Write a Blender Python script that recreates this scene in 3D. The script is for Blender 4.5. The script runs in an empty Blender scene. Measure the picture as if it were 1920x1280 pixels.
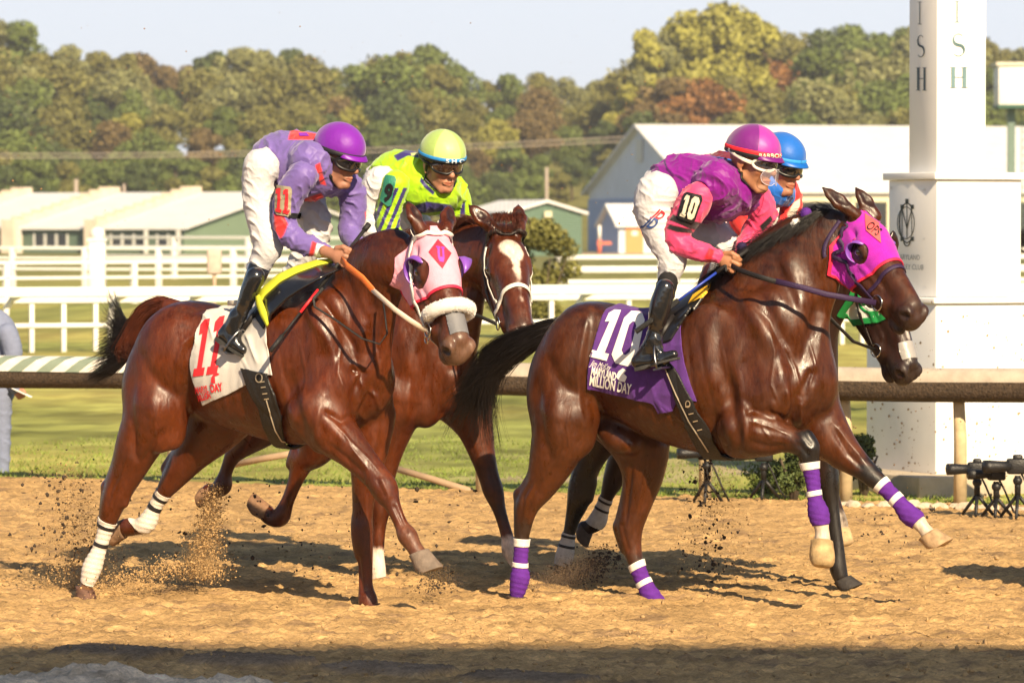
import bpy, bmesh, math, random
import numpy as np
from mathutils import Vector, Matrix, noise
from mathutils.bvhtree import BVHTree
rad = math.radians
C = bpy.context.scene
COL = C.collection
# ------------------------------------------------------------------ camera
F = 8400.0                      # focal length in pixels of the 1920 px wide frame
CAMZ = 1.69
PITCH = math.atan((640-426)/F)
cd = bpy.data.cameras.new('camera'); cam = bpy.data.objects.new('camera', cd); COL.objects.link(cam)
cam.location = (0, 0, CAMZ); cam.rotation_euler = (rad(90)-PITCH, 0, 0)
cd.sensor_width = 36; cd.lens = F/1920*36; cd.clip_end = 3000; cd.clip_start = 0.5
cd.dof.use_dof = True; cd.dof.focus_distance = 20.0; cd.dof.aperture_fstop = 7.5
C.camera = cam
# ------------------------------------------------------------------ light
SUN_EL, SUN_AZ = 32.0, 21.0        # the sun stands behind the camera, to the right (degrees from straight behind)
w = bpy.data.worlds.new('World'); C.world = w; w.use_nodes = True
nt = w.node_tree; nt.nodes.clear()
sky = nt.nodes.new('ShaderNodeTexSky'); sky.sky_type = 'NISHITA'; sky.sun_disc = False
sky.sun_elevation = rad(SUN_EL); sky.sun_rotation = rad(180-SUN_AZ)
sky.air_density = 1.0; sky.dust_density = 1.0; sky.ozone_density = 1.0
bg = nt.nodes.new('ShaderNodeBackground'); bg.inputs['Strength'].default_value = 0.066
wo = nt.nodes.new('ShaderNodeOutputWorld')
wtc = nt.nodes.new('ShaderNodeTexCoord'); wsx = nt.nodes.new('ShaderNodeSeparateXYZ'); nt.links.new(wtc.outputs['Generated'], wsx.inputs[0])
wmr = nt.nodes.new('ShaderNodeMapRange'); wmr.interpolation_type = 'SMOOTHSTEP'; nt.links.new(wsx.outputs[2], wmr.inputs[0])
wmr.inputs[1].default_value = 0.08; wmr.inputs[2].default_value = 0.13; wmr.inputs[3].default_value = 1.0; wmr.inputs[4].default_value = 0.0
wmx = nt.nodes.new('ShaderNodeMix'); wmx.data_type = 'RGBA'; nt.links.new(wmr.outputs[0], wmx.inputs[0]); nt.links.new(sky.outputs[0], wmx.inputs[6])
wmx.inputs[7].default_value = (6.9, 7.45, 8.25, 1)           # the bright haze along the horizon
nt.links.new(wmx.outputs[2], bg.inputs[0]); nt.links.new(bg.outputs[0], wo.inputs[0])
sl = bpy.data.lights.new('sun', 'SUN'); sl.energy = 5.0; sl.angle = rad(0.5); sl.color = (1.0, 0.79, 0.52)
so = bpy.data.objects.new('sun', sl); COL.objects.link(so)
sdir = Vector((math.sin(rad(SUN_AZ))*math.cos(rad(SUN_EL)), -math.cos(rad(SUN_AZ))*math.cos(rad(SUN_EL)), math.sin(rad(SUN_EL))))
so.rotation_euler = sdir.to_track_quat('Z', 'Y').to_euler(); so.location = (8, -20, 20)
C.view_settings.view_transform = 'Standard'; C.view_settings.look = 'None'; C.view_settings.exposure = 0.92; C.view_settings.gamma = 1
C.cycles.max_bounces = 6; C.cycles.volume_bounces = 0; C.cycles.diffuse_bounces = 3; C.cycles.use_denoising = True
# ------------------------------------------------------------------ picture <-> world
cp, sp_ = math.cos(PITCH), math.sin(PITCH)
def ray(px, py):
    a, b = (px-960)/F, -(py-640)/F
    # camera axes: right=(1,0,0) up=(0,sp,cp) forward=(0,cp,-sp)
    return Vector((a, cp + b*sp_, -sp_ + b*cp))
def at(px, py, Y):
    d = ray(px, py); t = Y/d.y
    return Vector((d.x*t, Y, CAMZ + d.z*t))
def ground(px, py, z=0.0):
    d = ray(px, py); t = (z-CAMZ)/d.z
    return Vector((d.x*t, d.y*t, z))
# ------------------------------------------------------------------ materials
MATS = {}
def srgb(*c):
    return tuple(((x/255+0.055)/1.055)**2.4 if x > 10 else x/255/12.92 for x in c)
def mat(name, col, rough=0.6, var=0.12, nscale=12.0, bump=0.0, bscale=80.0, spec=0.4, metal=0.0, attr=None,
        stretch=(1, 1, 1), coat=0.0, sheen=0.0, emit=None, trans=0.0, alpha=1.0, rvar=0.0):
    if name in MATS: return MATS[name]
    m = bpy.data.materials.new(name); m.use_nodes = True; MATS[name] = m
    n = m.node_tree; b = n.nodes['Principled BSDF']; L = n.links
    tc = n.nodes.new('ShaderNodeTexCoord'); mp = n.nodes.new('ShaderNodeMapping'); L.new(tc.outputs['Object'], mp.inputs[0])
    mp.inputs['Scale'].default_value = stretch
    nz = n.nodes.new('ShaderNodeTexNoise'); nz.inputs['Scale'].default_value = nscale; nz.inputs['Detail'].default_value = 5
    L.new(mp.outputs[0], nz.inputs['Vector'])
    mr = n.nodes.new('ShaderNodeMapRange'); mr.inputs[1].default_value = 0.3; mr.inputs[2].default_value = 0.7
    mr.inputs[3].default_value = 1-var; mr.inputs[4].default_value = 1+var; L.new(nz.outputs[0], mr.inputs[0])
    mx = n.nodes.new('ShaderNodeMix'); mx.data_type = 'RGBA'; mx.blend_type = 'MULTIPLY'; mx.inputs[0].default_value = 1
    if attr:
        at_ = n.nodes.new('ShaderNodeAttribute'); at_.attribute_name = attr; L.new(at_.outputs['Color'], mx.inputs[6])
    else: mx.inputs[6].default_value = (*col, 1)
    L.new(mr.outputs[0], mx.inputs[7]); L.new(mx.outputs[2], b.inputs['Base Color'])
    b.inputs['Roughness'].default_value = rough; b.inputs['Specular IOR Level'].default_value = spec
    b.inputs['Metallic'].default_value = metal; b.inputs['Coat Weight'].default_value = coat
    b.inputs['Sheen Weight'].default_value = sheen; b.inputs['Transmission Weight'].default_value = trans; b.inputs['Alpha'].default_value = alpha
    if rvar:
        r2 = n.nodes.new('ShaderNodeMapRange'); r2.inputs[1].default_value = 0.35; r2.inputs[2].default_value = 0.65
        r2.inputs[3].default_value = rough-rvar; r2.inputs[4].default_value = rough+rvar
        n2 = n.nodes.new('ShaderNodeTexNoise'); n2.inputs['Scale'].default_value = nscale*0.6; n2.inputs['Detail'].default_value = 4
        L.new(mp.outputs[0], n2.inputs['Vector']); L.new(n2.outputs[0], r2.inputs[0]); L.new(r2.outputs[0], b.inputs['Roughness'])
    if bump:
        bz = n.nodes.new('ShaderNodeTexNoise'); bz.inputs['Scale'].default_value = bscale; bz.inputs['Detail'].default_value = 4
        L.new(mp.outputs[0], bz.inputs['Vector'])
        bp = n.nodes.new('ShaderNodeBump'); bp.inputs['Strength'].default_value = bump; bp.inputs['Distance'].default_value = 0.01
        L.new(bz.outputs[0], bp.inputs['Height']); L.new(bp.outputs[0], b.inputs['Normal'])
    if emit:
        b.inputs['Emission Color'].default_value = (*emit, 1); b.inputs['Emission Strength'].default_value = 1
    return m
# ------------------------------------------------------------------ objects
def link(name, me, m=None, parent=None):
    o = bpy.data.objects.new(name, me); COL.objects.link(o)
    if m is not None:
        for q in (m if isinstance(m, (list, tuple)) else [m]): me.materials.append(q)
    if parent is not None: o.parent = parent
    return o
def tag(o, label=None, cat=None, group=None, kind=None):
    if label: o['label'] = label
    if cat: o['category'] = cat
    if group: o['group'] = group
    if kind: o['kind'] = kind
    return o
def empty(name, loc, label, cat, group=None):
    o = bpy.data.objects.new(name, None); COL.objects.link(o); o.location = loc; o.empty_display_size = 0.1
    return tag(o, label, cat, group)
class MB:
    """collects shapes in world coordinates, then makes ONE mesh object"""
    def __init__(s): s.v = []; s.f = []; s.sm = []
    def add(s, v, f, smooth=False):
        b = len(s.v); s.v += [tuple(p) for p in v]; s.f += [tuple(b+i for i in q) for q in f]; s.sm += [smooth]*len(f); return s
    def box(s, c, size, rot=None, bev=0.0):
        bm = bmesh.new(); bmesh.ops.create_cube(bm, size=1)
        for v in bm.verts: v.co = Vector((v.co.x*size[0], v.co.y*size[1], v.co.z*size[2]))
        if bev: bmesh.ops.bevel(bm, geom=bm.edges[:], offset=bev, segments=2, affect='EDGES', profile=0.5)
        R = rot if rot is not None else Matrix.Identity(3)
        bm.verts.ensure_lookup_table(); bm.verts.index_update()
        s.add([R @ v.co + Vector(c) for v in bm.verts], [[v.index for v in f.verts] for f in bm.faces], bev > 0); bm.free(); return s
    def poly(s, pts): s.add(pts, [range(len(pts))]); return s
    def tube(s, pts, r, n=10, cap=True, flat=None, smooth=True, up=None):
        """sweep; r scalar/list or (list of) pairs (ra, rb): elliptical"""
        pts = [Vector(p) for p in pts]; k = len(pts)
        rs = list(r) if isinstance(r, (list, tuple)) and len(r) == k and k != 2 or isinstance(r, list) else [r]*k
        V = []; prev = Vector(up) if up is not None else None
        for i, p in enumerate(pts):
            t = (pts[min(i+1, k-1)]-pts[max(i-1, 0)]).normalized()
            if up is not None: u = (Vector(up) - t*t.dot(Vector(up))).normalized()
            else:
                if prev is None: prev = Vector((0, 0, 1)) if abs(t.z) < 0.9 else Vector((0, 1, 0))
                u = (prev - t*t.dot(prev)).normalized(); prev = u
            w_ = t.cross(u)
            ra, rb = rs[i] if isinstance(rs[i], (tuple, list)) else (rs[i], rs[i])
            for j in range(n):
                a = 2*math.pi*j/n
                V.append(p + u*(math.cos(a)*ra) + w_*(math.sin(a)*rb))
        Fc = [(i*n+j, i*n+(j+1) % n, (i+1)*n+(j+1) % n, (i+1)*n+j) for i in range(k-1) for j in range(n)]
        if cap: Fc += [tuple(range(n))[::-1], tuple((k-1)*n+j for j in range(n))]
        return s.add(V, Fc, smooth)
    def ellipsoid(s, c, r, R=None, nu=20, nv=12, v0=0.0, v1=1.0):
        c = Vector(c); V = []
        for i in range(nv+1):
            th = math.pi*(v0+(v1-v0)*i/nv)
            for j in range(nu):
                a = 2*math.pi*j/nu
                p = Vector((r[0]*math.sin(th)*math.cos(a), r[1]*math.sin(th)*math.sin(a), r[2]*math.cos(th)))
                V.append(c + (R @ p if R is not None else p))
        Fc = [(i*nu+j, i*nu+(j+1) % nu, (i+1)*nu+(j+1) % nu, (i+1)*nu+j) for i in range(nv) for j in range(nu)]
        return s.add(V, [q[::-1] for q in Fc], True)
    def build(s, name, m=None, parent=None, merge=False):
        me = bpy.data.meshes.new(name); me.from_pydata(s.v, [], s.f); me.update()
        me.polygons.foreach_set('use_smooth', s.sm)
        bm = bmesh.new(); bm.from_mesh(me)
        if merge: bmesh.ops.remove_doubles(bm, verts=bm.verts[:], dist=1e-5)
        bmesh.ops.recalc_face_normals(bm, faces=bm.faces[:]); bm.to_mesh(me); bm.free()
        return link(name, me, m, parent)
# ------------------------------------------------------------------ implicit surfaces -> one continuous mesh
class Body:
    def __init__(s, org, yaw, h):
        s.org = np.array(org, float); s.h = h; s.P = []
        c, sn = math.cos(yaw), math.sin(yaw)
        s.R = np.array([[c, -sn, 0], [sn, c, 0], [0, 0, 1.0]])      # rows: local axes (u forward, w to the far side, z) in world
        s.R = np.array([[math.cos(yaw), -math.sin(yaw), 0], [math.sin(yaw), math.cos(yaw), 0], [0, 0, 1.0]])
    def tl(s, p): return s.R @ (np.array(p, float)-s.org)
    def cone(s, a, b, ra, rb, k=0.03, sq=1.0, op='+', ax=None):
        """tapered limb from world a to b; sq squashes it along ax (world; default the body's lateral axis)"""
        n = s.R @ np.array(ax, float) if ax is not None else np.array([0, 1.0, 0]); n = n/np.linalg.norm(n)
        s.P.append(('c', s.tl(a), s.tl(b), ra, rb, k, sq, op, n)); return s
    def ell(s, c, r, R=None, k=0.03, op='+'):
        """ellipsoid; R (3x3, columns = world directions of its axes)"""
        A = (s.R @ np.array(R, float)) if R is not None else np.eye(3)
        s.P.append(('e', s.tl(c), np.array(r, float), A, k, op)); return s
    def chain(s, pts, rs, k=0.03, sq=1.0, ax=None):
        n = s.R @ np.array(ax, float) if ax is not None else np.array([0, 1.0, 0]); n = n/np.linalg.norm(n)
        q = list(sq) if isinstance(sq, (list, tuple)) else [sq]*len(pts)
        q += [q[-1]]*(len(pts)-len(q)); A = [np.append(s.tl(p), (r, v)) for p, r, v in zip(pts, rs, q)]
        out = []; m = len(A)
        for i in range(m-1):                       # Catmull-Rom between the joints
            p0, p1, p2, p3 = A[max(i-1, 0)], A[i], A[i+1], A[min(i+2, m-1)]
            for j in range(4):
                f = j/4; w_ = 0.5*(2*p1+(p2-p0)*f+(2*p0-5*p1+4*p2-p3)*f*f+(3*p1-p0-3*p2+p3)*f**3)
                w_[3] = max(w_[3], .6*min(p1[3], p2[3])); out.append(w_)
        out.append(A[-1]); s.P.append(('h', out, k, n)); return s
    def mesh(s, name='body', smooth=2, warp=None):
        lo = np.full(3, 1e9); hi = -lo
        def bnd(p):
            if p[0] == 'c': return np.minimum(p[1]-p[3], p[2]-p[4]), np.maximum(p[1]+p[3], p[2]+p[4]), p[5], p[7]
            if p[0] == 'e':
                e = np.sqrt(((p[3]*p[2])**2).sum(1)); return p[1]-e, p[1]+e, p[4], p[5]
            return np.min([q[:3]-q[3] for q in p[1]], 0), np.max([q[:3]+q[3] for q in p[1]], 0), p[2], '+'
        for p in s.P:
            l_, h_, k, op = bnd(p)
            if op == '+': lo = np.minimum(lo, l_); hi = np.maximum(hi, h_)
        h = s.h; lo -= 4*h+0.015; n = np.ceil((hi+4*h+0.015-lo)/h).astype(int)+1
        D = np.full(n, 0.3, np.float32)
        X = [(lo[i]+np.arange(n[i])*h).astype(np.float32) for i in range(3)]
        def rng(l_, h_, m):
            return np.clip(np.floor((l_-m-lo)/h).astype(int), 0, n-1), np.clip(np.ceil((h_+m-lo)/h).astype(int)+1, 1, n)
        def xyz(i0, i1): return X[0][i0[0]:i1[0], None, None], X[1][None, i0[1]:i1[1], None], X[2][None, None, i0[2]:i1[2]]
        def dcone(i0, i1, a, b, ra, rb, sq, nn):
            x, y, z = xyz(i0, i1); q = [x-a[0], y-a[1], z-a[2]]; ba = b-a
            if sq != 1:
                f = (1/sq-1); dn = q[0]*nn[0]+q[1]*nn[1]+q[2]*nn[2]
                q = [q[i]+dn*(nn[i]*f) for i in range(3)]; ba = ba + nn*(ba @ nn)*f
            L2 = float(ba @ ba)+1e-12
            t = np.clip((q[0]*ba[0]+q[1]*ba[1]+q[2]*ba[2])/L2, 0, 1)
            d = np.sqrt((q[0]-t*ba[0])**2+(q[1]-t*ba[1])**2+(q[2]-t*ba[2])**2)-(ra+(rb-ra)*t)
            return d*np.float32(0.5+0.5*sq) if sq < 1 else d
        for p in s.P:
            l_, h_, k, op = bnd(p); m = k+3*h; i0, i1 = rng(l_, h_, m)
            if (i1 <= i0).any(): continue
            sl_ = tuple(slice(i0[i], i1[i]) for i in range(3))
            if p[0] == 'c': d = dcone(i0, i1, p[1], p[2], p[3], p[4], p[6], p[8])
            elif p[0] == 'h':
                d = np.full(i1-i0, 0.3, np.float32)
                for q0, q1 in zip(p[1][:-1], p[1][1:]):
                    j0, j1 = rng(np.minimum(q0[:3]-q0[3], q1[:3]-q1[3]), np.maximum(q0[:3]+q0[3], q1[:3]+q1[3]), m)
                    j0 = np.maximum(j0, i0); j1 = np.minimum(j1, i1); ss = tuple(slice(j0[i]-i0[i], j1[i]-i0[i]) for i in range(3))
                    e = dcone(j0, j1, q0[:3], q1[:3], q0[3], q1[3], (q0[4]+q1[4])/2, p[3]); kk = .004
                    hh = np.maximum(kk-np.abs(d[ss]-e), 0)/kk; d[ss] = np.minimum(d[ss], e)-hh*hh*kk*.25
            else:
                x, y, z = xyz(i0, i1); c, r, A = p[1:4]
                q = [x-c[0], y-c[1], z-c[2]]
                g = [(q[0]*A[0, i]+q[1]*A[1, i]+q[2]*A[2, i])/r[i] for i in range(3)]
                k0 = np.sqrt(g[0]**2+g[1]**2+g[2]**2)
                k1 = np.sqrt((g[0]/r[0])**2+(g[1]/r[1])**2+(g[2]/r[2])**2)+1e-6
                d = k0*(k0-1)/k1
            S = D[sl_]
            if op == '+':
                hh = np.maximum(k-np.abs(S-d), 0)/k; D[sl_] = np.minimum(S, d)-hh*hh*k*0.25
            else:
                hh = np.maximum(k-np.abs(S+d), 0)/k; D[sl_] = np.maximum(S, -d)+hh*hh*k*0.25
        # surface nets
        ins = D < 0
        cnt = np.zeros(np.array(n)-1, np.int8)
        for dx in (0, 1):
            for dy in (0, 1):
                for dz in (0, 1): cnt += ins[dx:n[0]-1+dx, dy:n[1]-1+dy, dz:n[2]-1+dz]
        act = np.argwhere((cnt > 0) & (cnt < 8)); idx = np.full(cnt.shape, -1, np.int64); idx[tuple(act.T)] = np.arange(len(act))
        acc = np.zeros((len(act), 3)); num = np.zeros(len(act))
        corners = [(i, j, k_) for i in (0, 1) for j in (0, 1) for k_ in (0, 1)]
        for c0 in corners:
            for axis in range(3):
                if c0[axis]: continue
                c1 = list(c0); c1[axis] = 1
                A0 = D[tuple((act+c0).T)]; B0 = D[tuple((act+c1).T)]
                cr = (A0 < 0) != (B0 < 0); t = np.where(cr, A0/(A0-B0+1e-20), 0)
                pnt = np.tile(np.array(c0, float), (len(act), 1)); pnt[:, axis] += t
                acc += pnt*cr[:, None]; num += cr
        V = lo+(act+acc/num[:, None])*h
        faces = []
        for axis in range(3):
            a_ = [slice(None)]*3; b_ = [slice(None)]*3; a_[axis] = slice(0, -1); b_[axis] = slice(1, None)
            s0 = ins[tuple(a_)]; s1 = ins[tuple(b_)]; cr = np.argwhere(s0 != s1)
            o1, o2 = [(1, 2), (2, 0), (0, 1)][axis]
            ok = (cr[:, o1] > 0) & (cr[:, o2] > 0) & (cr[:, o1] < n[o1]-1) & (cr[:, o2] < n[o2]-1); cr = cr[ok]
            def sh(d1, d2):
                q = cr.copy(); q[:, o1] -= d1; q[:, o2] -= d2; return idx[tuple(q.T)]
            Q = np.stack([sh(1, 1), sh(0, 1), sh(0, 0), sh(1, 0)], 1)
            flip = ~s0[tuple(cr.T)]; Q[flip] = Q[flip][:, ::-1]; faces.append(Q)
        Fq = np.concatenate(faces); Fq = Fq[(Fq >= 0).all(1)]
        E = np.concatenate([Fq[:, [0, 1]], Fq[:, [1, 2]], Fq[:, [2, 3]], Fq[:, [3, 0]]])
        for _ in range(smooth):
            sm = np.zeros_like(V); ct = np.zeros(len(V))
            for i in range(3): sm[:, i] = np.bincount(E[:, 0], V[E[:, 1], i], len(V))+np.bincount(E[:, 1], V[E[:, 0], i], len(V))
            ct = np.bincount(E[:, 0], minlength=len(V))+np.bincount(E[:, 1], minlength=len(V))
            V = 0.5*V+0.5*sm/np.maximum(ct, 1)[:, None]
        W = V @ s.R+s.org
        return W, Fq
def normals(V, Fq):
    a = V[Fq[:, 2]]-V[Fq[:, 0]]; b = V[Fq[:, 3]]-V[Fq[:, 1]]; nf = np.cross(a, b)
    N = np.zeros_like(V)
    for j in range(4):
        for i in range(3): N[:, i] += np.bincount(Fq[:, j], nf[:, i], len(V))
    return N/(np.linalg.norm(N, axis=1)[:, None]+1e-12)
def np_mesh(name, V, Fq, col=None, m=None, parent=None, smooth=True):
    me = bpy.data.meshes.new(name)
    me.vertices.add(len(V)); me.vertices.foreach_set('co', np.ascontiguousarray(V, np.float32).ravel())
    k = Fq.shape[1]; me.loops.add(len(Fq)*k); me.loops.foreach_set('vertex_index', np.ascontiguousarray(Fq, np.int32).ravel())
    me.polygons.add(len(Fq)); me.polygons.foreach_set('loop_start', np.arange(0, len(Fq)*k, k, dtype=np.int32))
    me.update(calc_edges=True); me.validate()
    me.polygons.foreach_set('use_smooth', np.full(len(me.polygons), smooth))
    if col is not None:
        ca = me.color_attributes.new('Col', 'FLOAT_COLOR', 'POINT')
        ca.data.foreach_set('color', np.concatenate([col, np.ones((len(col), 1))], 1).astype(np.float32).ravel())
    return link(name, me, m, parent)
def shell(name, V, Fq, mask, off, m, parent, thick=0.004, disp=None, col=None):
    """cloth lying on a body: the part of the surface where mask(points) > 0, lifted by off, with a turned-in hem"""
    N = normals(V, Fq); f = mask(V); keep = (f[Fq] > 0).any(1); Q = Fq[keep]
    used = np.unique(Q); mp = np.full(len(V), -1); mp[used] = np.arange(len(used))
    P = V[used].copy(); Nn = N[used]; Q = mp[Q]; g = f[used]
    e = 1e-3
    G = np.stack([(mask(P+np.eye(3)[i]*e)-mask(P-np.eye(3)[i]*e))/(2*e) for i in range(3)], 1)
    G -= Nn*(G*Nn).sum(1)[:, None]; G2 = (G**2).sum(1)+1e-9
    out = g < 0; stp = -g/G2; L = np.sqrt(G2)*np.abs(stp); sc_ = np.minimum(1, 0.012/np.maximum(L, 1e-9))
    P[out] += (G*(stp*sc_)[:, None])[out]
    o_ = off(P) if callable(off) else off
    if disp is not None: o_ = o_+disp(P)
    top = P+Nn*(np.asarray(o_)[:, None] if np.ndim(o_) else o_)
    E = np.concatenate([Q[:, [0, 1]], Q[:, [1, 2]], Q[:, [2, 3]], Q[:, [3, 0]]])
    key = np.sort(E, 1); key = key[:, 0]*len(P)+key[:, 1]; u, inv, c = np.unique(key, return_inverse=True, return_counts=True)
    B = E[c[inv] == 1]
    bu = np.unique(B); bm_ = np.full(len(P), -1); bm_[bu] = len(P)+np.arange(len(bu))
    VV = np.concatenate([top, (top-Nn*thick)[bu]]); FF = np.concatenate([Q, np.stack([B[:, 1], B[:, 0], bm_[B[:, 0]], bm_[B[:, 1]]], 1)])
    return np_mesh(name, VV, FF, None if col is None else col(VV), m, parent)
def smoothstep(a, b, x):
    t = np.clip((x-a)/(b-a), 0, 1); return t*t*(3-2*t)
def fold(P, dirs, amp, seed=0):
    """cloth folds: a few strongly warped ridges that come and go"""
    r = np.random.RandomState(seed); o = np.zeros(len(P))
    for (d, wl, a) in dirs:
        d = np.array(d, float); d /= np.linalg.norm(d); e1 = r.randn(3); e1 /= np.linalg.norm(e1); e2 = np.cross(d, e1); f = r.rand(6)*6.28
        w1 = P @ e1/(wl*3.3)*6.28; w2 = P @ e2/(wl*2.1)*6.28
        ph = P @ d/(wl*1.3)*6.283+2.1*np.sin(w1+f[0])+1.5*np.sin(w2+f[1]+.7*np.sin(w1*1.7+f[2]))
        mod = np.clip(.15+.85*np.sin(w1*.8+f[3]+1.2*np.sin(w2*.9+f[4])), 0, 1)
        o += a*((1-np.abs(np.sin(ph/2)))**2-.25)*mod
    return o*amp
# ================================================================== horses
PXM = 420.0
def seg_dist(P, a, b):
    a = np.array(a, float); b = np.array(b, float); ba = b-a
    t = np.clip(((P-a) @ ba)/(ba @ ba+1e-12), 0, 1)
    return np.linalg.norm(P-a-t[:, None]*ba, axis=1), t
def vnoise(P, sc, seed=0):
    """cheap smooth pseudo noise in -1..1 from a few sines"""
    r = np.random.RandomState(seed); o = np.zeros(len(P))
    for i in range(6):
        d = r.randn(3); d /= np.linalg.norm(d); o += np.sin(P @ d*sc*(0.6+1.1*r.rand())*6.28+r.rand()*6.28)
    return o/3.0
def to_px(P):
    """world points -> pixel of the photograph's plan"""
    P = np.asarray(P); x = P[:, 0]; y = P[:, 1]; z = P[:, 2]-CAMZ
    f = y*cp-z*sp_; v = y*sp_+z*cp
    return np.stack([960+F*x/f, 640-F*v/f], 1)
def poly_sd(P2, poly):
    """signed distance to a polygon, positive inside"""
    P2 = np.asarray(P2, float); poly = np.asarray(poly, float); d = np.full(len(P2), 1e9); ins = np.zeros(len(P2), bool)
    for a, b in zip(poly, np.roll(poly, -1, 0)):
        ba = b-a; t = np.clip(((P2-a) @ ba)/(ba @ ba+1e-12), 0, 1); d = np.minimum(d, np.linalg.norm(P2-a-t[:, None]*ba, axis=1))
        c = ((a[1] > P2[:, 1]) != (b[1] > P2[:, 1])); xx = a[0]+(P2[:, 1]-a[1])/(b[1]-a[1]+1e-12)*(b[0]-a[0]); ins ^= c & (P2[:, 0] < xx)
    return np.where(ins, d, -d)
def sculpt(V, Q, strokes, s=1/PXM):
    """push the camera-side skin in (-) or out (+) along drawn lines: (points, width px, depth px)"""
    N = normals(V, Q); p = to_px(V); view = V-np.array((0, 0, CAMZ)); view /= np.linalg.norm(view, axis=1)[:, None]
    wgt = smoothstep(0.05, .45, -(N*view).sum(1)); d = np.zeros(len(V))
    for st in strokes:
        pts, wd, dp = st[:3]; best = np.full(len(V), 1e9); tt = np.zeros(len(V)); n = len(pts)-1
        lo = np.min(pts, 0)-3*wd; hi = np.max(pts, 0)+3*wd
        sel = np.where((p[:, 0] > lo[0]) & (p[:, 0] < hi[0]) & (p[:, 1] > lo[1]) & (p[:, 1] < hi[1]) & (wgt > 0))[0]
        if len(st) > 3: sel = sel[st[3](V[sel])]
        b_ = np.full(len(sel), 1e9); t_ = np.zeros(len(sel)); q = p[sel]
        for i in range(n):
            a = np.array(pts[i], float); b = np.array(pts[i+1], float); ba = b-a; t = np.clip(((q-a) @ ba)/(ba @ ba), 0, 1)
            dd = np.linalg.norm(q-a-t[:, None]*ba, axis=1); m = dd < b_; b_[m] = dd[m]; t_[m] = (i+t[m])/n
        fade = np.minimum(1, np.minimum(t_, 1-t_)*4+.25) if n > 1 else 1
        d[sel] += dp*s*np.exp(-(b_/wd)**2)*fade
    return V+N*(d*wgt)[:, None]
def ray_bvh(trees, px, py):
    o = Vector((0, 0, CAMZ)); d = ray(px, py).normalized(); best = None
    for tr, off in trees:
        h = tr.ray_cast(o-off+d*12, d)
        if h[0] is not None and (best is None or h[3] < best[3]): best = (h[0]+off, h[1], h[2], h[3])
    return best
def bvh_of(o):
    """tree of an object's mesh in world space (parents here only translate)"""
    off = Vector(o.parent.location) if o.parent and not o.matrix_parent_inverse.to_translation().length else Vector((0, 0, 0))
    me = o.data; return (BVHTree.FromPolygons([v.co for v in me.vertices], [list(p.vertices) for p in me.polygons]), off)
def decal(name, polys, trees, m, off=.0025, maxlen=5.0, tris=None, grow=0):
    """flat artwork drawn in photo pixels and pressed on the surfaces below"""
    bm = bmesh.new()
    for pl in polys:
        try: bm.faces.new([bm.verts.new((x, y, 0)) for x, y in pl])
        except ValueError: pass
    bmesh.ops.triangulate(bm, faces=bm.faces[:])
    for _ in range(5):
        ed = [e for e in bm.edges if e.calc_length() > maxlen]
        if not ed: break
        bmesh.ops.subdivide_edges(bm, edges=ed, cuts=1); bmesh.ops.triangulate(bm, faces=bm.faces[:])
    bad = []
    for v in bm.verts:
        h = ray_bvh(trees, v.co.x, v.co.y)
        if h is None: bad.append(v); continue
        nn = h[1]; dd = ray(v.co.x, v.co.y).normalized()
        if nn.dot(dd) > 0: nn = -nn
        v.co = h[0]+nn*off-dd*off
    bmesh.ops.delete(bm, geom=bad, context='VERTS')
    me = bpy.data.meshes.new(name); bm.to_mesh(me); bm.free()
    return link(name, me, m)
def text_polys(txt, x, y, h, w=None, ang=0.0, shear=0.0, bold=0.0, space=1.0):
    """outline fill of a word as pixel triangles: x, y = lower left corner, h = cap height, w = total width"""
    cu = bpy.data.curves.new('t', 'FONT'); cu.body = txt; cu.offset = bold; cu.space_character = space; cu.resolution_u = 3
    o = bpy.data.objects.new('t', cu); COL.objects.link(o); dg = bpy.context.evaluated_depsgraph_get(); me = bpy.data.meshes.new_from_object(o.evaluated_get(dg))
    V = np.array([v.co[:2] for v in me.vertices]); P = [list(p.vertices) for p in me.polygons]
    bpy.data.objects.remove(o); bpy.data.curves.remove(cu); bpy.data.meshes.remove(me)
    ch = V[:, 1].max(); sx = (w/(V[:, 0].max()-V[:, 0].min())) if w else h/ch
    X = (V[:, 0]-V[:, 0].min())*sx; Y = V[:, 1]*h/ch; X = X+Y*shear; a = rad(ang)
    U = np.stack([x+X*math.cos(a)+Y*math.sin(a), y+X*math.sin(a)-Y*math.cos(a)], 1)       # ang > 0 turns clockwise on the picture
    return [[tuple(U[i]) for i in p] for p in P]
def quad_map(polys, box, quad):
    """bilinear map of unit artwork (box x0,y0,x1,y1, y down) to a pixel quad (tl, tr, br, bl)"""
    x0, y0, x1, y1 = box; q = [np.array(v, float) for v in quad]; out = []
    for pl in polys:
        r = []
        for x, y in pl:
            s, t = (x-x0)/(x1-x0), (y-y0)/(y1-y0); r.append(tuple((q[0]*(1-s)+q[1]*s)*(1-t)+(q[3]*(1-s)+q[2]*s)*t))
        out.append(r)
    return out
def glyph_one(x=0, y=0, w=40, h=100, t=20):
    c = x+w/2
    return [[(c-t/2, y), (c+t/2, y), (c+t/2, y+h-14), (c-t/2, y+h-14)], [(c-t/2-12, y+8), (c-t/2, y), (c-t/2, y+24), (c-t/2-12, y+26)], [(x, y+h-14), (x+w, y+h-14), (x+w, y+h), (x, y+h)]]
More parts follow.
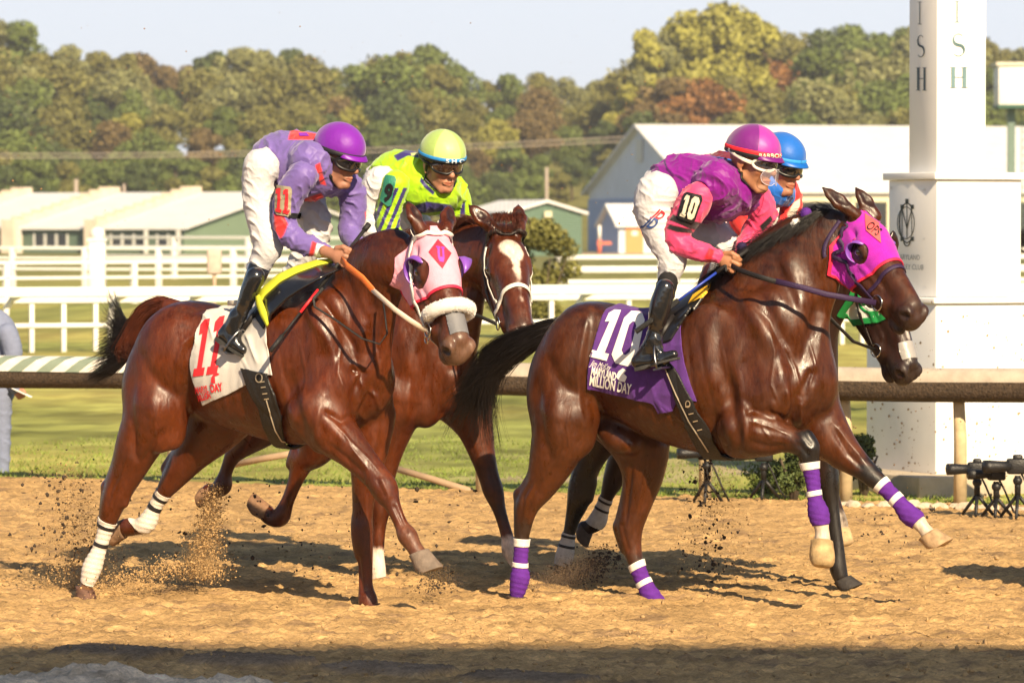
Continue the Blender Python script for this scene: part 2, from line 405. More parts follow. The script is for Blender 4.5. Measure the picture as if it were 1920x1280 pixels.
def glyph_zero(x=0, y=0, w=56, h=100, t=18, c=14):
    o = [(x+c, y), (x+w-c, y), (x+w, y+c), (x+w, y+h-c), (x+w-c, y+h), (x+c, y+h), (x, y+h-c), (x, y+c)]
    k = c*.5; X, Y, W, H = x+t, y+t, w-2*t, h-2*t
    i = [(X+k, Y), (X+W-k, Y), (X+W, Y+k), (X+W, Y+H-k), (X+W-k, Y+H), (X+k, Y+H), (X, Y+H-k), (X, Y+k)]
    return [[o[j], o[(j+1) % 8], i[(j+1) % 8], i[j]] for j in range(8)]
class Horse:
    def __init__(s, px0, Y0, yaw, h=0.0075):
        s.px0, s.Y0, s.yaw = px0, Y0, rad(yaw); s.X0 = (px0-960)/F*Y0; s.k = F/Y0; s.ears = []
        s.body = Body((s.X0, Y0, 1.0), s.yaw, h)
    def p(s, px, py, w=0.0):
        c, sn = math.cos(s.yaw), math.sin(s.yaw); d = ray(px, py); k = d.x/d.y
        u = (k*(s.Y0+w*c)-s.X0-w*sn)/(c+k*sn)
        return at(px, py, s.Y0+w*c-u*sn)
    def limb(s, pts, w, k=0.02, sq=1.0):
        """pts: (px, py, r px[, w])"""
        P = [s.p(q[0], q[1], q[3] if len(q) > 3 else w) for q in pts]
        s.body.chain(P, [q[2]/s.k for q in pts], k, sq); return P
    def blob(s, px, py, w, ru, rw, rz, k=0.05, tilt=0.0, op='+', yaw=0.0):
        """ellipsoid, radii in px (along, across, up), tilted in the picture plane"""
        a = s.yaw+rad(yaw); t = rad(tilt)
        fu = np.array([math.cos(a), -math.sin(a), 0]); fw = np.array([math.sin(a), math.cos(a), 0]); z = np.array([0, 0, 1.0])
        R = np.stack([fu*math.cos(t)+z*math.sin(t), fw, z*math.cos(t)-fu*math.sin(t)], 1)
        s.body.ell(s.p(px, py, w), (ru/s.k, rw/s.k, rz/s.k), R, k, op)
    # ---------------- head
    def frame(s, al, ps, ro):
        x = Vector((math.cos(al)*math.cos(ps), -math.cos(al)*math.sin(ps), -math.sin(al))); y = Vector((math.sin(ps), math.cos(ps), 0))
        y = Matrix.Rotation(ro, 3, x) @ y; z = x.cross(y)
        return Matrix((x, y, z)).transposed()
    def place_head(s, eye, nostril, psi=None, w=0.0, roll=0.0, scale=1.0):
        """head turned psi degrees towards the camera (None: solved from the two pixels)"""
        ro = rad(roll); ce = Vector((.175, -.085, -.075)); cn = Vector((.54, -.050, -.064)); best = None
        tgt = Vector(((nostril[0]-eye[0])/s.k, -(nostril[1]-eye[1])/s.k))
        for ia in range(10, 170):
            for ps in ([psi] if psi is not None else [q*.5 for q in range(40, 170)]):
                al = rad(ia*0.5); R = s.frame(al, rad(ps), ro); d = R @ (cn-ce); e = (Vector((d.x, d.z))*scale-tgt).length
                if best is None or e < best[0]: best = (e, al, scale, R, ps)
        print('head', s.px0, 'psi', best[4], 'alpha', math.degrees(best[1])); best = best[:4]
        _, s.al, s.hs, s.HR = best
        s.HO = s.p(eye[0], eye[1], w)-s.HR @ (ce*s.hs)
    def H(s, x, y, z): return s.HO + s.HR @ (Vector((x, y, z))*s.hs)
    def toH(s, P): return ((P-np.array(s.HO)) @ np.array(s.HR))/s.hs
    def head(s, jaw_open=0.0):
        B = s.body; g = s.hs; R = np.array(s.HR); lat = s.HR.col[1]
        def E(x, y, z, rx, ry, rz, k=0.02, op='+', rot=0.0):
            M = np.array(s.HR @ Matrix.Rotation(rad(rot), 3, 'Y'))
            B.ell(s.H(x, y, z), (rx*g, ry*g, rz*g), M, k, op)
        def K(a, b, ra, rb, k=0.02, sq=1.0, op='+'): B.cone(s.H(*a), s.H(*b), ra*g, rb*g, k, sq, op, lat)
        K((.02, 0, -.085), (.20, 0, -.085), .072, .084, .03, 1.0)                 # cranium
        K((.13, 0, -.070), (.30, 0, -.078), .084, .062, .03, 1.0)
        K((.26, 0, -.062), (.51, 0, -.050), .060, .043, .03, 1.0)               # nose bridge
        K((.10, 0, -.15), (.26, 0, -.155), .085, .078, .03, .9)
        K((.22, 0, -.145), (.50, 0, -.098), .072, .050, .03, .85)                # nasal cavity
        for q in (-1, 1):
            E(.125, q*.056, -.165, .115, .034, .108, .022, rot=-22)             # cheek
            K((.17, q*.058, -.245), (.44, q*.030, -.165), .022, .019, .02)       # jaw branch
            K((.235, q*.074, -.108), (.37, q*.058, -.102), .011, .007, .015)     # facial crest
            K((.160, q*.074, -.046), (.215, q*.082, -.062), .018, .010, .014)     # brow
            E(.178, q*.104, -.079, .024, .018, .017, .008, '-')                # socket
            K((.156, q*.088, -.070), (.178, q*.0935, -.062), .005, .006, .006); K((.178, q*.0935, -.062), (.202, q*.086, -.074), .006, .005, .006)
            K((.158, q*.089, -.086), (.180, q*.091, -.095), .005, .006, .006); K((.180, q*.091, -.095), (.203, q*.086, -.08), .006, .005, .006)
            E(.10, q*.078, -.055, .024, .012, .014, .02, '-')                   # hollow above the eye
            K((.23, q*.048, -.165), (.42, q*.036, -.135), .040, .032, .025)
            E(.538, q*.045, -.062, .040, .027, .037, .012)                      # nostril wing
            E(.562, q*.064, -.064, .020, .020, .024, .006, '-', rot=25)
            E(.545, q*.072, -.072, .014, .014, .013, .006, '-')
            K((.34, q*.078, -.078), (.48, q*.066, -.075), .006, .009, .02, op='-')
        E(.560, 0, -.098, .034, .046, .046, .022)                                 # upper lip
        E(.50, 0, -.095, .07, .054, .055, .03)
        j = jaw_open
        E(.515, 0, -.170-j, .042, .034, .026, .018); K((.30, 0, -.195-j*.2), (.49, 0, -.160-j), .040, .028, .03, .85)
        for q in (-1, 1): K((.445, q*.055, -.128-j*.2), (.585, q*.042, -.146-j*.6), .003, .0055, .005, op='-')
    def ear(s, base, tip, face, wide=.033):
        """base: head coordinates, tip: world point, face: world direction of the open side"""
        b = s.H(*base); g = s.hs; s.ears.append((np.array(b-(tip-b)*.0), np.array(tip))); s.earax = getattr(s, 'earax', [])+[(b, tip, Vector(face).normalized())]; ax = Vector(face).normalized(); v = tip-b
        ax = (ax-v.normalized()*ax.dot(v.normalized())).normalized()
        q = lambda t: b+v*t
        B = s.body
        B.cone(b-v*.15, q(.16), .027*g, .027*g, .025, 1, '+', ax)
        B.cone(q(.08), q(.40), .027*g, wide*.86*g, .010, .56, '+', ax); B.cone(q(.40), q(.70), wide*.86*g, wide*.60*g, .006, .52, '+', ax); B.cone(q(.70), q(.97), wide*.60*g, .008, .006, .62, '+', ax)
        B.cone(q(.25)+ax*.024*g, q(.45)+ax*.024*g, .008*g, .019*g, .008, .8, '-', ax); B.cone(q(.45)+ax*.024*g, q(.78)+ax*.018*g, .019*g, .008*g, .008, .8, '-', ax)
    def neck_to_head(s): pass
    def finish(s, name, label, group, coat, paints=(), matname='coat', smooth=2, strokes=()):
        V, Q = s.body.mesh(smooth=smooth); V = sculpt(V, Q, strokes); s.V, s.Q = V, Q
        col = np.tile(np.array(coat, float), (len(V), 1))
        nz = vnoise(V, 9, 3); col *= (1+0.10*nz)[:, None]
        for pt in paints:
            a, b, r, cc, soft = pt[:5]; d, _ = seg_dist(V, a, b); d = d+vnoise(V, 22, 5)*soft*0.35+(vnoise(V, 60, 6)*soft*.2)
            t = smoothstep(r+soft, r-soft, d)[:, None]; col = col*(1-t)+np.array(cc)*t
        if hasattr(s, 'HO'):
            L = s.toH(V)
            inh = (L[:, 0] > -.1) & (L[:, 0] < .7) & (abs(L[:, 1]) < .14) & (L[:, 2] < .1) & (L[:, 2] > -.32)
            t = (smoothstep(.44, .55, L[:, 0]+.10*vnoise(V, 12, 8)*.3)*inh*.75)[:, None]; col = col*(1-t)+np.array(s.muzzle)*t
            for q in (-1, 1):
                d, _ = seg_dist(L, (.16, q*.09, -.078), (.20, q*.085, -.082)); t = (smoothstep(.036, .018, d)*.8*inh)[:, None]; col = col*(1-t)+np.array((.012, .008, .006))*t
                d = np.linalg.norm((L-np.array((.555, q*.058, -.066)))/np.array((.026, .022, .024)), axis=1); t = (smoothstep(1.2, .7, d)*.9*inh)[:, None]
                col = col*(1-t)+np.array((.02, .008, .007))*t
        for b_, tp_, fx in getattr(s, 'earax', []):
            v_ = tp_-b_; d, _ = seg_dist(V, b_+v_*.28+fx*.024, b_+v_*.70+fx*.020); t = (smoothstep(.026, .014, d)*.85)[:, None]; col = col*(1-t)+np.array((.020, .009, .006))*t
            d, _ = seg_dist(V, b_+v_*.90, tp_); t = (smoothstep(.022, .008, d)*.7)[:, None]; col = col*(1-t)+np.array((.02, .01, .007))*t
        s.root = empty(name, (s.X0, s.Y0, 0), label, 'horse', group)
        o = np_mesh('body', V-np.array(s.root.location), Q, np.clip(col, 0.002, 1), coat_mat(matname), s.root)
        s.bvh = BVHTree.FromPolygons([Vector(v) for v in V], Q.tolist())
        s.trees = [(s.bvh, Vector((0, 0, 0)))]
        return o
    def add(s, o):
        """make a mesh given in world coordinates a child"""
        o.parent = s.root; o.matrix_parent_inverse = Matrix.Translation(-Vector(s.root.location)); return o
    def eyes(s):
        for q in (-1, 1):
            m = MB().ellipsoid(s.H(.179, q*.080, -.078), (.021*s.hs,)*3)
            s.add(m.build('eye', mat('horse eye', (.012, .006, .004), rough=.04, spec=1.0, var=0, coat=1)))
    def hoof(s, cor, sole, toe, w, rt=.042, rb=.056, col=(.25, .17, .09), wd=0.0, rnd=False):
        """cor/sole: pixel centres of coronet and sole; toe: pixel direction of the toe"""
        a = s.p(cor[0], cor[1], w); b = s.p(sole[0], sole[1], w+wd); ax = (b-a).normalized()
        c, sn = math.cos(s.yaw), math.sin(s.yaw)
        t = Vector((toe[0]*c, -toe[0]*sn+(toe[2] if len(toe) > 2 else 0), -toe[1])); t = (t-ax*t.dot(ax)).normalized(); u = ax.cross(t)
        n = 28; V = []; L = (b-a).length
        prof = [(-.03, .9), (0.0, 1.04), (.10, 1.02), (.35, 1.0), (.7, 1.0), (.97, 1.0), (1.0, .97), (1.0, .5)]
        if rnd: prof = [(-.04, .85), (0.0, 1.0), (.12, 1.0), (.35, 1.0), (.58, .99), (.76, .92), (.90, .76), (.98, .5), (1.0, .2)]
        for (f, k) in prof:
            r = (rt+(rb-rt)*max(f, 0))*k
            for i in range(n):
                th = 2*math.pi*i/n; ct, st = math.cos(th), math.sin(th)
                rr = r*(1.12 if ct > 0 else .92); sh = t*(max(f, 0)*.022)
                hl = 1-.32*max(0, -ct)                                        # heel lower than toe
                V.append(a+ax*(L*f*hl)+t*(ct*rr)+u*(st*r)+sh)
        Fc = [(i*n+j, i*n+(j+1) % n, (i+1)*n+(j+1) % n, (i+1)*n+j) for i in range(len(prof)-1) for j in range(n)]+[tuple((len(prof)-1)*n+j for j in range(n)), tuple(range(n))[::-1]]
        nm = 'hoof '+str(tuple(round(x, 2) for x in col))
        return s.add(MB().add(V, Fc, True).build('hoof', mat(nm, col, rough=.75, var=.35, nscale=22, bump=.4, bscale=60)))
    # ---------------- things lying on the body
    def wrap(s, pts, w, name, m, off=.004, r=.06, label=None, thick=.003, disp=None):
        """leg bandage: the part of the skin near the segment a-b, cut square at both ends"""
        a = np.array(s.p(*pts[0], w)); b = np.array(s.p(*pts[1], w)); L = np.linalg.norm(b-a); d = (b-a)/L
        def mask(P):
            q = P-a; t = q @ d; rr = np.linalg.norm(q-t[:, None]*d, axis=1)
            return np.minimum(np.minimum(t, L-t), (r-rr))
        o = shell(name, s.V, s.Q, mask, off, m, None, thick, disp); s.add(o)
        if label: o['label'] = label
        return o
    def uz(s, P):
        q = (np.asarray(P)-s.body.org) @ s.body.R.T; return q[:, [0, 2]], q[:, 1]
    def cloth(s, pix, name, m, off=.008, thick=.004, disp=None, both=True, extra=None, top=True):
        """cloth over the back: outline drawn in pixels on the near side, mirrored on the far side"""
        pts = []
        for (x, y) in pix:
            h = ray_bvh(s.trees[:1], x, y)
            if h is None: h = (s.p(x, y, 0),)
            pts.append(h[0])
        uz, _ = s.uz([tuple(p) for p in pts]); uz = np.array(uz)
        if top: 
            k = uz[:, 1] > 9
        def mask(P):
            a, w = s.uz(P); r = poly_sd(a, uz)
            if not both: r = np.where(w < .02, r, -.05)
            return np.minimum(r, extra(P)) if extra else r
        o = shell(name, s.V, s.Q, mask, off, m, None, thick, disp); s.add(o); s.trees.append((bvh_of(o)[0], Vector((0, 0, 0)))); return o
    def put(s, name, polys, m, off=.0025, label=None, maxlen=5.0, parent=None, trees=None):
        o = decal(name, polys, trees or s.trees, m, off, maxlen); s.add(o)
        if label: o['label'] = label
        return o
    def head_shell(s, name, f, m, off=.006, thick=.004, disp=None, label=None):
        o = shell(name, s.V, s.Q, lambda P: f(s.toH(P))*s.hs, off, m, None, thick, disp); s.add(o); s.trees.append((bvh_of(o)[0], Vector((0, 0, 0))))
        if label: o['label'] = label
        return o
    def strap(s, pts, wd, name, m, off=.004, th=.003, world=False):
        """flat strap through head points, pulled onto the skin"""
        Pw = [s.H(*q) if not world else Vector(q) for q in pts]; dense = []
        for i in range(len(Pw)-1):
            p0, p1, p2, p3 = Pw[max(i-1, 0)], Pw[i], Pw[i+1], Pw[min(i+2, len(Pw)-1)]
            for j in range(5):
                f = j/5; dense.append(0.5*((2*p1)+(p2-p0)*f+(2*p0-5*p1+4*p2-p3)*f*f+(3*p1-p0-3*p2+p3)*f**3))
        dense.append(Pw[-1]); V = []; Fc = []; n = len(dense); C_ = []
        for p in dense:
            best = None
            for tr, o_ in s.trees:
                h = tr.find_nearest(p)
                if best is None or (h[0]-s.H(.25, 0, -.1)).length > (best[0]-s.H(.25, 0, -.1)).length and h[3] < .06: best = h
            C_.append((best[0], best[1]))
        for i in range(n):
            c, nn = C_[i]; t = (C_[min(i+1, n-1)][0]-C_[max(i-1, 0)][0]).normalized(); u = t.cross(nn).normalized()*wd/2; nn = nn.normalized()
            V += [c+nn*off+u, c+nn*(off+th)+u*.9, c+nn*(off+th)-u*.9, c+nn*off-u]
        Fc = [(i*4+j, i*4+(j+1) % 4, (i+1)*4+(j+1) % 4, (i+1)*4+j) for i in range(n-1) for j in range(4)]+[(0, 1, 2, 3), tuple((n-1)*4+j for j in (3, 2, 1, 0))]
        return s.add(MB().add(V, Fc, True).build(name, m))
    def side_pt(s, px, py, off=0.0, w0=-1.2):
        """point on the near side of the body seen at a pixel of the photograph's plan"""
        o = Vector((0, 0, CAMZ)); d = ray(px, py).normalized()
        h = s.bvh.ray_cast(o+d*(s.Y0-4), d)
        if h[0] is None: return None
        return h[0]+h[1]*off
def coat_mat(name):
    """short wet hair: blotches, fine streaks, a sheen that breaks up"""
    if name in MATS: return MATS[name]
    m = mat(name, (0, 0, 0), rough=.47, var=.26, nscale=5, spec=.42, coat=.07, attr='Col')
    MATS[name].node_tree.nodes['Principled BSDF'].inputs['Coat Roughness'].default_value = .28
    n = m.node_tree; b = n.nodes['Principled BSDF']; L = n.links; mx = [q for q in n.nodes if q.type == 'MIX'][0]
    tc = n.nodes.new('ShaderNodeTexCoord'); mp = n.nodes.new('ShaderNodeMapping'); mp.inputs['Scale'].default_value = (1, 1, .38); mp.inputs['Rotation'].default_value = (0, .5, 0); L.new(tc.outputs['Object'], mp.inputs[0])
    def nz(sc, det, src=mp):
        q = n.nodes.new('ShaderNodeTexNoise'); q.inputs['Scale'].default_value = sc; q.inputs['Detail'].default_value = det; q.inputs['Roughness'].default_value = .65; L.new(src.outputs[0], q.inputs['Vector']); return q
    def rng(src, a, b_, c, d):
        q = n.nodes.new('ShaderNodeMapRange'); q.inputs[1].default_value = a; q.inputs[2].default_value = b_; q.inputs[3].default_value = c; q.inputs[4].default_value = d; L.new(src.outputs[0], q.inputs[0]); return q
    f = nz(75, 5); g = nz(22, 6); h = nz(5.5, 4)
    m2 = n.nodes.new('ShaderNodeMix'); m2.data_type = 'RGBA'; m2.blend_type = 'MULTIPLY'; m2.inputs[0].default_value = 1; L.new(mx.outputs[2], m2.inputs[6]); L.new(rng(f, .3, .7, .74, 1.26).outputs[0], m2.inputs[7])
    m3 = n.nodes.new('ShaderNodeMix'); m3.data_type = 'RGBA'; m3.blend_type = 'MULTIPLY'; m3.inputs[0].default_value = 1; L.new(m2.outputs[2], m3.inputs[6]); L.new(rng(g, .3, .7, .80, 1.18).outputs[0], m3.inputs[7]); L.new(m3.outputs[2], b.inputs['Base Color'])
    ad = n.nodes.new('ShaderNodeMath'); ad.operation = 'ADD'; L.new(rng(g, .38, .62, -.11, .13).outputs[0], ad.inputs[0]); L.new(rng(h, .4, .62, .33, .50).outputs[0], ad.inputs[1]); L.new(ad.outputs[0], b.inputs['Roughness'])
    ab = n.nodes.new('ShaderNodeMath'); ab.operation = 'ADD'; L.new(f.outputs[0], ab.inputs[0]); L.new(rng(g, 0, 1, 0, 1.6).outputs[0], ab.inputs[1])
    bp = n.nodes.new('ShaderNodeBump'); bp.inputs['Strength'].default_value = .30; bp.inputs['Distance'].default_value = .006; L.new(ab.outputs[0], bp.inputs['Height']); L.new(bp.outputs[0], b.inputs['Normal'])
    return m
def hair(name, guides, n, rad_, spread, m, seed=1, seg=9, curl=.01, taper=.15, lenvar=.25, jitter=None):
    """strands of hair: guides = list of polylines; strands blend between neighbours"""
    r = random.Random(seed); V = []; Fc = []
    def smp(g, t):
        x = t*(len(g)-1); i = min(int(x), len(g)-2); f = x-i
        p0 = g[max(i-1, 0)]; p1 = g[i]; p2 = g[i+1]; p3 = g[min(i+2, len(g)-1)]
        return 0.5*((2*p1)+(p2-p0)*f+(2*p0-5*p1+4*p2-p3)*f*f+(3*p1-p0-3*p2+p3)*f*f*f)
    for k in range(n):
        x = r.random()*(len(guides)-1) if len(guides) > 1 else 0; i = min(int(x), max(len(guides)-2, 0)); f = x-i
        g0 = guides[i]; g1 = guides[min(i+1, len(guides)-1)]
        end = 1-lenvar*r.random()**1.5
        off = Vector((r.gauss(0, 1), r.gauss(0, 1), r.gauss(0, 1)))*spread; ph = r.random()*6.28; fr = .5+.8*r.random(); cu = curl*(.3+r.random())*.6
        st = Vector((r.gauss(0, 1), r.gauss(0, 1), r.gauss(0, 1)))*spread*.25
        pts = []
        for j in range(seg+1):
            t = j/seg*end; p = smp(g0, t).lerp(smp(g1, t), f)
            pts.append(p+st+off*(t**1.3)+Vector((math.sin(ph+t*fr*6), math.cos(ph*1.7+t*fr*5), math.sin(ph*.6+t*fr*7)))*cu*t)
        b = len(V)
        for j, p in enumerate(pts):
            t_ = (pts[min(j+1, seg)]-pts[max(j-1, 0)]).normalized(); u = t_.cross(Vector((.3, 1, .2))).normalized(); v2 = t_.cross(u)
            rr = rad_*(1-(1-taper)*(j/seg))*(.6+.8*((k*37) % 10)/10)
            for q in range(3): V.append(p+u*(math.cos(q*2.094)*rr)+v2*(math.sin(q*2.094)*rr))
        Fc += [(b+j*3+q, b+j*3+(q+1) % 3, b+(j+1)*3+(q+1) % 3, b+(j+1)*3+q) for j in range(seg) for q in range(3)]
    me = np_mesh(name, np.array([tuple(v) for v in V]), np.array(Fc), None, m); return me
HAIR_BLACK = lambda: mat('black horse hair', (.012, .009, .008), rough=.42, var=.3, nscale=20, spec=.5)
# ------------------------------------------------------------------ bay horse number 10
h10 = Horse(1300, 20.0, 24, .0065)
def torso_10(s):
    B = s.body; p = s.p
    B.chain([p(1120, 668), p(1200, 688), p(1290, 706), p(1375, 705), p(1440, 700), p(1495, 715)], [r/PXM for r in (96, 108, 134, 146, 125, 78)], .06, [.95, .92, .82, .72, .72])
    s.blob(1085, 668, -.13, 78, 62, 105, .05, -28)      # near haunch
    s.blob(1088, 690, .12, 66, 56, 84, .05, -28)
    s.blob(1042, 745, -.14, 56, 50, 98, .05, 4)         # thigh
    s.blob(1065, 770, -.13, 48, 46, 90, .05, 22)
    s.blob(1170, 640, -.16, 60, 20, 60, .06)
    s.blob(1125, 602, -.02, 70, 50, 32, .06, -8)         # croup
    s.limb([(1062, 780, 62), (1040, 850, 47), (1017, 905, 31), (990, 945, 23), (981, 985, 16), (978, 1020, 12.5), (975, 1065, 13), (975, 1082, 17), (970, 1110, 13)], -.15, .03)
    s.limb([(1018, 880, 20), (985, 912, 10), (972, 926, 8)], -.15, .02); s.limb([(972, 926, 9), (974, 960, 9), (973, 1000, 7)], -.15, .02)
    s.blob(1072, 836, -.17, 24, 20, 30, .03)             # stifle
    # far hind
    s.limb([(1150, 740, 85), (1195, 815, 62), (1206, 880, 42), (1195, 935, 31), (1182, 985, 25), (1185, 1025, 18), (1196, 1065, 14), (1210, 1097, 13.5), (1220, 1115, 16), (1236, 1132, 13)], .15, .03)
    s.limb([(1180, 930, 14), (1163, 975, 10), (1159, 990, 10), (1170, 1030, 8)], .15, .02)
    s.blob(1160, 822, .0, 44, 26, 26, .04, -25)          # sheath
    # shoulders and breast
    s.blob(1415, 655, -.15, 66, 40, 120, .06, -22)
    s.blob(1440, 735, -.17, 55, 40, 62, .05, -35)        # near upper arm
    s.blob(1492, 728, -.09, 34, 30, 62, .03, -8)        # near breast muscle
    s.blob(1536, 722, .10, 36, 34, 66, .03, 6)           # far breast muscle
    s.blob(1330, 660, -.20, 60, 22, 90, .06)
    # near fore, folded
    s.limb([(1400, 800, 56), (1430, 812, 43), (1470, 820, 27), (1500, 832, 21), (1514, 842, 22), (1518, 868, 16), (1524, 900, 12), (1528, 935, 12), (1535, 963, 18), (1541, 992, 12.5), (1542, 1012, 15)], -.17, .025)
    s.limb([(1380, 835, 22), (1400, 838, 18)], -.17, .03)
    s.limb([(1510, 822, 18), (1522, 838, 13)], -.175, .02)
    # far fore, reaching
    s.limb([(1525, 765, 50), (1548, 812, 46), (1585, 848, 30), (1620, 879, 21), (1640, 897, 18), (1656, 911, 14), (1684, 940, 12.5), (1704, 964, 17), (1716, 972, 16), (1732, 990, 12), (1742, 1003, 14)], .10, .025)
    s.limb([(1572, 862, 16), (1600, 880, 10)], .10, .02)
    # neck
    B.chain([p(1415, 620), p(1462, 545), p(1510, 490), p(1543, 474), p(1556, 476)], [r/PXM for r in (128, 96, 76, 56, 46)], .07, [.55, .5, .48, .55])
    s.limb([(1390, 560, 50), (1430, 500, 42), (1490, 448, 36), (1560, 420, 28)], 0, .06, .55)       # crest
    s.limb([(1548, 545, 16), (1530, 610, 20), (1522, 680, 24)], .0, .06, .8)       # windpipe
    s.limb([(1480, 500, 14), (1500, 570, 22), (1494, 650, 24), (1492, 700, 20)], -.085, .06)          # neck muscle
torso_10(h10)
h10.place_head((1610, 470), (1688, 583), None, w=-.10, scale=1.03)
h10.head(.008)
h10.muzzle = (.025, .016, .013)
h10.ear((.0, -.062, -.02), h10.p(1541, 351, -.11), (.75, -.65, .0), .045)
h10.ear((.005, .06, -.02), h10.p(1604, 352, .05), (.6, -.8, 0), .045)
# ------------------------------------------------------------------ coat and dress of horse 10
def stroke(pts, w, closed=False):
    out = []; n = len(pts)
    for i in range(n if closed else n-1):
        a = Vector((*pts[i], 0)); b = Vector((*pts[(i+1) % n], 0)); u = (b-a).normalized(); v = Vector((-u.y, u.x, 0))*w/2; a = a-u*w*.25; b = b+u*w*.25
        out.append([tuple((a+v)[:2]), tuple((b+v)[:2]), tuple((b-v)[:2]), tuple((a-v)[:2])])
    return out
E_ = lambda cx, cy, rx, ry, a0=0, a1=360, n=28: [(cx+rx*math.cos(rad(a0+(a1-a0)*i/n)), cy+ry*math.sin(rad(a0+(a1-a0)*i/n))) for i in range(n+1)]
bk = (.010, .008, .007); wht = (.50, .42, .33)
P = h10.p
h10.finish('racehorse', 'bay racehorse in a magenta blinker hood and purple leg wraps, foremost on the right', 'horses racing down the dirt track', (.060, .0148, .0026),
  [(P(1110, 565, 0), P(1330, 560, 0), .16, (.018, .0058, .0024), .16), (P(1380, 520, 0), P(1560, 400, 0), .10, (.018, .0058, .0024), .12), (P(1000, 860, -.15), P(960, 980, -.15), .06, (.030, .0095, .0035), .05), (P(1525, 818, -.2), P(1512, 845, -.17), .065, bk, .03), (P(1516, 860, -.17), P(1535, 975, -.17), .06, bk, .01), (P(1538, 990, -.17), P(1546, 1030, -.17), .055, wht, .012),
   (P(1625, 885, .1), P(1690, 945, .1), .068, bk, .03), (P(1702, 965, .1), P(1714, 972, .1), .05, bk, .012), (P(1730, 986, .1), P(1748, 1005, .1), .05, wht, .012),
   (P(960, 925, -.15), P(970, 955, -.15), .04, (.02, .01, .007), .03), (P(985, 1000, -.15), P(970, 1110, -.15), .07, (.03, .014, .008), .03),
   (P(1150, 1000, .15), P(1165, 1030, .15), .03, (.02, .01, .007), .03), (P(1200, 1070, .15), P(1240, 1140, .15), .07, (.03, .014, .008), .03)],
  strokes=[([(1180, 640), (1210, 690), (1230, 750), (1262, 800)], 2.2, 1.6), ([(1230, 750), (1280, 790), (1330, 815)], 2, 1.4), ([(1440, 600), (1452, 660), (1445, 720), (1462, 760)], 2.2, 1.8), ([(1405, 790), (1440, 800), (1480, 815)], 2, 1.8), ([(1425, 795), (1445, 825), (1475, 830)], 2, 1.4), ([(1070, 760), (1062, 800), (1068, 840), (1050, 870)], 2.2, 1.6), ([(1215, 860), (1205, 910), (1192, 960)], 2, 1.6), ([(1560, 790), (1590, 830), (1625, 870)], 2, 1.6), ([(1520, 640), (1528, 690), (1515, 730)], 2.2, 2), ([(1470, 640), (1492, 690), (1502, 740)], 3, 2.5), ([(1350, 640), (1362, 700), (1356, 760)], 2.5, 1.6), ([(1310, 620), (1322, 700), (1340, 770)], 5, -2), ([(1290, 640), (1296, 710), (1310, 780)], 5, -2), ([(1268, 640), (1272, 710), (1282, 780)], 5, -1.6), ([(1450, 480), (1480, 540), (1500, 600)], 9, -3), ([(1400, 560), (1440, 600), (1470, 660)], 6, -3), ([(1025, 660), (1040, 700), (1070, 730)], 10, -3), ([(1104, 570), (1098, 620), (1083, 690), (1088, 760), (1096, 800)], 6, 3.0), ([(1112, 590), (1104, 640), (1096, 700), (1102, 770)], 10, -5),
    ([(1150, 600), (1120, 650), (1112, 720), (1125, 780)], 22, -7), ([(1010, 700), (1008, 760), (1020, 830), (1040, 880)], 9, -4), ([(1040, 700), (1042, 800), (1050, 860)], 12, 3),
    ([(1060, 830), (1045, 870), (1020, 910)], 5, -3), ([(1012, 905), (995, 940), (985, 990)], 5, -3), ([(1000, 900), (982, 930), (975, 980)], 4, -3),
    ([(1362, 700), (1372, 770), (1388, 845)], 12, -9), ([(1330, 760), (1345, 820), (1365, 850)], 16, -6), ([(1398, 775), (1412, 768), (1432, 776)], 5, -4), ([(1400, 785), (1430, 788), (1470, 806)], 10, 4),
    ([(1385, 700), (1392, 760), (1398, 800), (1396, 845)], 7, 4), ([(1440, 770), (1462, 780), (1490, 796)], 5, -4), ([(1480, 795), (1490, 760), (1482, 700)], 7, -5), ([(1478, 725), (1478, 760), (1466, 785)], 6, 4),
    ([(1500, 760), (1502, 790)], 5, 4), ([(1455, 790), (1450, 758)], 7, 3), ([(1530, 715), (1520, 745), (1502, 765)], 8, 4), ([(1520, 700), (1500, 740)], 7, -4), ([(1545, 730), (1538, 770), (1520, 790)], 7, -4),
    ([(1388, 540), (1410, 590), (1440, 640), (1462, 690), (1468, 730)], 14, 5), ([(1420, 540), (1450, 600), (1480, 650), (1490, 700)], 13, -7), ([(1350, 600), (1352, 680), (1370, 740)], 14, -5),
    ([(1330, 600), (1322, 680), (1335, 740)], 14, 3), ([(1410, 610), (1400, 680), (1420, 740)], 16, -4), ([(1540, 560), (1520, 620), (1502, 690)], 12, -7), ([(1500, 550), (1490, 620), (1486, 680)], 14, 4),
    ([(1545, 600), (1535, 660), (1525, 700)], 8, 3), ([(1400, 825), (1440, 838), (1480, 836)], 6, -3), ([(1420, 812), (1460, 818)], 7, 2), ([(1505, 812), (1520, 832)], 5, -2), ([(1500, 835), (1512, 850)], 5, -2.5),
    ([(1560, 800), (1590, 850), (1620, 880)], 6, -3.5), ([(1575, 800), (1610, 850)], 7, 2.5), ([(1240, 650), (1230, 720), (1250, 790)], 30, -3), ([(1150, 780), (1220, 815), (1320, 830)], 12, -3),
    ([(1185, 870), (1178, 930), (1172, 985)], 4, -4), ([(1215, 880), (1200, 940), (1190, 1000)], 9, 2.5), ([(1166, 985), (1178, 1030)], 4, -2.5)])
h10.eyes()
PUR = mat('purple cotton wrap', (.105, .022, .25), rough=.8, var=.12, nscale=40, bump=.5, bscale=260, spec=.2)
WHT = mat('white elastic tape', (.72, .68, .62), rough=.7, var=.08, nscale=50, bump=.3, bscale=300)
rip = lambda P_: .0012*np.sin(P_[:, 2]*260+3*P_[:, 0]*20)
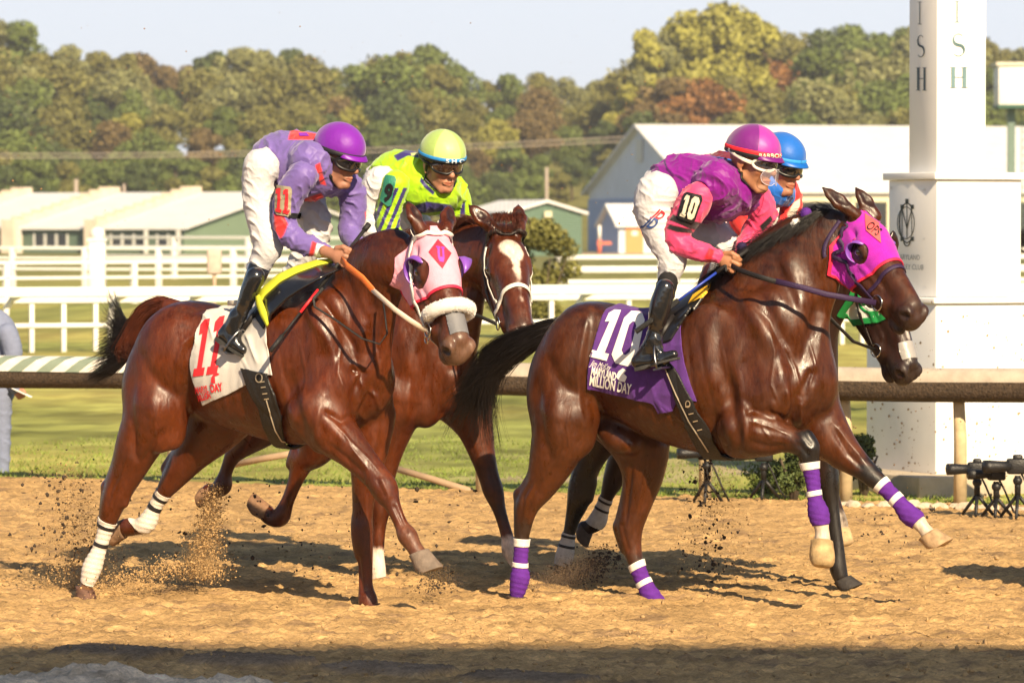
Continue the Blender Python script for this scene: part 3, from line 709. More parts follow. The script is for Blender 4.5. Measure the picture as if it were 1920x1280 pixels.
h10.wrap([(1519, 868), (1535, 984)], -.17, 'leg_wrap', PUR, disp=rip); h10.wrap([(1518, 866), (1520, 880)], -.17, 'wrap_tape', WHT, off=.007); h10.wrap([(1525, 920), (1527, 930)], -.17, 'wrap_tape', WHT, off=.007)
h10.wrap([(1652, 906), (1722, 978)], .10, 'leg_wrap', PUR, disp=rip); h10.wrap([(1650, 905), (1658, 913)], .10, 'wrap_tape', WHT, off=.007); h10.wrap([(1676, 932), (1684, 940)], .10, 'wrap_tape', WHT, off=.007)
h10.wrap([(978, 1010), (966, 1126)], -.15, 'leg_wrap', PUR, disp=rip, r=.075); h10.wrap([(979, 1009), (978, 1024)], -.15, 'wrap_tape', WHT, off=.007); h10.wrap([(975, 1054), (974, 1063)], -.15, 'wrap_tape', WHT, off=.007)
h10.wrap([(1190, 1060), (1244, 1142)], .15, 'leg_wrap', PUR, disp=rip, r=.075); h10.wrap([(1189, 1057), (1195, 1068)], .15, 'wrap_tape', WHT, off=.007); h10.wrap([(1206, 1088), (1211, 1097)], .15, 'wrap_tape', WHT, off=.007)
h10.hoof((1541, 1014), (1538, 1066), (.3, .5, -1.2), -.17, .048, .064, (.42, .29, .14), wd=-.03, rnd=True)
h10.hoof((1738, 1002), (1756, 1030), (1, .1), .10, .046, .060, (.36, .24, .13))
h10.hoof((968, 1118), (966, 1140), (1, 0), -.15, .044, .055, (.10, .06, .035)); h10.hoof((1240, 1135), (1250, 1152), (1, .3), .15, .044, .055, (.10, .06, .035))
# blinker hood
MAG = mat('magenta blinker cloth', (.42, .012, .40), rough=.75, var=.12, nscale=30, bump=.5, bscale=300, spec=.25, sheen=.2)
CUP = mat('lilac blinker cup', (.20, .07, .42), rough=.35, var=.1, spec=.5)
REDT = mat('red binding', (.65, .02, .06), rough=.6, var=.1)
def hood_mask(h, back=.0, front=.30, eye=.046, slope=.30, low=-.26, earr=.046, bslope=.08, ymax=.126):
    E = [(h.toH(a[None])[0], h.toH(b[None])[0]) for a, b in h.ears]
    def f(L):
        x, y, z = L[:, 0], np.abs(L[:, 1]), L[:, 2]
        fr = front+slope*np.minimum(0, z+.09); r = np.minimum(fr-x, x-(back+bslope*np.clip(-z, -.1, .25)/.2))
        r = np.minimum(r, z-low); e = np.sqrt(((x-.186)/1.1)**2+((z+.078))**2+np.where(y < .03, .2, 0)**2)-eye; r = np.minimum(r, e)
        for a, b in E: r = np.minimum(r, seg_dist(L, a, b)[0]-earr)
        r = np.minimum(r, ymax-y); return np.where((x < -.2) | (x > .7) | (y > .2), -.1, r)
    return f
def edge_band(f, wd):
    return lambda L: wd/2-np.abs(f(L)-wd/2)
hm = hood_mask(h10)
quilt = lambda P_: .0012*np.sin(h10.toH(P_)[:, 2]*330+h10.toH(P_)[:, 0]*110)*smoothstep(-.12, -.18, h10.toH(P_)[:, 2])+fold(P_, [((1, .2, .5), .05, .003)], 1, 3)
h10.head_shell('blinker_hood', hm, MAG, .006, .005, quilt)
def binding(h, f, m, wd=.006, back=True, eyer=.062):
    def g_(L):
        x, y, z = L[:, 0], np.abs(L[:, 1]), L[:, 2]; eye = np.sqrt((x-.186)**2+(z+.078)**2)-eyer
        r = np.minimum(wd-np.abs(f(L)-wd*.8), eye)
        for a, b in h.ears: r = np.minimum(r, seg_dist(L, h.toH(a[None])[0], h.toH(b[None])[0])[0]-.060)
        return r if back else np.minimum(r, x-.16)
    h.head_shell('hood_binding', g_, m, .009, .005)
binding(h10, hm, REDT)
def cup(h, q, m, r=.050, depth=.04, a0=100, a1=300):
    V = []; n = 22
    for i in range(n+1):
        a = rad(a0+(a1-a0)*i/n); w_ = math.sin(math.pi*i/n)**.6; cx, cz = .186+r*1.08*math.cos(a), -.078+r*math.sin(a)
        for (f, k) in ((0, 1.0), (.5, 1.03), (1, .88)):
            V.append(h.H(.186+(cx-.186)*k, q*(.080+.008+depth*f*w_), -.078+(cz+.078)*k))
        for (f, k) in ((1, .80), (.5, .95), (0, .92)): V.append(h.H(.186+(cx-.186)*k, q*(.080+.008+depth*f*w_*.97), -.078+(cz+.078)*k))
    Fc = [(i*6+j, i*6+(j+1) % 6, (i+1)*6+(j+1) % 6, (i+1)*6+j) for i in range(n) for j in range(6)]
    return h.add(MB().add(V, Fc, True).build('blinker_cup', m))
cup(h10, -1, CUP); cup(h10, 1, CUP)
# bridle
STR = mat('dark purple webbing', (.030, .012, .050), rough=.6, var=.2, bump=.3, bscale=200)
STEEL = mat('polished steel bit', (.55, .53, .5), rough=.22, metal=1.0, var=.05)
for q in (-1, 1):
    h10.strap([(.03, q*.075, -.06), (.09, q*.10, -.11), (.17, q*.10, -.155), (.27, q*.085, -.165), (.385, q*.062, -.150)], .020, 'cheek_strap', STR, off=.009)
    h10.strap([(.0, q*.085, -.08), (.02, q*.10, -.15), (.05, q*.10, -.22), (.10, q*.06, -.28)], .018, 'throat_latch', STR, off=.010)
h10.strap([(.34, -.066, -.165), (.345, -.078, -.11), (.335, -.06, -.04), (.33, 0, -.0), (.335, .06, -.04), (.345, .078, -.11), (.34, .066, -.165)], .020, 'noseband', STR, off=.003)
def ring(h, c, ax, r, t, name='bit_ring', m=None):
    ax = Vector(ax).normalized(); u = ax.orthogonal().normalized(); v = ax.cross(u); n = 24
    pts = [Vector(c)+u*(math.cos(6.2832*i/n)*r)+v*(math.sin(6.2832*i/n)*r) for i in range(n+1)]
    return h.add(MB().tube(pts, t, 8, cap=False).build(name, m or STEEL))
lat10 = h10.HR.col[1]
for q in (-1, 1): ring(h10, h10.H(.405, q*.070, -.150), (lat10.x, lat10.y, lat10.z), .034, .0035)
# emblem
h10.put('hood_emblem', [[(1621, 400), (1648, 418), (1652, 456), (1624, 432)]], mat('coral patch', (.80, .10, .10), rough=.7), .003, maxlen=8)
h10.put('emblem_letters', text_polys('OPS', 1623, 427, 16, 26, ang=38, bold=.01, shear=.1), mat('black print', (.01, .01, .012), rough=.5, var=0), .0045, 'black letters OPS on the coral diamond')
# number cloth
PCL = mat('purple saddle cloth', (.085, .020, .19), rough=.75, var=.12, nscale=30, bump=.35, bscale=350, sheen=.15)
WP = mat('white number print', (.80, .78, .74), rough=.7, var=.05)
cf = lambda P_: fold(P_, [((1, .1, .35), .11, .010), ((.8, 0, 1.0), .07, .006), ((.3, 0, 1), .16, .006)], .8, 4)
h10.cloth([(1100, 727), (1115, 640), (1135, 585), (1150, 300), (1310, 300), (1282, 600), (1284, 680), (1307, 752), (1274, 746), (1262, 770), (1235, 774), (1225, 756), (1177, 745)], 'saddle_cloth', PCL, .010, .005, cf)
one = glyph_one(0, 0, 40, 100, 19); zero = glyph_zero(46, 0, 58, 100, 19)
h10.put('number_print', quad_map(one+zero, (0, 0, 104, 100), [(1146, 580), (1212, 585), (1190, 690), (1105, 668)]), WP, .002, 'white block number 10 on the purple cloth')
h10.put('lettering', text_polys('Jim McKay', 1106, 685, 11, 38, ang=14, shear=.3)+text_polys('MARYLAND', 1108, 701, 15, 48, ang=15, shear=-.1, bold=.04)+text_polys('MILLION DAY', 1105, 721, 19, 80, ang=13, shear=-.1, bold=.03), WP, .002, 'white words Jim McKay MARYLAND MILLION DAY', maxlen=4)
h10.put('horse_emblem', [[(1160, 696), (1168, 690), (1175, 694), (1170, 700), (1176, 706), (1172, 716), (1162, 714), (1155, 706)]], WP, .002)
# girth, flap
GIR = mat('black leather girth', (.014, .013, .013), rough=.45, var=.2, bump=.3, bscale=120)
h10.cloth([(1243, 660), (1276, 700), (1300, 750), (1330, 800), (1352, 845), (1400, 870), (1395, 900), (1330, 870), (1308, 830), (1282, 780), (1262, 720)], 'girth', GIR, .026, .010, top=False)
BUK = mat('brass and steel buckle', (.55, .48, .36), rough=.35, metal=.6); STI = mat('beige piping', (.42, .36, .27), rough=.6)
h10.put('girth_buckle', [q for a_ in ((1290, 762), (1296, 776), (1304, 790), (1312, 806)) for q in stroke([(a_[0]-4, a_[1]), (a_[0]+4, a_[1]-2)], 2)]+stroke(E_(1290, 757, 4, 6), 1.5), BUK, .003)
h10.put('girth_piping', stroke([(1247, 690), (1268, 740), (1292, 790), (1328, 846)], 2.2), STI, .003)
FLP = mat('black saddle leather', (.012, .011, .011), rough=.35, var=.2, spec=.5)
h10.cloth([(1215, 300), (1330, 300), (1332, 548), (1295, 590), (1262, 640), (1235, 650), (1222, 600)], 'saddle', FLP, .026, .012)
YEL = mat('yellow patch', (.75, .42, .02), rough=.6)
h10.put('saddle_patch', [[(1290, 571), (1300, 553), (1335, 530), (1332, 542), (1316, 558)]], YEL, .004)
# mane and tail
BH = HAIR_BLACK()
g = []
for i in range(9):
    t = i/8; bx, by = 1385+(1565-1385)*t, 512-(512-402)*t**.85
    a = P(bx, by+14, -.01); sw = 34*(1-t)+10
    g.append([a, P(bx-8, by-6, -.015), P(bx-26, by-5-4*(1-t), -.04), P(bx-42-sw*.5, by+14, -.07), P(bx-50-sw, by+30+10*(1-t), -.09)])
for i in range(9):
    t = i/8; bx, by = 1370+(1565-1370)*t, 520-(520-402)*t**.85
    g.append([P(bx, by+12, -.02), P(bx-4, by-8, -.01), P(bx-16, by-20, .0), P(bx-34, by-20, .0), P(bx-52, by-8, -.02)])
h10.add(hair('mane', g[:9], 1800, .0019, .014, BH, 3, seg=8, curl=.014)); h10.add(hair('mane', g[9:], 900, .0019, .014, BH, 9, seg=8, curl=.018, lenvar=.6))
P2 = lambda x, y, w: P(x, y, w)
g = [[P2(1062, 600, 0), P2(1010, 612, .02), P2(950, 632, .05), P2(905, 665, .08), P2(880, 720, .1), P2(845, 815, .12)],
     [P2(1066, 606, 0), P2(1010, 622, 0), P2(955, 655, .02), P2(920, 690, .04), P2(890, 735, .06), P2(845, 760, .08)],
     [P2(1068, 612, -.02), P2(1012, 635, -.02), P2(965, 665, -.02), P2(930, 700, 0), P2(915, 760, .02), P2(932, 850, .04)],
     [P2(1066, 615, 0), P2(1015, 640, 0), P2(965, 672, 0), P2(935, 690, .03), P2(890, 700, .06), P2(840, 735, .1)]]
h10.add(hair('tail', g, 2600, .0022, .030, BH, 5, seg=12, curl=.030, lenvar=.55))
h10.add(MB().tube([P2(1080, 612, 0), P2(1040, 616, 0), P2(1000, 626, .01), P2(960, 645, .03)], [.035, .032, .026, .012], 10).build('tail_dock', BH))
# pompoms on the plaits
def fuzz(h, c, r, m, n=500, seed=2):
    g_ = random.Random(seed); V = []; Fc = []
    for i in range(n):
        d = Vector((g_.gauss(0, 1), g_.gauss(0, 1), g_.gauss(0, 1))).normalized(); u = d.orthogonal().normalized(); b = len(V)
        V += [c+u*r*.14, c-u*r*.14, c+d*r*(.9+.2*g_.random())]; V += [c+d.cross(u)*r*.14]; Fc += [(b, b+1, b+2), (b, b+3, b+2)]
    return h.add(MB().ellipsoid(c, (r*.85,)*3).add(V, Fc).build('pompom', m))
fuzz(h10, P(1494, 421, -.05), .030, mat('white wool', (.8, .78, .74), rough=.95, var=.1)); fuzz(h10, P(1512, 400, -.02), .030, mat('purple wool', (.09, .02, .22), rough=.95, var=.1))
fuzz(h10, P(1391, 463, -.04), .026, mat('navy wool', (.02, .012, .05), rough=.95, var=.1))
# ================================================================== chestnut horse number 11
h11 = Horse(450, 20.1, 28, .0065); s = h11; P = s.p
s.body.chain([P(352, 662), P(420, 684), P(490, 695), P(560, 692), P(615, 690), P(668, 712)], [r/s.k for r in (88, 106, 122, 140, 122, 76)], .06, [.95, .92, .84, .74, .74])
s.blob(322, 664, -.13, 76, 58, 98, .05, -26); s.blob(335, 690, .12, 60, 52, 80, .05, -26)
s.blob(282, 742, -.14, 56, 48, 92, .05, 6); s.blob(300, 765, -.13, 44, 44, 84, .05, 24); s.blob(368, 600, -.02, 66, 50, 34, .06, -4); s.blob(410, 640, -.16, 60, 20, 60, .06)
s.limb([(296, 762, 58), (262, 828, 44), (240, 880, 33), (217, 930, 25), (207, 960, 20), (197, 995, 13), (186, 1030, 12), (173, 1063, 17), (164, 1092, 12), (160, 1104, 12)], -.15, .03)
s.limb([(235, 860, 20), (208, 900, 11), (200, 910, 9)], -.15, .02); s.limb([(199, 912, 9), (196, 945, 8), (193, 980, 7)], -.15, .02); s.blob(300, 820, -.17, 22, 18, 28, .03); s.limb([(232, 930, 10), (233, 944, 8)], -.15, .02)
s.limb([(425, 745, 80), (400, 800, 54), (362, 848, 36), (330, 890, 25), (316, 910, 19), (301, 932, 13), (288, 955, 12), (275, 980, 17), (258, 988, 14), (240, 988, 17), (232, 989, 15)], .14, .03)
s.limb([(345, 845, 18), (322, 858, 9), (308, 878, 8)], .14, .02)
s.blob(592, 655, -.15, 62, 40, 116, .06, -20); s.blob(612, 735, -.17, 50, 40, 62, .05, -30); s.blob(655, 728, -.09, 32, 30, 60, .03, -8); s.blob(702, 728, .10, 34, 34, 60, .03, 6); s.blob(520, 660, -.20, 60, 22, 88, .06)
s.limb([(598, 770, 60), (625, 808, 46), (664, 848, 32), (702, 890, 25), (721, 914, 24), (733, 940, 16), (744, 965, 12.5), (755, 988, 13), (764, 1004, 18), (776, 1024, 14), (786, 1040, 15)], -.17, .025)
s.limb([(596, 800, 26), (600, 832, 16)], -.17, .03); s.limb([(712, 918, 14), (720, 934, 12)], -.17, .02)
s.limb([(692, 780, 50), (690, 840, 38), (684, 900, 25), (680, 960, 19), (679, 990, 20), (681, 1022, 18), (685, 1055, 13.5), (686, 1098, 13), (690, 1126, 18), (694, 1146, 15)], .12, .03)
s.limb([(672, 970, 10), (671, 1000, 10), (675, 1040, 9)], .12, .02)
s.body.chain([P(598, 640), P(650, 582, -.02), P(694, 516, -.06), P(728, 492, -.12), P(748, 492, -.16)], [r/s.k for r in (110, 78, 66, 56, 46)], .07, [.55, .5, .5, .58])
s.limb([(560, 600, 40), (615, 568, 34), (676, 506, 30), (742, 462, 24, -.12)], -.01, .06, .6)
s.limb([(728, 560, 20, -.12), (715, 620, 24, -.08), (705, 690, 26)], -.06, .06, .8)
s.limb([(670, 520, 14), (684, 590, 20), (676, 650, 24), (662, 700, 20)], -.10, .06)
s.place_head((784, 507), (822, 634), 64, w=-.27, scale=1.08); s.head(.004); s.muzzle = (.13, .075, .048)
s.ear((.0, -.062, -.02), P(764, 378, -.22), (.75, -.65, 0), .045); s.ear((.005, .06, -.02), P(844, 386, -.02), (.4, -.9, 0), .045)
dk = (.016, .007, .005); soc = (.012, .012, .012)
s.finish('racehorse', 'chestnut racehorse in a pink blinker hood and fluffy white noseband, foremost on the left', 'horses racing down the dirt track', (.078, .0158, .0027),
  [(P(380, 560, 0), P(560, 560, 0), .15, (.026, .0066, .0026), .15), (P(560, 520, 0), P(760, 430, -.1), .10, (.026, .0066, .0026), .12), (P(318, 862, .14), P(300, 900, .14), .014, (.3, .28, .28), .012), (P(760, 1000, -.17), P(790, 1040, -.17), .045, (.14, .055, .03), .02),
   (P(745, 940, -.17), P(700, 900, -.17), .05, (.055, .014, .007), .05), (P(160, 1092, -.15), P(158, 1110, -.15), .04, (.16, .08, .04), .01)],
  strokes=[([(440, 640), (465, 690), (490, 750), (530, 790)], 2.2, 1.6), ([(620, 600), (640, 650), (632, 700), (650, 745)], 2.4, 2), ([(615, 780), (650, 820), (690, 860), (715, 890)], 2.2, 2), ([(640, 800), (660, 840), (690, 880)], 2, 1.5), ([(300, 750), (290, 790), (296, 830), (280, 860)], 2.2, 1.8), ([(240, 850), (228, 890), (220, 930)], 2, 1.8), ([(745, 945), (758, 980)], 2, 1.5), ([(688, 880), (684, 930), (690, 980)], 2, 1.6), ([(560, 640), (572, 700), (566, 760)], 2.4, 1.6), ([(520, 620), (530, 700), (548, 770)], 5, -2), ([(500, 640), (505, 710), (520, 780)], 5, -2), ([(640, 500), (665, 560), (690, 610)], 9, -3), ([(600, 560), (640, 610), (668, 660)], 6, -3), ([(260, 650), (275, 690), (300, 720)], 10, -3), ([(700, 640), (712, 690), (700, 740)], 3, 2.5), ([(650, 650), (672, 700), (684, 745)], 3, 2.5), ([(372, 619), (344, 645), (334, 680), (333, 723), (342, 765), (342, 790)], 6, 4), ([(385, 622), (355, 655), (346, 700), (352, 750), (362, 790)], 14, -8), ([(250, 690), (243, 760), (252, 830), (262, 870)], 9, -4),
    ([(290, 700), (285, 780), (275, 840)], 12, 3), ([(310, 800), (290, 830), (262, 880)], 6, -4), ([(250, 800), (252, 850), (262, 870)], 4, -3), ([(232, 900), (215, 935), (205, 975)], 5, -3), ([(222, 890), (208, 920), (200, 955)], 4, -3),
    ([(540, 690), (552, 760), (575, 835)], 12, -8), ([(510, 750), (530, 800), (550, 825)], 16, -5), ([(600, 760), (592, 800), (594, 835)], 7, 4), ([(606, 770), (640, 790), (660, 778)], 6, -5), ([(610, 790), (650, 830), (690, 875)], 9, 3.5), ([(612, 830), (650, 860), (685, 892)], 6, -3.5),
    ([(560, 545), (590, 600), (615, 640), (635, 690), (645, 750), (645, 780)], 12, 6), ([(590, 540), (630, 600), (660, 650), (668, 700)], 13, -7), ([(570, 610), (560, 680), (575, 740)], 15, -4), ([(652, 690), (680, 700), (662, 740)], 6, -6), ([(665, 780), (700, 730), (712, 690)], 7, -5),
    ([(690, 730), (705, 745), (715, 775)], 5, 4), ([(680, 745), (668, 770), (690, 790)], 6, 4), ([(725, 560), (700, 620), (684, 690)], 12, -6), ([(735, 660), (740, 720), (735, 765)], 7, 3), ([(715, 900), (728, 930)], 5, 2.5), ([(708, 900), (722, 928)], 5, -2.5),
    ([(740, 950), (762, 995)], 4, -2.5), ([(690, 930), (688, 985)], 6, 2), ([(672, 1045), (680, 1110)], 3, -2.5), ([(440, 650), (430, 720), (450, 780)], 30, -3), ([(345, 780), (420, 805), (520, 812)], 12, -3)])
s.eyes()
WB = mat('white vet wrap', (.70, .64, .56), rough=.75, var=.10, nscale=35, bump=.5, bscale=260); BT = mat('black tape', (.015, .014, .016), rough=.5)
for pts, w_, nm, m_, o_ in (([(203, 976), (158, 1090)], -.15, 'leg_wrap', WB, .004), ([(201, 984), (199, 990)], -.15, 'wrap_tape', BT, .006), ([(189, 1016), (187, 1023)], -.15, 'wrap_tape', BT, .006),
    ([(306, 923), (262, 990)], .14, 'leg_wrap', WB, .004), ([(302, 930), (299, 935)], .14, 'wrap_tape', BT, .006), ([(293, 947), (289, 954)], .14, 'wrap_tape', BT, .006)):
    s.wrap(pts, w_, nm, m_, off=o_, r=.075, disp=rip if nm == 'leg_wrap' else None)
s.hoof((784, 1036), (798, 1075), (1, .1), -.17, .044, .060, (.17, .13, .10)); s.hoof((233, 989), (210, 990), (-.2, 1), .14, .044, .056, (.20, .12, .07)); s.hoof((693, 1138), (700, 1156), (1, .1), .12, .044, .055, (.10, .04, .025)); s.hoof((158, 1102), (154, 1122), (1, 0), -.15, .042, .052, (.12, .06, .04))
PNK = mat('pink blinker cloth', (.78, .36, .46), rough=.75, var=.08, nscale=30, bump=.4, bscale=300, spec=.2)
hm11 = hood_mask(s, front=.30, eye=.060); s.head_shell('blinker_hood', hm11, PNK, .006, .005, lambda Q_: .0012*np.sin(s.toH(Q_)[:, 2]*330+s.toH(Q_)[:, 0]*110)*smoothstep(-.12, -.18, s.toH(Q_)[:, 2])+fold(Q_, [((1, .2, .5), .05, .003)], 1, 5))
binding(s, hm11, REDT, back=False, eyer=.080)
cup(s, -1, CUP, r=.066); cup(s, 1, CUP, r=.062, depth=.065, a0=60, a1=300)
for q in (-1, 1):
    s.strap([(-.02, q*.06, -.03), (.05, q*.095, -.06), (.12, q*.11, -.10), (.20, q*.105, -.13), (.30, q*.085, -.15), (.39, q*.062, -.150)], .018, 'cheek_strap', WHT, off=.010)
    ring(s, s.H(.41, q*.070, -.150), s.HR.col[1], .030, .0035); ring(s, s.H(.43, q*.066, -.185), s.HR.col[1], .018, .003)
    s.strap([(.405, q*.066, -.15), (.43, q*.05, -.20), (.45, q*.02, -.215)], .014, 'chin_strap', WHT, off=.004)
s.strap([(.05, -.095, -.05), (.045, -.05, .0), (.05, 0, .01), (.045, .05, 0), (.05, .095, -.05)], .020, 'browband', WHT, off=.010)
# sheepskin noseband
WOOL = mat('white sheepskin', (.86, .82, .76), rough=.95, var=.06, nscale=80, bump=.6, bscale=400, spec=.1)
m = MB(); g_ = random.Random(3); arc = []
for i in range(17):
    a = rad(-112+224*i/16); arc.append(s.H(.375+.01*math.cos(a), math.sin(a)*.083, -.075+math.cos(a)*.088))
m.tube(arc, [.020 if i in (0, 16) else .030+.003*math.sin(i*2.3) for i in range(17)], 14)
V, Fc = [], []
for i in range(7000):
    t = g_.random()*15.99; j = int(t); c = arc[j].lerp(arc[j+1], t-j); d = Vector((g_.gauss(0, 1), g_.gauss(0, 1), g_.gauss(0, 1))).normalized(); u = d.orthogonal().normalized()*.004; b = len(V)
    V += [c+d*.024-u*.8, c+d*.024+u*.8, c+d*(.031+.005*g_.random())]; Fc.append((b, b+1, b+2))
m.add(V, Fc); s.add(m.build('sheepskin_noseband', WOOL))
s.head_shell('nose_tape', lambda L: np.minimum(np.minimum(L[:, 0]-.41, .50-L[:, 0]), np.minimum(.040-np.abs(L[:, 1]), L[:, 2]+.10)), mat('grey nose tape', (.16, .16, .17), rough=.5, bump=.2), .003, .002)
s.put('hood_emblem', [[(821, 449), (846, 475), (830, 503), (804, 472)]], mat('red felt patch', (.72, .02, .05), rough=.7), .003, maxlen=8)
s.put('emblem_letter', quad_map([[(0, 0), (4, 0), (4, 9), (0, 9)][::1], [(1.2, 8), (8.8, 8), (7.6, 12), (2.4, 12)], [(6, 0), (10, 0), (10, 9), (6, 9)]][0:0]+[[(1, 0), (3.6, 0), (3.6, 8), (1, 9)], [(6.6, 0), (9, 0), (9, 9), (6.6, 8)], [(1, 9), (3.6, 8), (6.6, 8), (9, 9), (7.4, 12), (2.6, 12)], [(-.4, 0), (4.6, 0), (4.6, 1.4), (-.4, 1.4)], [(5.6, 0), (10, 0), (10, 1.4), (5.6, 1.4)]], (0, 0, 10, 12), [(818, 462), (833, 464), (835, 493), (820, 490)]), mat('purple embroidery', (.22, .03, .38), rough=.6), .0045, 'purple letter U on the red diamond')
GCL = mat('grey white saddle cloth', (.55, .53, .50), rough=.75, var=.06, bump=.3, bscale=350); RP = mat('red number print', (.72, .025, .035), rough=.65, var=.06)
s.cloth([(383, 758), (366, 720), (357, 680), (366, 630), (385, 590), (405, 300), (495, 300), (500, 610), (512, 703), (458, 702), (468, 718), (430, 738)], 'saddle_cloth', GCL, .010, .005, lambda Q_: fold(Q_, [((1, .1, .4), .10, .010), ((.9, 0, -.8), .08, .006)], 1, 8))
s.put('number_print', quad_map(glyph_one(0, 0, 40, 100, 18)+glyph_one(50, 0, 40, 100, 18), (0, 0, 90, 100), [(378, 600), (428, 590), (407, 700), (362, 706)]), RP, .002, 'red block number 11 on the grey cloth')
s.put('lettering', text_polys('MARYL', 367, 738, 13, 25, ang=-8, bold=.03)+text_polys('DAY', 396, 735, 15, 23, ang=-9, bold=.04)+text_polys('MILLION', 373, 752, 12, 24, ang=-16, bold=.05), RP, .002, 'red words MARYLAND MILLION DAY', maxlen=4)
s.put('horse_emblem', [[(396, 718), (397, 706), (402, 700), (404, 693), (407, 698), (412, 701), (409, 703), (403, 705), (404, 718)]], RP, .002)
s.cloth([(457, 690), (505, 700), (520, 740), (532, 780), (550, 835), (556, 860), (525, 850), (505, 810), (488, 760)], 'girth', GIR, .024, .010, top=False)
s.put('girth_buckle', [q for a_ in ((492, 716), (494, 726), (497, 738), (500, 748)) for q in stroke([(a_[0]-4, a_[1]), (a_[0]+4, a_[1]-1)], 2)]+stroke(E_(486, 708, 6, 8), 2), BUK, .003)
s.put('girth_piping', stroke([(500, 750), (508, 780), (516, 806), (528, 826), (546, 834)], 2.2), STI, .003)
s.cloth([(478, 548), (520, 515), (570, 300), (640, 300), (618, 500), (575, 522), (530, 556), (506, 590), (499, 618), (484, 592)], 'saddle', FLP, .026, .012)
LIM = mat('lime yellow felt', (.52, .55, .03), rough=.7, var=.08)
def flap(name, U, L, m, t0, t1, off, n=26, k=8):
    """padded panel between two edges, resting on the horse where it touches it"""
    def cr(A, t):
        x = t*(len(A)-1); i = min(int(x), len(A)-2); f = x-i; return [A[i][j]*(1-f)+A[i+1][j]*f for j in range(3)]
    V = []
    for i in range(n+1):
        a_, b_ = cr(U, i/n), cr(L, i/n)
        for j in range(k+1):
            t = t0+(t1-t0)*j/k; q = [a_[c]*(1-t)+b_[c]*t for c in range(3)]; p_ = s.p(*q); h = ray_bvh(s.trees[:1], q[0], q[1])
            d = ray(q[0], q[1]).normalized(); o = Vector((0, 0, CAMZ)); dist = (p_-o).length
            if h is not None: dist = min(dist, (h[0]-o).length-.02)
            V.append(o+d*(dist-off-.010*math.sin(math.pi*j/k)))
    Vb = [v_+Vector((.004, .016, -.004)) for v_ in V]; m1 = k+1; N0 = len(V); F1 = [(i*m1+j, i*m1+j+1, (i+1)*m1+j+1, (i+1)*m1+j) for i in range(n) for j in range(k)]
    rim = [i*m1 for i in range(n+1)]+[n*m1+j for j in range(1, k+1)]+[i*m1+k for i in range(n-1, -1, -1)]+[j for j in range(k-1, 0, -1)]
    F2 = [tuple(N0+q for q in f[::-1]) for f in F1]; F3 = [(rim[i], rim[(i+1) % len(rim)], N0+rim[(i+1) % len(rim)], N0+rim[i]) for i in range(len(rim))]
    s.add(MB().add(V+Vb, F1+F2+F3, True).build(name, m))
UU = [(481, 556, -.22), (490, 540, -.21), (520, 514, -.19), (552, 499, -.15), (592, 487, -.09), (622, 484, -.04)]
LL = [(500, 612, -.30), (508, 588, -.32), (536, 560, -.30), (566, 540, -.28), (602, 520, -.24), (634, 506, -.16)]
flap('saddle_flap', UU, LL, mat('glossy black saddle', (.010, .010, .011), rough=.22, spec=.6, coat=.4, bump=.15, bscale=30), .26, 1.0, .0)
flap('saddle_trim', UU, LL, LIM, 0.0, .30, .012, k=5)
flap('saddle_trim', [(478, 556, -.24), (480, 572, -.26), (487, 590, -.28), (499, 612, -.30)], [(486, 552, -.24), (492, 566, -.26), (500, 586, -.28), (503, 606, -.30)], LIM, 0, 1, .02, k=4)
# plaited mane, bunched tail
RH = mat('chestnut horse hair', (.085, .020, .008), rough=.45, var=.3, nscale=20); 
for i in range(6): 
    c = P(664+i*16, 468-i*7, -.06-.012*i); s.add(MB().ellipsoid(c, (.013, .013, .015), nu=10, nv=8).add([c+Vector((0, 0, .012)), c+Vector((.006, -.012, .01)), c+Vector((-.006, -.012, .0))], [(0, 1, 2)]).build('mane_plait', mat('dark plait', (.03, .012, .008), rough=.4, bump=.6, bscale=200)))
g = [[P(335, 575, 0), P(310, 562, .02), P(275, 572, .04), P(252, 600, .05), P(246, 640, .06), P(262, 652, .05)], [P(340, 580, -.01), P(310, 575, -.02), P(280, 590, -.02), P(262, 620, 0), P(256, 650, 0), P(266, 655, .02)],
     [P(345, 575, 0), P(300, 560, .0), P(262, 580, .02), P(240, 625, .03), P(225, 660, .03), P(250, 660, .04)]]
s.add(hair('tail', g, 2600, .0026, .018, RH, 7, seg=9, curl=.010, lenvar=.25))
g = [[P(256, 590, .02), P(238, 600, .04), P(225, 580, .05), P(214, 560, .06), P(205, 530, .07)], [P(252, 610, .02), P(235, 640, .04), P(215, 655, .05), P(200, 650, .06), P(188, 660, .07)],
     [P(255, 640, .02), P(238, 662, .04), P(215, 680, .05), P(190, 698, .06), P(160, 716, .07)], [P(262, 640, .02), P(240, 668, .04), P(218, 690, .05), P(200, 700, .06), P(172, 712, .07)], [P(256, 600, .02), P(232, 612, .04), P(215, 600, .05), P(208, 605, .06), P(196, 615, .07)]]
s.add(hair('tail', g, 1500, .0019, .017, HAIR_BLACK(), 8, seg=9, curl=.020, lenvar=.4))
s.add(MB().tube([P(350, 585, 0), P(320, 575, 0), P(285, 585, .02), P(262, 615, .02), P(256, 640, .03)], [.040, .040, .032, .026, .012], 12).build('tail_dock', RH))
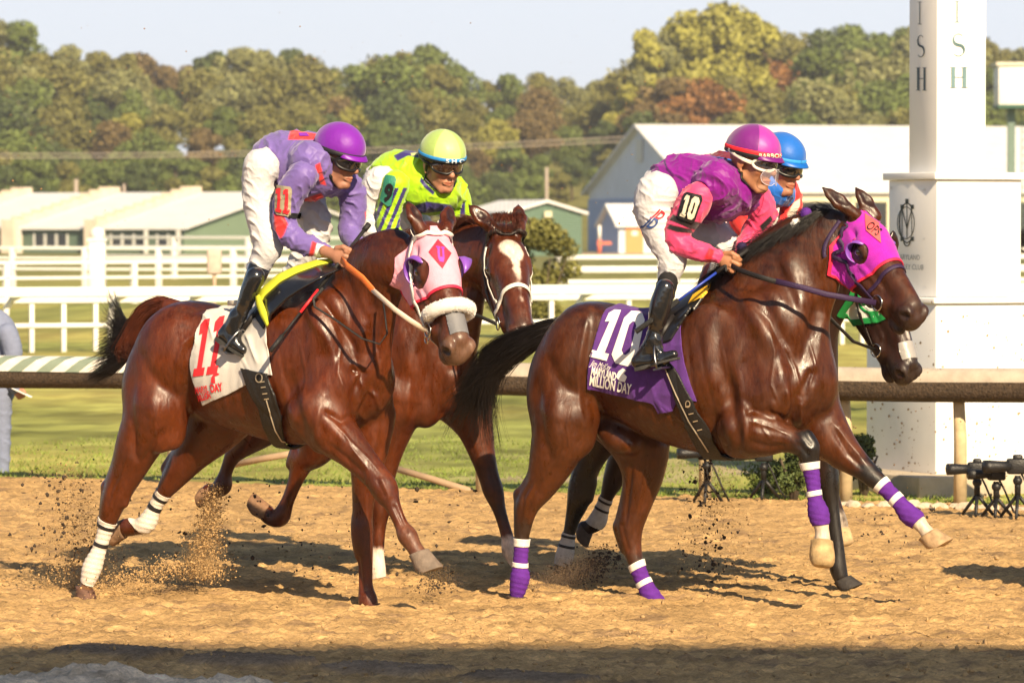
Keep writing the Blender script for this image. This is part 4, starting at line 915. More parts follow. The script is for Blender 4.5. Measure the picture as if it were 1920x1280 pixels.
# ================================================================== chestnut horse number 9, white blaze (behind 11)
h9 = Horse(620, 21.6, 26, .008); s = h9; P = s.p
s.body.chain([P(500, 655), P(570, 668), P(640, 675), P(705, 676), P(765, 680), P(820, 704)], [r/s.k for r in (84, 98, 114, 128, 118, 78)], .06, [.95, .92, .84, .78, .78])
s.blob(470, 665, -.12, 70, 54, 90, .05, -26); s.blob(480, 680, .12, 60, 52, 80, .05, -26)
s.blob(760, 650, -.14, 60, 40, 110, .06, -18); s.blob(800, 740, -.10, 40, 34, 62, .04, -6); s.blob(858, 732, .10, 38, 34, 56, .04, 8)
s.limb([(745, 740, 60), (733, 800, 42), (724, 855, 28), (716, 915, 20), (714, 950, 19), (711, 985, 13), (708, 1035, 12), (708, 1065, 15), (711, 1088, 13)], -.13, .03)
s.limb([(865, 745, 56), (888, 795, 36), (904, 850, 24), (917, 895, 19), (925, 920, 19), (937, 958, 12), (951, 1005, 11.5), (957, 1032, 15.5), (972, 1060, 12), (985, 1078, 13)], .13, .03)
s.limb([(520, 740, 76), (490, 795, 44), (462, 830, 24), (440, 850, 17), (430, 868, 13), (422, 890, 12.5), (417, 910, 18), (402, 921, 13), (392, 922, 16)], .13, .03)
s.limb([(590, 750, 70), (605, 800, 50), (592, 842, 33), (570, 862, 24), (560, 885, 17), (550, 912, 13), (538, 942, 12.5), (526, 968, 17.5), (510, 972, 14), (500, 962, 16)], -.13, .03)
s.limb([(560, 848, 18), (545, 870, 10)], -.13, .02)
s.body.chain([P(765, 615), P(800, 560, 0), P(838, 520, -.03), P(880, 490, -.12), P(915, 480, -.20), P(930, 482, -.23)], [r/s.k for r in (118, 92, 74, 60, 50, 42)], .07, [.62, .6, .6, .65])
s.limb([(740, 545, 46), (790, 490, 38), (850, 455, 28, -.08), (905, 440, 22, -.18)], -.01, .06, .6)
s.limb([(885, 560, 24, -.16), (870, 640, 28, -.06), (850, 700, 34)], -.02, .06, .85)
s.place_head((917, 502), (957, 622), None, w=-.38, scale=1.12); s.head(.0); s.muzzle = (.05, .028, .02)
s.ear((.0, -.062, -.02), P(878, 383, -.34), (.45, -.9, 0), .043); s.ear((.005, .06, -.02), P(972, 383, -.12), (.2, -1, 0), .043)
wh = (.62, .50, .42)
s.finish('racehorse', 'chestnut racehorse with a white blaze and no hood, running behind the pink-hooded one', 'horses racing down the dirt track', (.074, .0155, .0030),
  [(s.H(.13, -.01, .02), s.H(.16, .015, .02), .048, wh, .008), (s.H(.16, .01, .02), s.H(.40, .012, .02), .026, wh, .006), (s.H(.40, .012, .02), s.H(.52, .02, .01), .020, wh, .006),
   (P(705, 1040, -.13), P(712, 1100, -.13), .05, wh, .01), (P(955, 1020, .13), P(975, 1070, .13), .045, wh, .01), (P(905, 850, .13), P(940, 960, .13), .05, (.03, .008, .004), .03)],
  strokes=[([(790, 640), (800, 700), (806, 780)], 12, -6), ([(830, 700), (828, 760), (834, 800)], 8, -6), ([(845, 730), (870, 745), (875, 770)], 7, 4), ([(770, 700), (762, 760), (768, 800)], 10, 4), ([(880, 800), (900, 860)], 6, 3),
    ([(745, 600), (760, 660), (770, 720)], 14, 4), ([(870, 620), (850, 690)], 12, -4)])
s.eyes()
s.hoof((983, 1076), (990, 1098), (1, 0), .13, .040, .052, (.18, .11, .07)); s.hoof((711, 1084), (715, 1100), (1, 0), -.13, .040, .05, (.2, .13, .08))
s.hoof((397, 922), (374, 922), (-.3, 1), .13, .040, .052, (.20, .11, .06)); s.hoof((503, 964), (470, 954), (-.2, -1), -.13, .040, .052, (.20, .11, .06))
BRL = mat('dark brown leather', (.022, .014, .011), rough=.45, bump=.2)
for q in (-1, 1):
    s.strap([(.02, q*.085, -.04), (.08, q*.105, -.09), (.17, q*.108, -.14), (.28, q*.085, -.155), (.39, q*.062, -.150)], .018, 'cheek_strap', BRL, off=.006)
    s.strap([(.07, q*.100, -.06), (.17, q*.11, -.10), (.27, q*.088, -.115), (.34, q*.072, -.10)], .016, 'cheek_strap', WHT, off=.008)
    ring(s, s.H(.41, q*.070, -.150), s.HR.col[1], .030, .0035)
s.strap([(.36, -.066, -.165), (.36, -.078, -.11), (.335, -.06, -.04), (.325, 0, -.0), (.335, .06, -.04), (.36, .078, -.11), (.36, .066, -.165)], .022, 'noseband', WHT, off=.004)
s.strap([(.045, -.10, -.06), (.04, -.06, .0), (.05, 0, .01), (.04, .06, 0), (.045, .10, -.06)], .020, 'browband', BRL, off=.008)
g = []
for i in range(7):
    a_ = -1+2*i/6; g.append([s.H(-.02, .045*a_, .0), s.H(-.01, .06*a_, .05), s.H(.03, .075*a_-.01, .062), s.H(.075, .08*a_-.02, .045)])
s.add(hair('forelock', g, 420, .0016, .016, RH, 12, seg=7, curl=.016, lenvar=.7))
g = []
for i in range(8):
    t = i/7; a_ = P(770+(905-770)*t, 470-(470-432)*t, -.02-.18*t*t)
    g.append([a_, a_+Vector((-.02, 0, .04)), a_+Vector((-.06, .02, .065)), a_+Vector((-.11, .02, .05)), a_+Vector((-.15, .02, .0))])
s.add(hair('mane', g, 1300, .0019, .014, RH, 14, seg=8, curl=.02, lenvar=.6))
g = [[P(440, 600, 0), P(400, 600, .02), P(370, 640, .04), P(355, 700, .05)], [P(440, 605, .02), P(405, 615, .05), P(380, 660, .06), P(370, 720, .07)]]
s.add(hair('tail', g, 500, .003, .02, RH, 15, seg=8, curl=.02))
s.cloth([(520, 760), (512, 640), (530, 300), (640, 300), (650, 700), (640, 760)], 'saddle_cloth', mat('white saddle cloth', (.6, .58, .55), rough=.75), .012, .006)
s.cloth([(630, 300), (720, 300), (715, 560), (680, 620), (650, 640), (636, 580)], 'saddle', FLP, .026, .012)
s.cloth([(655, 690), (690, 690), (705, 780), (708, 850), (680, 850), (665, 780)], 'girth', GIR, .020, .008, top=False)
# ================================================================== dark bay on the rail behind 10
h12 = Horse(1330, 21.1, 24, .008); s = h12; P = s.p
s.body.chain([P(1185, 690), P(1250, 700), P(1320, 706), P(1385, 706), P(1440, 702), P(1490, 718)], [r/s.k for r in (84, 96, 112, 124, 112, 74)], .06, [.95, .92, .84, .78, .78])
s.blob(1160, 700, -.12, 62, 50, 84, .05, -26); s.blob(1168, 705, .12, 60, 50, 80, .05, -26); s.blob(1480, 690, -.08, 44, 40, 90, .05, -8); s.blob(1520, 720, .12, 46, 36, 70, .05, 8)
s.limb([(1180, 745, 62), (1142, 800, 42), (1112, 850, 28), (1090, 905, 23), (1084, 940, 21), (1074, 972, 14), (1066, 1005, 11.5), (1059, 1040, 16), (1053, 1062, 13)], -.12, .03)
s.limb([(1110, 905, 10), (1104, 935, 9)], -.12, .02)
s.limb([(1225, 760, 60), (1195, 815, 42), (1166, 862, 27), (1150, 900, 20), (1139, 928, 13), (1129, 952, 12), (1120, 976, 16.5), (1106, 988, 13), (1096, 990, 15)], .13, .03)
s.limb([(1515, 760, 52), (1535, 815, 34), (1548, 862, 22), (1555, 905, 19), (1560, 945, 13), (1566, 990, 11.5), (1571, 1030, 12), (1571, 1062, 16), (1578, 1086, 13)], -.10, .03)
s.limb([(1525, 780, 50), (1548, 830, 30), (1558, 875, 18), (1560, 915, 12), (1566, 950, 13), (1574, 975, 14), (1578, 990, 13)], .12, .03)
s.body.chain([P(1440, 630), P(1490, 580), P(1530, 550), P(1570, 530, -.02), P(1590, 528, -.03)], [r/s.k for r in (112, 90, 72, 54, 44)], .07, [.6, .55, .55, .6])
s.limb([(1535, 600, 24), (1535, 650, 34), (1528, 700, 40)], .02, .06, .8)
s.place_head((1632, 552), (1681, 687), 48, w=-.08, scale=1.05); s.head(.006); s.muzzle = (.03, .02, .017)
s.ear((.0, -.062, -.02), P(1610, 440, -.1), (.75, -.65, 0), .043); s.ear((.005, .06, -.02), P(1675, 432, .05), (.6, -.8, 0), .043)
s.finish('racehorse', 'dark bay racehorse with a green and white hood, mostly hidden behind the magenta-hooded one', 'horses racing down the dirt track', (.022, .0075, .0042),
  [(P(1560, 880, -.1), P(1575, 1100, -.1), .06, bk, .02), (P(1570, 968, .12), P(1585, 1000, .12), .035, wht, .012), (P(1110, 850, -.12), P(1060, 1070, -.12), .07, bk, .03), (s.H(.2, 0, .02), s.H(.42, 0, .02), .026, (.6, .55, .5), .006)])
s.eyes()
G2 = mat('grey white wrap', (.52, .50, .47), rough=.8, var=.15, nscale=40, bump=.5, bscale=200)
s.wrap([(1069, 1000), (1054, 1058)], -.12, 'leg_wrap', G2, r=.07); s.wrap([(1068, 1003), (1067, 1008)], -.12, 'wrap_tape', BT, off=.006); s.wrap([(1064, 1021), (1063, 1026)], -.12, 'wrap_tape', BT, off=.006)
s.wrap([(1138, 934), (1114, 984)], .13, 'leg_wrap', G2, r=.07); s.wrap([(1136, 938), (1134, 942)], .13, 'wrap_tape', BT, off=.006); s.wrap([(1129, 952), (1127, 956)], .13, 'wrap_tape', BT, off=.006)
s.hoof((1577, 990), (1582, 1024), (.2, .3, -1), .12, .040, .052, (.45, .32, .17), rnd=True); s.hoof((1578, 1086), (1588, 1108), (1, .1), -.10, .042, .056, (.03, .026, .024))
s.hoof((1099, 990), (1084, 1002), (-.5, .8), .13, .040, .05, (.08, .06, .05)); s.hoof((1052, 1062), (1048, 1080), (1, 0), -.12, .040, .05, (.1, .08, .06))
GRN = mat('green binding', (.01, .22, .05), rough=.6); HWH = mat('white blinker cloth', (.62, .64, .58), rough=.75, bump=.3, bscale=200)
hm12 = hood_mask(s); s.head_shell('blinker_hood', hm12, HWH, .006, .005); binding(s, hm12, GRN, wd=.014)
cup(s, 1, GRN, depth=.05); cup(s, -1, GRN)
s.head_shell('nose_tape', lambda L: np.minimum(np.minimum(L[:, 0]-.42, .50-L[:, 0]), np.minimum(.045-np.abs(L[:, 1]), L[:, 2]+.10)), mat('silver nose tape', (.30, .29, .28), rough=.35, bump=.2), .003, .002)
for q in (-1, 1):
    s.strap([(.08, q*.105, -.09), (.17, q*.108, -.14), (.28, q*.085, -.155), (.39, q*.062, -.150)], .018, 'cheek_strap', BRL, off=.010); ring(s, s.H(.41, q*.070, -.150), s.HR.col[1], .030, .0035)
s.cloth([(1180, 780), (1185, 640), (1200, 300), (1320, 300), (1330, 700), (1320, 780)], 'saddle_cloth', mat('green saddle cloth', (.02, .15, .05), rough=.75), .012, .006)
s.cloth([(1290, 300), (1390, 300), (1385, 600), (1350, 650), (1320, 640), (1300, 600)], 'saddle', FLP, .026, .012)
g = [[P(1120, 650, 0), P(1085, 655, .02), P(1055, 690, .04), P(1040, 745, .05)], [P(1120, 655, .02), P(1090, 670, .05), P(1065, 710, .06), P(1055, 760, .07)]]
s.add(hair('tail', g, 500, .003, .015, HAIR_BLACK(), 16, seg=8, curl=.015))
g = []
for i in range(7):
    t = i/6; a_ = P(1440+(1590-1440)*t, 535-(535-478)*t, -.02); g.append([a_, a_+Vector((-.03, 0, .02)), a_+Vector((-.07, -.01, .02)), a_+Vector((-.11, -.02, -.01))])
s.add(hair('mane', g, 500, .002, .012, HAIR_BLACK(), 17, seg=7, curl=.014))
# ================================================================== riders
SKIN = lambda n, c: mat('skin '+n, c, rough=.5, var=.10, nscale=40, bump=.15, bscale=300, spec=.35, attr='Col')
class Rider(Horse):
    def __init__(s, px0, Y0, yaw):
        super().__init__(px0, Y0, yaw, .0036); s.cl = {}
    def cloth_body(s, h=.0055): 
        b = Body((s.X0, s.Y0, 1.0), s.yaw, h); return b
    def ch(s, b, pts, w=0.0, k=.015, sq=1.0, shrink=0.0):
        P = [s.p(q[0], q[1], q[3] if len(q) > 3 else w) for q in pts]; b.chain(P, [max(.006, q[2]/s.k-shrink) for q in pts], k, sq); return P
    def garment(s, name, chains, m, col=None, amp=1.0, folds=(), k=.02, h=.0055, smooth=2, seed=1, extra=None, sq=1.0, label=None):
        """chains: list of (points, w); adds a slimmer copy to the skin body"""
        b = s.cloth_body(h)
        for pts, w_ in chains:
            s.ch(b, pts, w_, k, sq); s.ch(s.body, pts, w_, .008, sq, .016)
        if extra: extra(b)
        V, Q = b.mesh(smooth=smooth)
        N = normals(V, Q); V = V+N*fold(V, list(folds)+[((.4, .2, 1), .030, .0035), ((1, .1, .2), .026, .0030)], amp*1.15, seed)[:, None]
        c = None if col is None else np.clip(col(V), .001, 1)
        o = np_mesh(name, V, Q, c, m); s.cl[name+str(len(s.cl))] = (V, Q); s.pend = getattr(s, 'pend', [])+[o]
        if label: o['label'] = label
        return o
    def place_man(s, c, yaw, pitch, roll=0.0, w=0.0, sc=1.0):
        """c: pixel of the head centre (between the ears); yaw towards the camera, pitch down"""
        a, p_ = rad(yaw), rad(pitch)
        x = Vector((math.cos(p_)*math.cos(a), -math.cos(p_)*math.sin(a), -math.sin(p_))); y = Vector((math.sin(a), math.cos(a), 0)); y = Matrix.Rotation(rad(roll), 3, x) @ y; z = x.cross(y)
        s.HR = Matrix((x, y, z)).transposed(); s.HO = s.p(c[0], c[1], w); s.hs = sc
    def face(s):
        B = s.body; g = s.hs; R = np.array(s.HR); lat = s.HR.col[1]
        def E(x, y, z, rx, ry, rz, k=.012, op='+', rot=0): B.ell(s.H(x, y, z), (rx*g, ry*g, rz*g), np.array(s.HR @ Matrix.Rotation(rad(rot), 3, 'Y')), k, op)
        def K(a, b, ra, rb, k=.01, sq=1.0, op='+'): B.cone(s.H(*a), s.H(*b), ra*g, rb*g, k, sq, op, lat)
        E(-.008, 0, .030, .098, .077, .088); E(.035, 0, -.030, .056, .060, .078, .02)
        for q in (-1, 1):
            K((.0, q*.052, -.060), (.062, q*.020, -.112), .016, .014, .02); E(.058, q*.042, -.030, .024, .020, .020, .015)
            E(.095, q*.031, .002, .018, .017, .013, .008, '-'); K((.082, q*.012, .022), (.074, q*.050, .020), .009, .008, .010)
            E(.093, q*.013, -.036, .009, .007, .007, .006); E(.100, q*.010, -.044, .004, .003, .004, .003, '-')
            K((.082, q*.044, -.008), (.090, q*.02, -.014), .005, .004, .008)
            E(-.008, q*.078, -.008, .019, .007, .030, .006, rot=10); E(-.004, q*.086, -.005, .011, .005, .018, .004, '-', rot=10); K((-.010, q*.074, -.03), (.0, q*.076, -.045), .007, .006, .005)
            K((.094, 0, -.066), (.080, q*.026, -.070), .0065, .0035, .005); K((.091, 0, -.078), (.080, q*.022, -.076), .0075, .004, .006)
            K((.097, q*.0, -.0722), (.081, q*.027, -.0735), .0018, .0015, .003, op='-')
            K((.088, q*.02, -.045), (.078, q*.035, -.075), .002, .003, .01, op='-')
        K((.086, 0, .012), (.108, 0, -.030), .0085, .0120, .010); E(.108, 0, -.034, .012, .012, .010, .006)
        E(.076, 0, -.103, .018, .022, .016, .018); K((-.02, 0, -.05), (-.070, 0, -.110), .052, .050, .02)
    def fist(s, wr, c, w, curl=1, th=1, sz=1.0, wc=None):
        """a closed hand: wrist pixel, palm centre pixel"""
        a = s.p(wr[0], wr[1], w); b = s.p(c[0], c[1], w if wc is None else wc); B = s.body
        f = (b-a).normalized(); v = Vector((math.sin(s.yaw), math.cos(s.yaw), 0)); v = (v-f*f.dot(v)).normalized(); u = v.cross(f)*-1
        if u.z < 0: u = -u
        v = v*curl; z = sz
        B.cone(a, b-f*.02*z, .024*z, .026*z, .01, .75); B.ell(b, (.036*z, .017*z, .040*z), np.array([f, v, u]).T, .012)
        for i, (o, l, r) in enumerate(((.030, .036, .0100), (.010, .040, .0105), (-.011, .037, .0100), (-.030, .030, .0088))):
            k0 = b+f*.026*z+u*o*z-v*.006*z; k1 = k0+f*(l*.72-.004*abs(i-1))*z+v*.014*z-u*.003*z; k2 = k1-f*.004*z+v*.026*z; k3 = k2-f*.024*z+v*.004*z
            for p0, p1, r0, r1 in ((k0, k1, r*1.08, r), (k1, k2, r, r*.95), (k2, k3, r*.95, r*.85)): B.cone(p0, p1, r0*z, r1*z, .0025)
        t0 = b-f*.020*z+u*.030*z-v*.004*z; t1 = t0+f*.030*z+u*.014*z-v*.004*z; t2 = t1+f*.028*z-u*.004*z+v*.008*z; t3 = t2+f*.012*z-u*.010*z+v*.010*z
        for p0, p1, r0, r1 in ((t0, t1, .013, .0115), (t1, t2, .0112, .0105), (t2, t3, .0105, .0085)): B.cone(p0, p1, r0*z, r1*z, .004)
        return b, f, u, v
    def done(s, label, skin, group=None, stubble=None, pos=None):
        V, Q = s.body.mesh(smooth=1); s.V, s.Q = V, Q
        col = np.tile(np.array(skin), (len(V), 1)); L = s.toH(V); hd = (abs(L[:, 1]) < .1) & (L[:, 2] > -.14) & (L[:, 2] < .15) & (L[:, 0] > -.12) & (L[:, 0] < .14)
        def pt(c, r, cc, a):
            d = np.linalg.norm((L-np.array(c))/np.array(r), axis=1); t = (smoothstep(1.2, .6, d)*a*hd)[:, None]; return col*(1-t)+np.array(cc)*t
        sk = np.array(skin)
        col = pt((.092, 0, -.072), (.014, .028, .010), sk*np.array((.95, .55, .50)), .7)
        for q in (-1, 1): col = pt((.075, q*.045, -.035), (.03, .02, .02), sk*np.array((1.05, .80, .72)), .6); col = pt((.085, q*.031, .022), (.012, .022, .004), (.03, .018, .012), .8); col = pt((-.008, q*.08, -.008), (.02, .02, .03), sk*np.array((1.0, .72, .62)), .5)
        if stubble: col = pt((.06, 0, -.10), (.06, .06, .035), sk*np.array((.55, .5, .5)), stubble)
        pos = pos or (s.X0, s.Y0, 0); s.root = empty('jockey', pos, label, 'person', group)
        np_mesh('body', V-np.array(s.root.location), Q, np.clip(col, .003, 1), SKIN('jockey', skin), s.root)
        for o in getattr(s, 'pend', []): s.add(o)
        s.bvh = BVHTree.FromPolygons([Vector(v) for v in V], Q.tolist()); s.trees = [(s.bvh, Vector((0, 0, 0)))]
        for n_, (V_, Q_) in s.cl.items(): s.trees.append((BVHTree.FromPolygons([Vector(v) for v in V_], Q_.tolist()), Vector((0, 0, 0))))
        for q in (-1, 1):
            s.add(MB().ellipsoid(s.H(.0765, q*.031, .001), (.0125*s.hs,)*3).build('eye', mat('eye white', (.6, .55, .5), rough=.1, var=0)))
            s.add(MB().ellipsoid(s.H(.0855, q*.0315, .000), (.0052*s.hs, .0058*s.hs, .0058*s.hs), s.HR).build('iris', mat('dark iris', (.02, .01, .006), rough=.05, var=0)))
    def helmet(s, col, name='satin', peak=True, band=None, bandtext=None, dark=(.012, .012, .014), bandy=.040, hi=None, hia=(-47, 13), peakcol=None, rx=.120, ry=.101, rz=.100):
        g = s.hs; m = mat('cap '+name, col, rough=.5, var=.06, nscale=6, bump=.25, bscale=30, sheen=.3, spec=.35)
        NU, NV = 60, 22; V = []
        for i in range(NV+1):
            th = math.pi*.56*i/NV
            for j in range(NU):
                a = 2*math.pi*j/NU; gore = 1-.022*(1-abs(math.sin(3*a+.5)))**5*math.sin(th)
                low = 1.0 if th < 1.57 else 1.0-.05*(th-1.57)
                V.append(s.H(-.006+rx*math.sin(th)*math.cos(a)*gore*low, ry*math.sin(th)*math.sin(a)*gore*low, .050+rz*math.cos(th)*gore-.004*math.sin(th)))
        Fc = [(i*NU+j, i*NU+(j+1) % NU, (i+1)*NU+(j+1) % NU, (i+1)*NU+j) for i in range(NV) for j in range(NU)]
        h = MB().add(V, Fc, True).build('riding_cap', m, merge=True); s.add(h)
        if hi:  # lighter tone: real panels on the lime cap, painted satin sheen on magenta
            h.data.materials.append(mat('cap panel and sheen '+name, hi, rough=.45, var=.05, nscale=6, bump=.25, bscale=30, sheen=.3))
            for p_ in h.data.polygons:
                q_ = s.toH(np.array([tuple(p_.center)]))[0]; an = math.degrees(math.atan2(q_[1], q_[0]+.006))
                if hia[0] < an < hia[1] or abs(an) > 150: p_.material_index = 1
        s.capt = bvh_of(h)
        def ringpts(z, k, a0, a1, n): return [s.H(-.006+rx*k*math.cos(rad(a0+(a1-a0)*i/n)), ry*k*math.sin(rad(a0+(a1-a0)*i/n)), z) for i in range(n+1)]
        s.add(MB().tube(ringpts(.030, 1.0, 0, 360, 48), [(.010*g, .004*g)]*49, 8, up=s.HR.col[2]).build('cap_rim', mat('cap lining', dark, rough=.6)))
        if peak:
            V = []; n = 20
            for k, (e, dz) in enumerate(((.99, .012), (1.10, .006), (1.20, -.006), (1.20, -.010), (1.10, .0), (.99, .006))):
                for i in range(n+1):
                    a = rad(-52+104*i/n); f = math.cos(rad(-90+180*i/n))**.5; ee = 1+(e-1)*f if e > 1 else e
                    V.append(s.H(-.006+rx*ee*math.cos(a), ry*ee*math.sin(a), dz+.026))
            Fc = [(k*(n+1)+i, k*(n+1)+i+1, ((k+1) % 6)*(n+1)+i+1, ((k+1) % 6)*(n+1)+i) for k in range(6) for i in range(n)]
            s.add(MB().add(V, Fc, True).build('cap_peak', mat('peak '+name, peakcol or col, rough=.4)))
        if band: s.add(MB().tube(ringpts(bandy, 1.012, 0, 360, 48), [(.009*g, .003*g)]*49, 8, up=s.HR.col[2]).build('cap_band', mat('cap band '+name, band, rough=.6, bump=.2)))
        for q in (-1, 1):
            s.strap([(.02, q*.088, .0), (.02, q*.082, -.04), (.035, q*.062, -.08), (.05, q*.03, -.115), (.055, q*.005, -.122)], .014*g, 'chin_strap', mat('black nylon strap', (.012, .012, .013), rough=.5), off=.002)
    def goggles(s, frame, lens, z0=.0, alpha=1.0, off=0.0, rough=.05, R=.098, ha=66, hh=.024, name='goggles', fr=.0045, strap=True, spec=1.0):
        g = s.hs; n = 30; cx = .006+off
        def pt(a, z, k=1.0):
            a = rad(a); nose = .010*math.exp(-(a/.16)**2); return s.H(cx+R*k*math.cos(a)*.98, R*.80*k*math.sin(a), z+(nose if z < z0 else 0))
        def hgt(a): return hh*(1-(abs(a)/ha)**4)**.5 if abs(a) < ha else 0
        V = []
        for i in range(n+1):
            a = -ha+2*ha*i/n
            for j in range(7): V.append(pt(a, z0+(-1+2*j/6)*max(hgt(a), .003), 1+.03*(1-(-1+2*j/6)**2)))
        Fc = [(i*7+j, (i+1)*7+j, (i+1)*7+j+1, i*7+j+1) for i in range(n) for j in range(6)]
        lm = mat('lens %s %.3f %.2f' % (name, lens[0], alpha), lens, rough=rough, var=0, spec=spec, alpha=alpha, coat=1.0)
        s.add(MB().add(V, Fc, True).build(name+'_lens', lm))
        up = [pt(-ha+2*ha*i/n, z0+max(hgt(-ha+2*ha*i/n), .003)) for i in range(n+1)]; dn = [pt(ha-2*ha*i/n, z0-max(hgt(ha-2*ha*i/n), .003)) for i in range(n+1)]
        s.add(MB().tube(up+dn+[up[0]], fr*g, 8, cap=False).build(name+'_frame', mat('frame %.3f' % frame[0], frame, rough=.35, var=.05)))
        if strap:
            for q in (-1, 1): s.add(MB().tube([pt(q*ha, z0), s.H(.01, q*.092, z0+.008), s.H(-.03, q*.100, z0+.022), s.H(-.07, q*.088, z0+.034)], [(.009*g, .003*g)]*4, 8, up=s.HR.col[2]).build('goggle_strap', mat('frame %.3f' % frame[0], frame)))
    def boot(s, pts, foot, w, top=None, m=None, sole=True, name='riding_boot', fw=1.0):
        """pts: leg chain; foot: heel px, ball px, toe px"""
        b = s.cloth_body(.0045); s.ch(b, pts, w, .012); an = pts[-1]
        H_, B_, T_ = [s.p(q[0], q[1], w) for q in foot]; A = s.p(an[0], an[1], w)
        d = (T_-H_).normalized(); v = Vector((math.sin(s.yaw), math.cos(s.yaw), 0)); n = d.cross(v); n = n if n.z > 0 else -n
        b.cone(A, H_+n*.028+d*.012, .030, .030, .02, .85); b.cone(A, B_+n*.026, .030, .026, .03); b.cone(H_+n*.026+d*.014, B_+n*.022, .028, .030, .012); b.cone(B_+n*.022, T_+n*.018-d*.02, .031, .021, .012, 1.0)
        V, Q = b.mesh(smooth=1); N = normals(V, Q); V = V+N*(fold(V, [((.2, 0, 1), .035, .004), ((.8, 0, .5), .05, .003)], 1, 3)*smoothstep(.17, .05, np.linalg.norm(V-np.array(A), axis=1)))[:, None]
        for q_ in (pts,): s.ch(s.body, q_, w, .012, 1, .012)
        s.body.cone(A, B_+n*.024, .016, .012, .01); s.cl[name+str(w)] = (V, Q)
        o = np_mesh(name, V, Q, None, m or mat('black patent boot', (.010, .010, .011), rough=.20, var=.15, spec=.7, coat=.5, bump=.12, bscale=30)); s.pend = getattr(s, 'pend', [])+[o]
        if sole:
            sp = []
            for i in range(13):
                t = i/12; c = H_.lerp(T_, t); hw = (.026+.014*math.sin(math.pi*min(1, t*.9+.15))**1.0-.010*max(0, 1-abs(t-.38)/.2))*(1 if t < .95 else .75)*fw
                sp.append((c-n*.002, hw, .012 if t < .26 else .006))
            V = []
            for c, hw, th in sp: V += [c+v*hw+n*.004, c+v*hw-n*th, c-v*hw-n*th, c-v*hw+n*.004]
            Fc = [(i*4+j, i*4+(j+1) % 4, (i+1)*4+(j+1) % 4, (i+1)*4+j) for i in range(12) for j in range(4)]+[(0, 1, 2, 3), (48, 51, 50, 49)]
            s.pend.append(MB().add(V, Fc).build('boot_sole', mat('rubber sole', (.035, .034, .033), rough=.7, bump=.5, bscale=200)))
        return H_, B_, T_, n, d, v
    def stirrup(s, B_, n, d, v, top, col=(.02, .02, .022)):
        """irons under the ball of the foot, with the strap up to the saddle"""
        m = MB(); pts = [B_-n*.012+v*.062*math.cos(t)+n*.11*max(0, math.sin(t))*1.0 for t in [math.pi*i/14 for i in range(15)]]
        m.tube(pts+[pts[0]], .005, 8, cap=False); m.box(B_-n*.016, (.04, .12, .008), Matrix((d, v, n)).transposed())
        s.add(m.build('stirrup', mat('stirrup metal', (.25, .25, .26), rough=.3, metal=1)))
        a = B_+n*.10; t = s.p(*top); s.add(MB().tube([a, a.lerp(t, .5)+Vector((0, -.02, 0)), t], [(.011, .003)]*3, 6).build('stirrup_leather', mat('black stirrup leather', (.014, .012, .012), rough=.5)))
def colmap(base, rules, soft=1.2):
    """cloth colours laid out like a pattern piece: rules = (pixel polygon, colour)"""
    def f(V):
        c = np.tile(np.array(base, float), (len(V), 1)); p = to_px(V)
        for poly, cc in rules:
            t = smoothstep(-soft, soft, poly_sd(p, poly))[:, None]; c = c*(1-t)+np.array(cc)*t
        return c
    return f
SILK = lambda n: mat('silk '+n, (0, 0, 0), rough=.5, var=.07, nscale=14, bump=.22, bscale=60, attr='Col', sheen=.25, spec=.3)
BRE = mat('white riding breeches', (.56, .55, .57), rough=.65, var=.04, nscale=14, bump=.3, bscale=70, sheen=.1)
GR = 'jockeys riding in the race'
# ------------------------------------------------------------------ jockey 10
r = Rider(1320, 20.0, 24); j10 = r
SOCKM = mat('black sock', (.010, .009, .010), rough=.9)
PURP = (.19, .003, .21); PINK = (.72, .055, .17); FL = [((1, 0, .25), .060, .012), ((.5, .2, 1), .085, .010), ((1, .4, -.6), .045, .006)]
far = 30/420
r.garment('riding_breeches', [([(1232, 362, 40), (1226, 385, 38), (1232, 415, 35), (1248, 455, 31), (1262, 488, 26), (1254, 520, 20), (1249, 540, 18)], -.17),
    ([(1262, 355, 46), (1300, 400, 38), (1335, 440, 33), (1362, 465, 26), (1352, 500, 21), (1338, 530, 18)], .20), ([(1240, 352, 40), (1255, 350, 42), (1270, 352, 42)], 0)], BRE, folds=[((.3, 0, 1), .050, .007), ((1, 0, .6), .065, .006)], seed=4, k=.03)
r.garment('silk_jacket', [([(1252, 350, 44), (1275, 343, 54), (1310, 350, 60), (1345, 358, 60), (1376, 352, 48), (1392, 352, 30)], 0.0), ([(1345, 340, 40), (1345, 345, 40)], -.13), ([(1385, 360, 38), (1400, 370, 34)], .14)], SILK('purple'),
    colmap(PURP, [([(1285, 270), (1345, 280), (1335, 292), (1290, 288)], (.65, .05, .40)), ([(1355, 405), (1383, 393), (1392, 378), (1390, 372), (1376, 390), (1350, 402)], (.25, .12, .28))]), 1.0, FL, seed=2, k=.04)
r.garment('sleeve', [([(1312, 366, 26), (1300, 385, 31), (1286, 408, 28), (1272, 430, 25), (1271, 450, 23), (1290, 464, 20), (1318, 474, 17), (1344, 480, 14)], -.20)], SILK('pink'),
    colmap(PINK, [([(1253, 412), (1262, 402), (1320, 420), (1312, 432), (1295, 430)], (.012, .010, .012)), ([(1249, 428), (1256, 421), (1296, 430), (1300, 438), (1270, 436)], (.012, .010, .012)), ([(1320, 484), (1330, 464), (1340, 470), (1332, 492)], (.62, .02, .03))]), 1.0,
    [((.6, 0, 1), .045, .010), ((1, 0, -.4), .050, .008)], seed=6)
